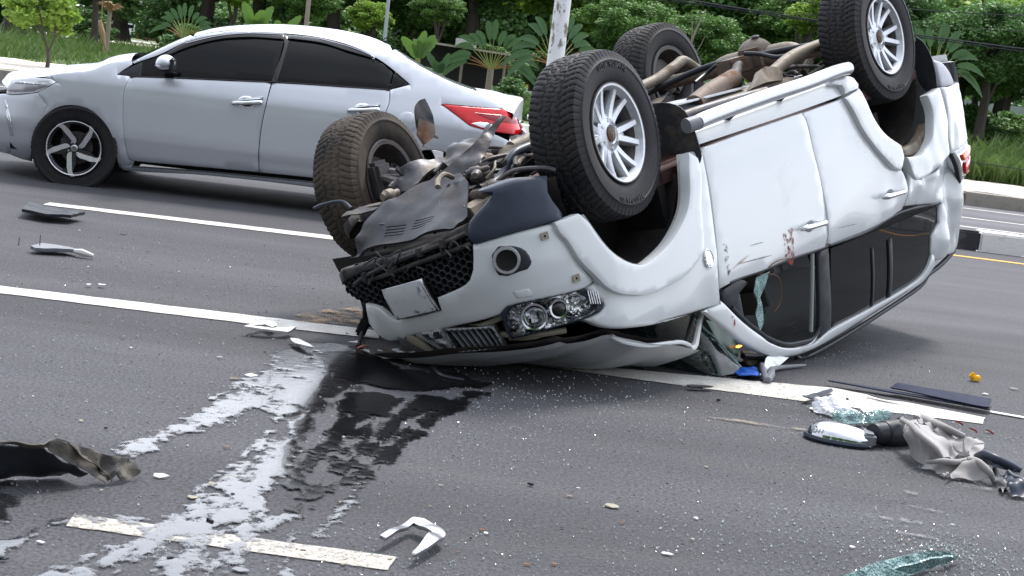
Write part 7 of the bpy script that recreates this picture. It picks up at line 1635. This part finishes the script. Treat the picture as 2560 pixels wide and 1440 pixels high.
# ================================================================= debris on the road
def deb(name,key,mat,label,cat,h=.02,th=.004,rough=.006,res=.02,zs=None,rnd=.003,group=None,flip=None):
    P=DEB[key]; n=len(P); 
    Z=zs if zs else [.012+h*(.5+.5*noise.noise(Vector((P[i][0]*9,P[i][1]*9,i*.7)))) for i in range(n)]
    o=sheet(name,[(p[0],p[1],z) for p,z in zip(P,Z)],mat,None,th=th,res=res,rnd=rnd,rough=rough,rscale=20)
    # normal must look up
    zmin=min(v.co.z for v in o.data.vertices); o.data.transform(Matrix.Translation((0,0,max(0,.007-zmin)))); c=sum((v.co for v in o.data.vertices),Vector())/len(o.data.vertices); o.data.transform(Matrix.Translation((-c.x,-c.y,0))); o.location=(c.x,c.y,0)
    tag(o,label,cat,group); return o
o=deb('plastic_trim','trim1','blackpl','long black plastic trim piece near the left end of the far lane line','trim',.05,.02,.01)
o=deb('broken_lamp_strip','trim2','graypl','slim grey and white broken strip with two upright pins on the left','trim',.02,.02)
x=B(); x.tube([(-.08,.0,.02),(-.08,0,.10)],.003,5); x.ob('pin','rust',o); x=B(); x.tube([(-.2,0,.02),(-.2,0,.07)],.003,5); x.ob('pin','rust',o); x=B(); x.tube([(.12,-.01,.03),(.17,-.02,.03),(.24,-.03,.02)],[.01,.022,.01],8); x.ob('white_end','paper',o)
deb('bent_bracket','vee','paper','white V shaped plastic bracket beside the solid lane line','bracket',.03,.012)
deb('curved_shard','shardw','paper','curved white shard lying at the edge of the spill','shard',.02,.006)
deb('flat_shard','shardw2','paper','flat white shard by the solid line end, nearest the SUV nose','shard',.01,.005)
deb('plastic_chip','chip1','paper','left one of two white chips above the solid lane line','chip',.004,.004); deb('plastic_chip','chip2','paper','right one of two white chips above the solid lane line','chip',.004,.004)
e=empty('crumpled_undertray','crumpled dirty grey undertray lying at the left edge of the road','undertray')
MT['traydust']=dusty('tray_plastic',(.035,.035,.037),(.12,.108,.093),.35,.62,.5,.1,scale=14,bump=.4)
sheet('raised_edge',t_lip,'traydust',e,th=.006,res=.014,rough=.003,corner=20)
sheet('diagonal_fold',t_band,'traydust',e,th=.006,res=.012,rough=.004,crease=.004,cf=8,corner=20)
sheet('crumpled_end',t_crum,'traydust',e,th=.006,res=.009,rough=.006,crease=.022,cf=8,corner=20,smooth=22)
sheet('inner_face',t_in,'blackpl',e,th=.006,res=.02,rough=.008,crease=.006,cf=4)
deb('chrome_trim','ushape','satin','bent silver U shaped trim in the foreground','trim',.035,.012,.004)
# chrome mirror cap
a,b_,c_,d,e_,f_=[Vector((*q,0)) for q in DEB['mircap']]
cx=(a+d)/2; w_=abs(d.x-a.x)*.5
e=empty('mirror_cap','chrome door mirror shell lying beside the grey airbag cloth','mirror',(cx.x,cx.y,.0),-.10)
bm=bmesh.new(); bmesh.ops.create_uvsphere(bm,u_segments=28,v_segments=16,radius=1); V=[(v.co.x*w_,v.co.y*w_*.62,(max(0,v.co.z)**.8)*w_*.48*(1-.25*v.co.x)+.012) for v in bm.verts]; bm.verts.index_update(); F=[[v.index for v in f.verts] for f in bm.faces if f.calc_center_median().z>-.02 and f.calc_center_median().x<.72]; bm.free()
mesh_obj('shell',V,F,'chrome',e)
x=B(); bm=bmesh.new(); x.tube([(w_*1.0*math.cos(q),w_*.62*math.sin(q),.014) for q in np.linspace(2.2,5.4,16)],.013,6); x.ob('rim','bluepl',e); bm.free()
x=B(); x.box((w_*.72,0,.035),(w_*.4,w_*.8,.06),bev=.012); x.ob('inner_bracket','graypl',e)
for k in range(4):
    x=B(); x.tube([(-w_*.88+.012*k,-w_*.30-.006*k,.035),(-w_*.82+.012*k,-w_*.36-.006*k,.06)],.003,5); x.ob('rib','clearlens',e)
# sleeve
a,b_=[Vector((*q,0)) for q in DEB['sleeve']]; d=b_-a
x=B(); P_=[a+d*t+Vector((0,.03,.055)) for t in (0,.02,.25,.3,.6,1,1.2)]; x.tube(P_,[.035,.045,.048,.054,.058,.055,.04],16); o=x.ob('black_sleeve','blackpl'); tag(o,'black rounded rubber sleeve between the mirror shell and grey cloth','sleeve')
# airbag cloth: two rolled folds and a crumpled skirt
cl=DEB['cloth']
def C3(i,z): return Vector((cl[i][0],cl[i][1],z))
def gp_(k): return k
e=empty('airbag_cloth','crumpled grey airbag cloth lying twisted on the road at right','airbag')
def fold(P,R,nm='fold',flat=.6,n=16,seed=0):
    P=[Vector(p) for p in P]; x=B(); x.tube(P,R,n); V=[]
    for v in x.V:
        v=Vector(v); k=noise.noise(Vector((v.x*9,v.y*9,v.z*12+seed)))*.010+.004*folds(v.x,v.y,seed,9); base=.006; v.z=base+(v.z-base)*flat; v+=Vector((k,k*.6,abs(k))); v.z=max(.008,v.z); V.append(v)
    return mesh_obj(nm,V,x.F,'cloth',e,60)
def pz(key,zs): return [(q[0],q[1],z) for q,z in zip(DEB[key],zs)]
for k_,(q,cs) in enumerate(((q_c1,.008),(q_c2,.007),(q_c3,.006),(q_c4,.008),(q_c5,.008),(q_c6,.008),(q_c7,.007))):
    sheet('cloth_fold',q,'cloth',e,th=.006,res=.011,rnd=.004,rough=.004,rscale=12,crease=cs,cf=4,nsd=k_*2.3,corner=40,smooth=50)
sheet('dark_end',q_c8,'blackpl',e,th=.006,res=.012,rnd=.004,crease=.008,cf=5)
x=B(); x.tube([q_c1[0],q_c1[1],q_c1[2],q_c1[3],q_c1[4]],[.012,.016,.014,.012,.008],8); x.tube([q_c3[0],q_c3[1],q_c3[2],q_c3[3]],[.016,.020,.020,.012],8); x.tube([q_c6[0],q_c6[1],q_c6[2],q_c6[3]],[.008,.012,.012,.006],8); x.tube([q_c7[2],q_c7[3],q_c7[4],q_c7[5]],[.01,.014,.014,.008],8); x.ob('rolled_hem','cloth',e,60)
x=B()
for k,(a_,b2) in enumerate(((2,.02),(3,.01),(4,.015))): 
    q=DEB['f1'][min(a_,4)]; x.tube([(q[0]+.0,q[1]-.01,.075),(q[0]+.02,q[1]-.02,.07),(q[0]+.035,q[1]-.01,.06)],.004,5)
x.ob('stain','blood',e)
e2=empty('dark_cover','crumpled dark blue plastic cover at the right edge of the photo','cover')
for k_,q in enumerate((q_k1,q_k2,q_k3)): sheet('cover_fold',q,'bluepl' if k_!=1 else 'blackpl',e2,th=.006,res=.012,rnd=.004,rough=.006,crease=.010,cf=5,nsd=k_*1.7+.5,corner=40,smooth=50)
x=B(); x.tube([q_k1[0],q_k1[1],q_k1[2],q_k1[3],q_k1[4]],[.008,.016,.018,.016,.012],8); x.tube([q_k3[0],q_k3[1],q_k3[2],q_k3[3]],[.008,.010,.012,.012],8); x.ob('rolled_edge','bluepl',e2,60)
# plastic bag, paper, glass slab, strips
P=DEB['bag']; cx=(P[0][0]+P[1][0])/2; cy=(P[0][1]+P[2][1])/2+.02; wd=(P[1][0]-P[0][0])/2
bm=bmesh.new(); bmesh.ops.create_icosphere(bm,subdivisions=5,radius=1)
for v in bm.verts:
    c=v.co.normalized(); k=1+.35*noise.noise(c*2.3)+.22*abs(noise.noise(c*5.5))+.12*abs(noise.noise(c*12))
    v.co=Vector((c.x*wd*k*1.0,c.y*wd*.9*k,max(-.0,c.z)*wd*.62*k*(1-.45*c.x)+.009+.004*abs(noise.noise(c*9))))
bm.verts.index_update(); o=mesh_obj('plastic_bag',[v.co+Vector((cx,cy,0)) for v in bm.verts],[[v.index for v in f.verts] for f in bm.faces],'bag',None,25); bm.free(); tag(o,'crumpled clear plastic bag lying by the end of the dashed line','plastic bag')
deb('torn_paper','paper','paper','torn white paper scrap right of the clear plastic bag','paper',.05,.002,.012)
deb('paper_scrap','paper2','paper','small white paper strip under the green glass slab','paper',.0,.002,0)
a,b_=[Vector((*q,.0)) for q in DEB['gslab']]; n=9; d=b_-a; up=[]; lo_=[]
for i in range(n): t=i/(n-1); wv=.035*math.sin(math.pi*(.12+.8*t))**.5; up.append((a.x+d.x*t,a.y+d.y*t+wv*1.4,.055+.012*math.sin(t*9))); lo_.append((a.x+d.x*t,a.y+d.y*t-wv*.3,.012))
o=sheet('crumbled_glass_slab',up+lo_[::-1],'crumb',None,th=.008,res=.010,rnd=.003,rough=.01,rscale=26,crease=.008,cf=9,ctrl=[((p[0]+q[0])/2,(p[1]+q[1])/2,.055) for p,q in zip(up,lo_)]); tag(o,'dark green strip of crumbled window glass left of the grey cloth','glass')
o=sheet('crumbled_glass_sheet',q_r1,'crumb',None,th=.010,res=.010,rnd=.003,rough=.006,crease=.010,cf=6,rscale=20,corner=40); tag(o,'pale green sheet of crumbled safety glass at the bottom right edge','glass')
x=sheet('folded_layer',q_r2,'crumb',o,th=.008,res=.010,rnd=.003,rough=.006,crease=.008,cf=7,nsd=3)
deb('long_strip','strip1','bluematt','long thin dark strip lying along the white dashed line','strip',.02,.006,.002)
deb('wide_strip','strip2','bluematt','wider blue black strip overlapping the right end of the long thin strip','strip',.035,.008,.002,zs=[.03,.05,.05,.03,.03])
deb('thin_strip','strip3','blackpl','short thin black strip lying on the white dashed line','strip',.01,.004,.002)
deb('curved_strip','strip4','bluepl','curved dark strip crossing the near edge of the dashed line','strip',.03,.005,.003)
deb('black_strip','strip5','blackpl','short black strip in the shade below the broken windscreen','strip',.01,.006,.002)
q=DEB['yellow'][0]; x=B(); x.box((0,0,.02),(.055,.035,.03),Matrix.Rotation(.4,3,'Z'),bev=.006); x.box((-.015,.005,.03),(.03,.03,.035),Matrix.Rotation(.6,3,'Y'),bev=.005); o=x.ob('yellow_fragment','yellow'); o.location=(q[0],q[1],0); tag(o,'yellow plastic fragment alone on the road at right','fragment')
deb('blue_cloth','blue','blue','bright blue cloth under the crushed corner of the roof','cloth',.025,.006,.03,res=.012)
P=DEB['gasket']; x=B(); x.tube([(P[0][0],P[0][1],.06),(P[1][0],P[1][1],.02),(P[2][0]+.03,P[2][1],.03),(P[3][0],P[3][1],.02),(P[4][0],P[4][1],.015)],[.012,.018,.022,.014,.006],8); o=x.ob('rubber_gasket','graypl'); tag(o,'grey rubber gasket piece under the roof corner','gasket')
P=DEB['tubeloop']; x=B(); x.tube([(P[0][0],P[0][1]+.1,.10),(P[0][0],P[0][1],.05),(P[1][0],P[1][1],.014),(P[2][0],P[2][1],.014),(P[3][0],P[3][1],.012)],.009,8); o=x.ob('rubber_hose','blackpl'); tag(o,'thin black rubber hose curling out from under the hood','hose')
P=DEB['conn']; x=B(); x.box((P[1][0],P[1][1],.05),(.05,.05,.09),Matrix.Rotation(.3,3,'Y'),bev=.01); x.tube([(P[1][0],P[1][1],.09),(P[1][0]-.01,P[1][1]+.02,.25),(P[1][0]+.0,P[1][1]+.05,.40),(P[1][0]-.03,P[1][1]+.1,.60)],.008,6); x.tube([(P[1][0],P[1][1],.03),(P[2][0]-.03,P[2][1],.014)],.01,6); o=x.ob('broken_connector','black'); tag(o,'black broken connector hanging on a wire at the SUV nose','connector')
x=B(); x.tube([(P[2][0]-.03,P[2][1]-.03,.012),(P[2][0],P[2][1],.02),(P[2][0]+.02,P[2][1]+.02,.012)],[.004,.007,.003],7); o=x.ob('red_scrap',simple('pink_scrap',(.35,.16,.13),.5)); tag(o,'small pinkish torn piece in the liquid below the connector','scrap')
# small pieces: each its own thing
random.seed(77)
KN={'k':('black_fragment','blackpl','small black plastic fragment','fragment'),'g':('grey_fragment','graypl','small grey fragment','fragment'),'w':('white_fragment','paper','small white fragment','fragment'),'c':('cream_fragment','cream','small cream coloured fragment','fragment'),'b':('brown_fragment','brown','small brown grey fragment','fragment'),'r':('dry_leaf','leaf_scrap','small reddish brown dry leaf','leaf'),'m':('metal_fragment','chrome','crumpled shiny metal fragment on the edge of the spill','fragment')}
LMK=[('the U shaped trim',(.33,4.15)),('the crumpled undertray',(-1.25,5.2)),('the V shaped bracket',(-.95,7.2)),('the black plastic trim',(-3.0,10.5)),('the pronged lamp strip',(-2.75,8.9)),('the mirror shell',(1.35,6.1)),('the grey cloth',(1.75,6.0)),('the plastic bag',(1.45,6.6)),('the green glass sheet',(1.2,4.6)),('the worn foreground dash',(-.4,4.3)),('the SUV nose',(-.6,7.0)),('the yellow piece',(2.5,7.9)),('the windscreen corner',(1.2,7.7)),('the long dark strip',(2.1,7.3)),('the far lane line',(-2.3,11)),('the solid white line',(-1.9,7.75)),('the middle of the spill',(-.55,5.4))]
def where(x,y):
    b_=min(LMK,key=lambda l:math.hypot((x-l[1][0]),(y-l[1][1])*.6)); dx=x-b_[1][0]; dy=(y-b_[1][1])*.6; far_=' well' if math.hypot(dx,dy)>.45 else ' just'
    return far_+(' left of ' if abs(dx)>abs(dy) and dx<0 else ' right of ' if abs(dx)>abs(dy) else ' beyond ' if dy>0 else ' in front of ')+b_[0]
def where0(x,y):
    a=('far left part of the road beyond the solid line' if y>7.75 and x<0 else 'left road between the solid line and foreground' if x<-.6 and y>5 else 'left foreground' if x<-.45 else 'middle foreground near the spill' if x<.15 and y<6 else 'road in front of the SUV' if x<.9 else 'right foreground' if y<6.2 else 'road near the dashed line at right'); return a
for k,(X,Y,s,kd) in enumerate(SHARDS):
    nm,mt,lb,ct=KN[kd]; s=max(.010,s*(.85 if kd in 'cw' else 1.0)); n=random.choice((4,5,6)); b=B(); V=[]; top=[];ph=random.uniform(0,6.28); el=random.uniform(.35,.8)
    if kd=='k' and random.random()<.5:
        for q in range(3):
            b.box((random.uniform(-.3,.3)*s,random.uniform(-.2,.2)*s,s*.18+.003),(s*random.uniform(.25,.6),s*random.uniform(.2,.4),s*random.uniform(.15,.35)),Matrix.Rotation(random.uniform(0,3),3,'Z'),bev=s*.04)
    else:
        tl_=random.uniform(.03,.20)*s; cu=random.uniform(-.04,.06)*s
        for q in range(n):
            a=ph+q*2*math.pi/n+random.uniform(-.3,.3); r=s*.5*random.uniform(.75,1.15); xx,yy=r*math.cos(a),r*math.sin(a)*el; V.append((xx,yy,.004+tl_*(yy/(s*.5*el)+1)*.5)); top.append((xx*.96,yy*.96,.004+tl_*(yy/(s*.5*el)+1)*.5+max(.0015,s*.035)))
        b.add(V+top+[(0,0,max(.006,tl_*.5+cu+.005))],[tuple(range(n))[::-1]]+[(q,(q+1)%n,(q+1)%n+n,q+n) for q in range(n)]+[(n+q,n+(q+1)%n,2*n) for q in range(n)])
    o=b.ob(nm,mt,None,30); o.location=(X,Y,.001); o.rotation_euler=(0,0,random.uniform(-.6,.6))
    w_=where(X,Y); tag(o,lb if kd=='m' else lb+w_,ct,None if kd=='m' else lb+'s'+w_)
# crumbs of safety glass as one mass
rs=np.random.RandomState(8); P=[]
def sc(n,cx,cy,sx,sy,s0=.002,s1=.005):
    for x_,y_ in zip(rs.normal(cx,sx,n),rs.normal(cy,sy,n)): P.append((x_,y_,rs.uniform(s0,s1)))
def scu(n,x0,x1,y0,y1,s0=.0012,s1=.0036):
    k=0
    while k<n:
        a=rs.uniform(x0,x1); b=rs.uniform(y0,y1)
        if noise.noise(Vector((a*1.6,b*1.3,5)))+.5*noise.noise(Vector((a*5,b*4,2)))>rs.uniform(-.45,.45): P.append((a,b,s0+(s1-s0)*rs.rand()**1.8)); k+=1
scu(2500,-.35,1.9,4.0,6.9); scu(900,-2.3,.2,4.0,7.4,.002,.005); scu(500,-2.6,-.7,7.7,10.2,.002,.005); sc(700,1.25,4.9,.35,.35); sc(420,1.62,7.35,.25,.16); sc(350,1.9,7.0,.28,.12); sc(300,.55,6.9,.5,.35,.002,.005); sc(260,1.55,5.1,.12,.10); scu(500,1.0,2.4,7.4,9.5,.002,.004)
V=[];F=[]
for x_,y_,s in P:
    k=len(V); a=rs.rand()*6.3; 
    for q in range(4): r=s*(.6+.5*rs.rand()); V.append((x_+r*math.cos(a+q*1.57),y_+r*math.sin(a+q*1.57),.002))
    for q in range(4): r=s*(.45+.4*rs.rand()); V.append((x_+r*math.cos(a+q*1.57+.3),y_+r*math.sin(a+q*1.57+.3),.003+s*(.5+.6*rs.rand())))
    F+=[(k+q,k+(q+1)%4,k+4+(q+1)%4,k+4+q) for q in range(4)]+[(k+4,k+5,k+6,k+7)]
o=mesh_obj('glass_crumbs',V,F,'fragment',smooth=0); tag(o,'countless crumbs of broken safety glass scattered over the road','glass',kind='stuff')
# grit
rs=np.random.RandomState(18); V=[];F=[]
for _ in range(2600):
    x_=rs.uniform(-2.6,2.6); y_=rs.uniform(3.7,10); s=rs.uniform(.0015,.005); k=len(V); a=rs.rand()*6.3
    for q in range(3): V.append((x_+s*math.cos(a+q*2.1)*(1+rs.rand()),y_+s*math.sin(a+q*2.1)*(1+rs.rand()),.001))
    V.append((x_,y_,s)); F+=[(k,k+1,k+3),(k+1,k+2,k+3),(k+2,k,k+3)]
o=mesh_obj('road_grit',V,F,simple('grit',(.10,.09,.085),.9,nz=.6,nscale=3),smooth=0); tag(o,'loose dark grit scattered over the asphalt','grit',kind='stuff')
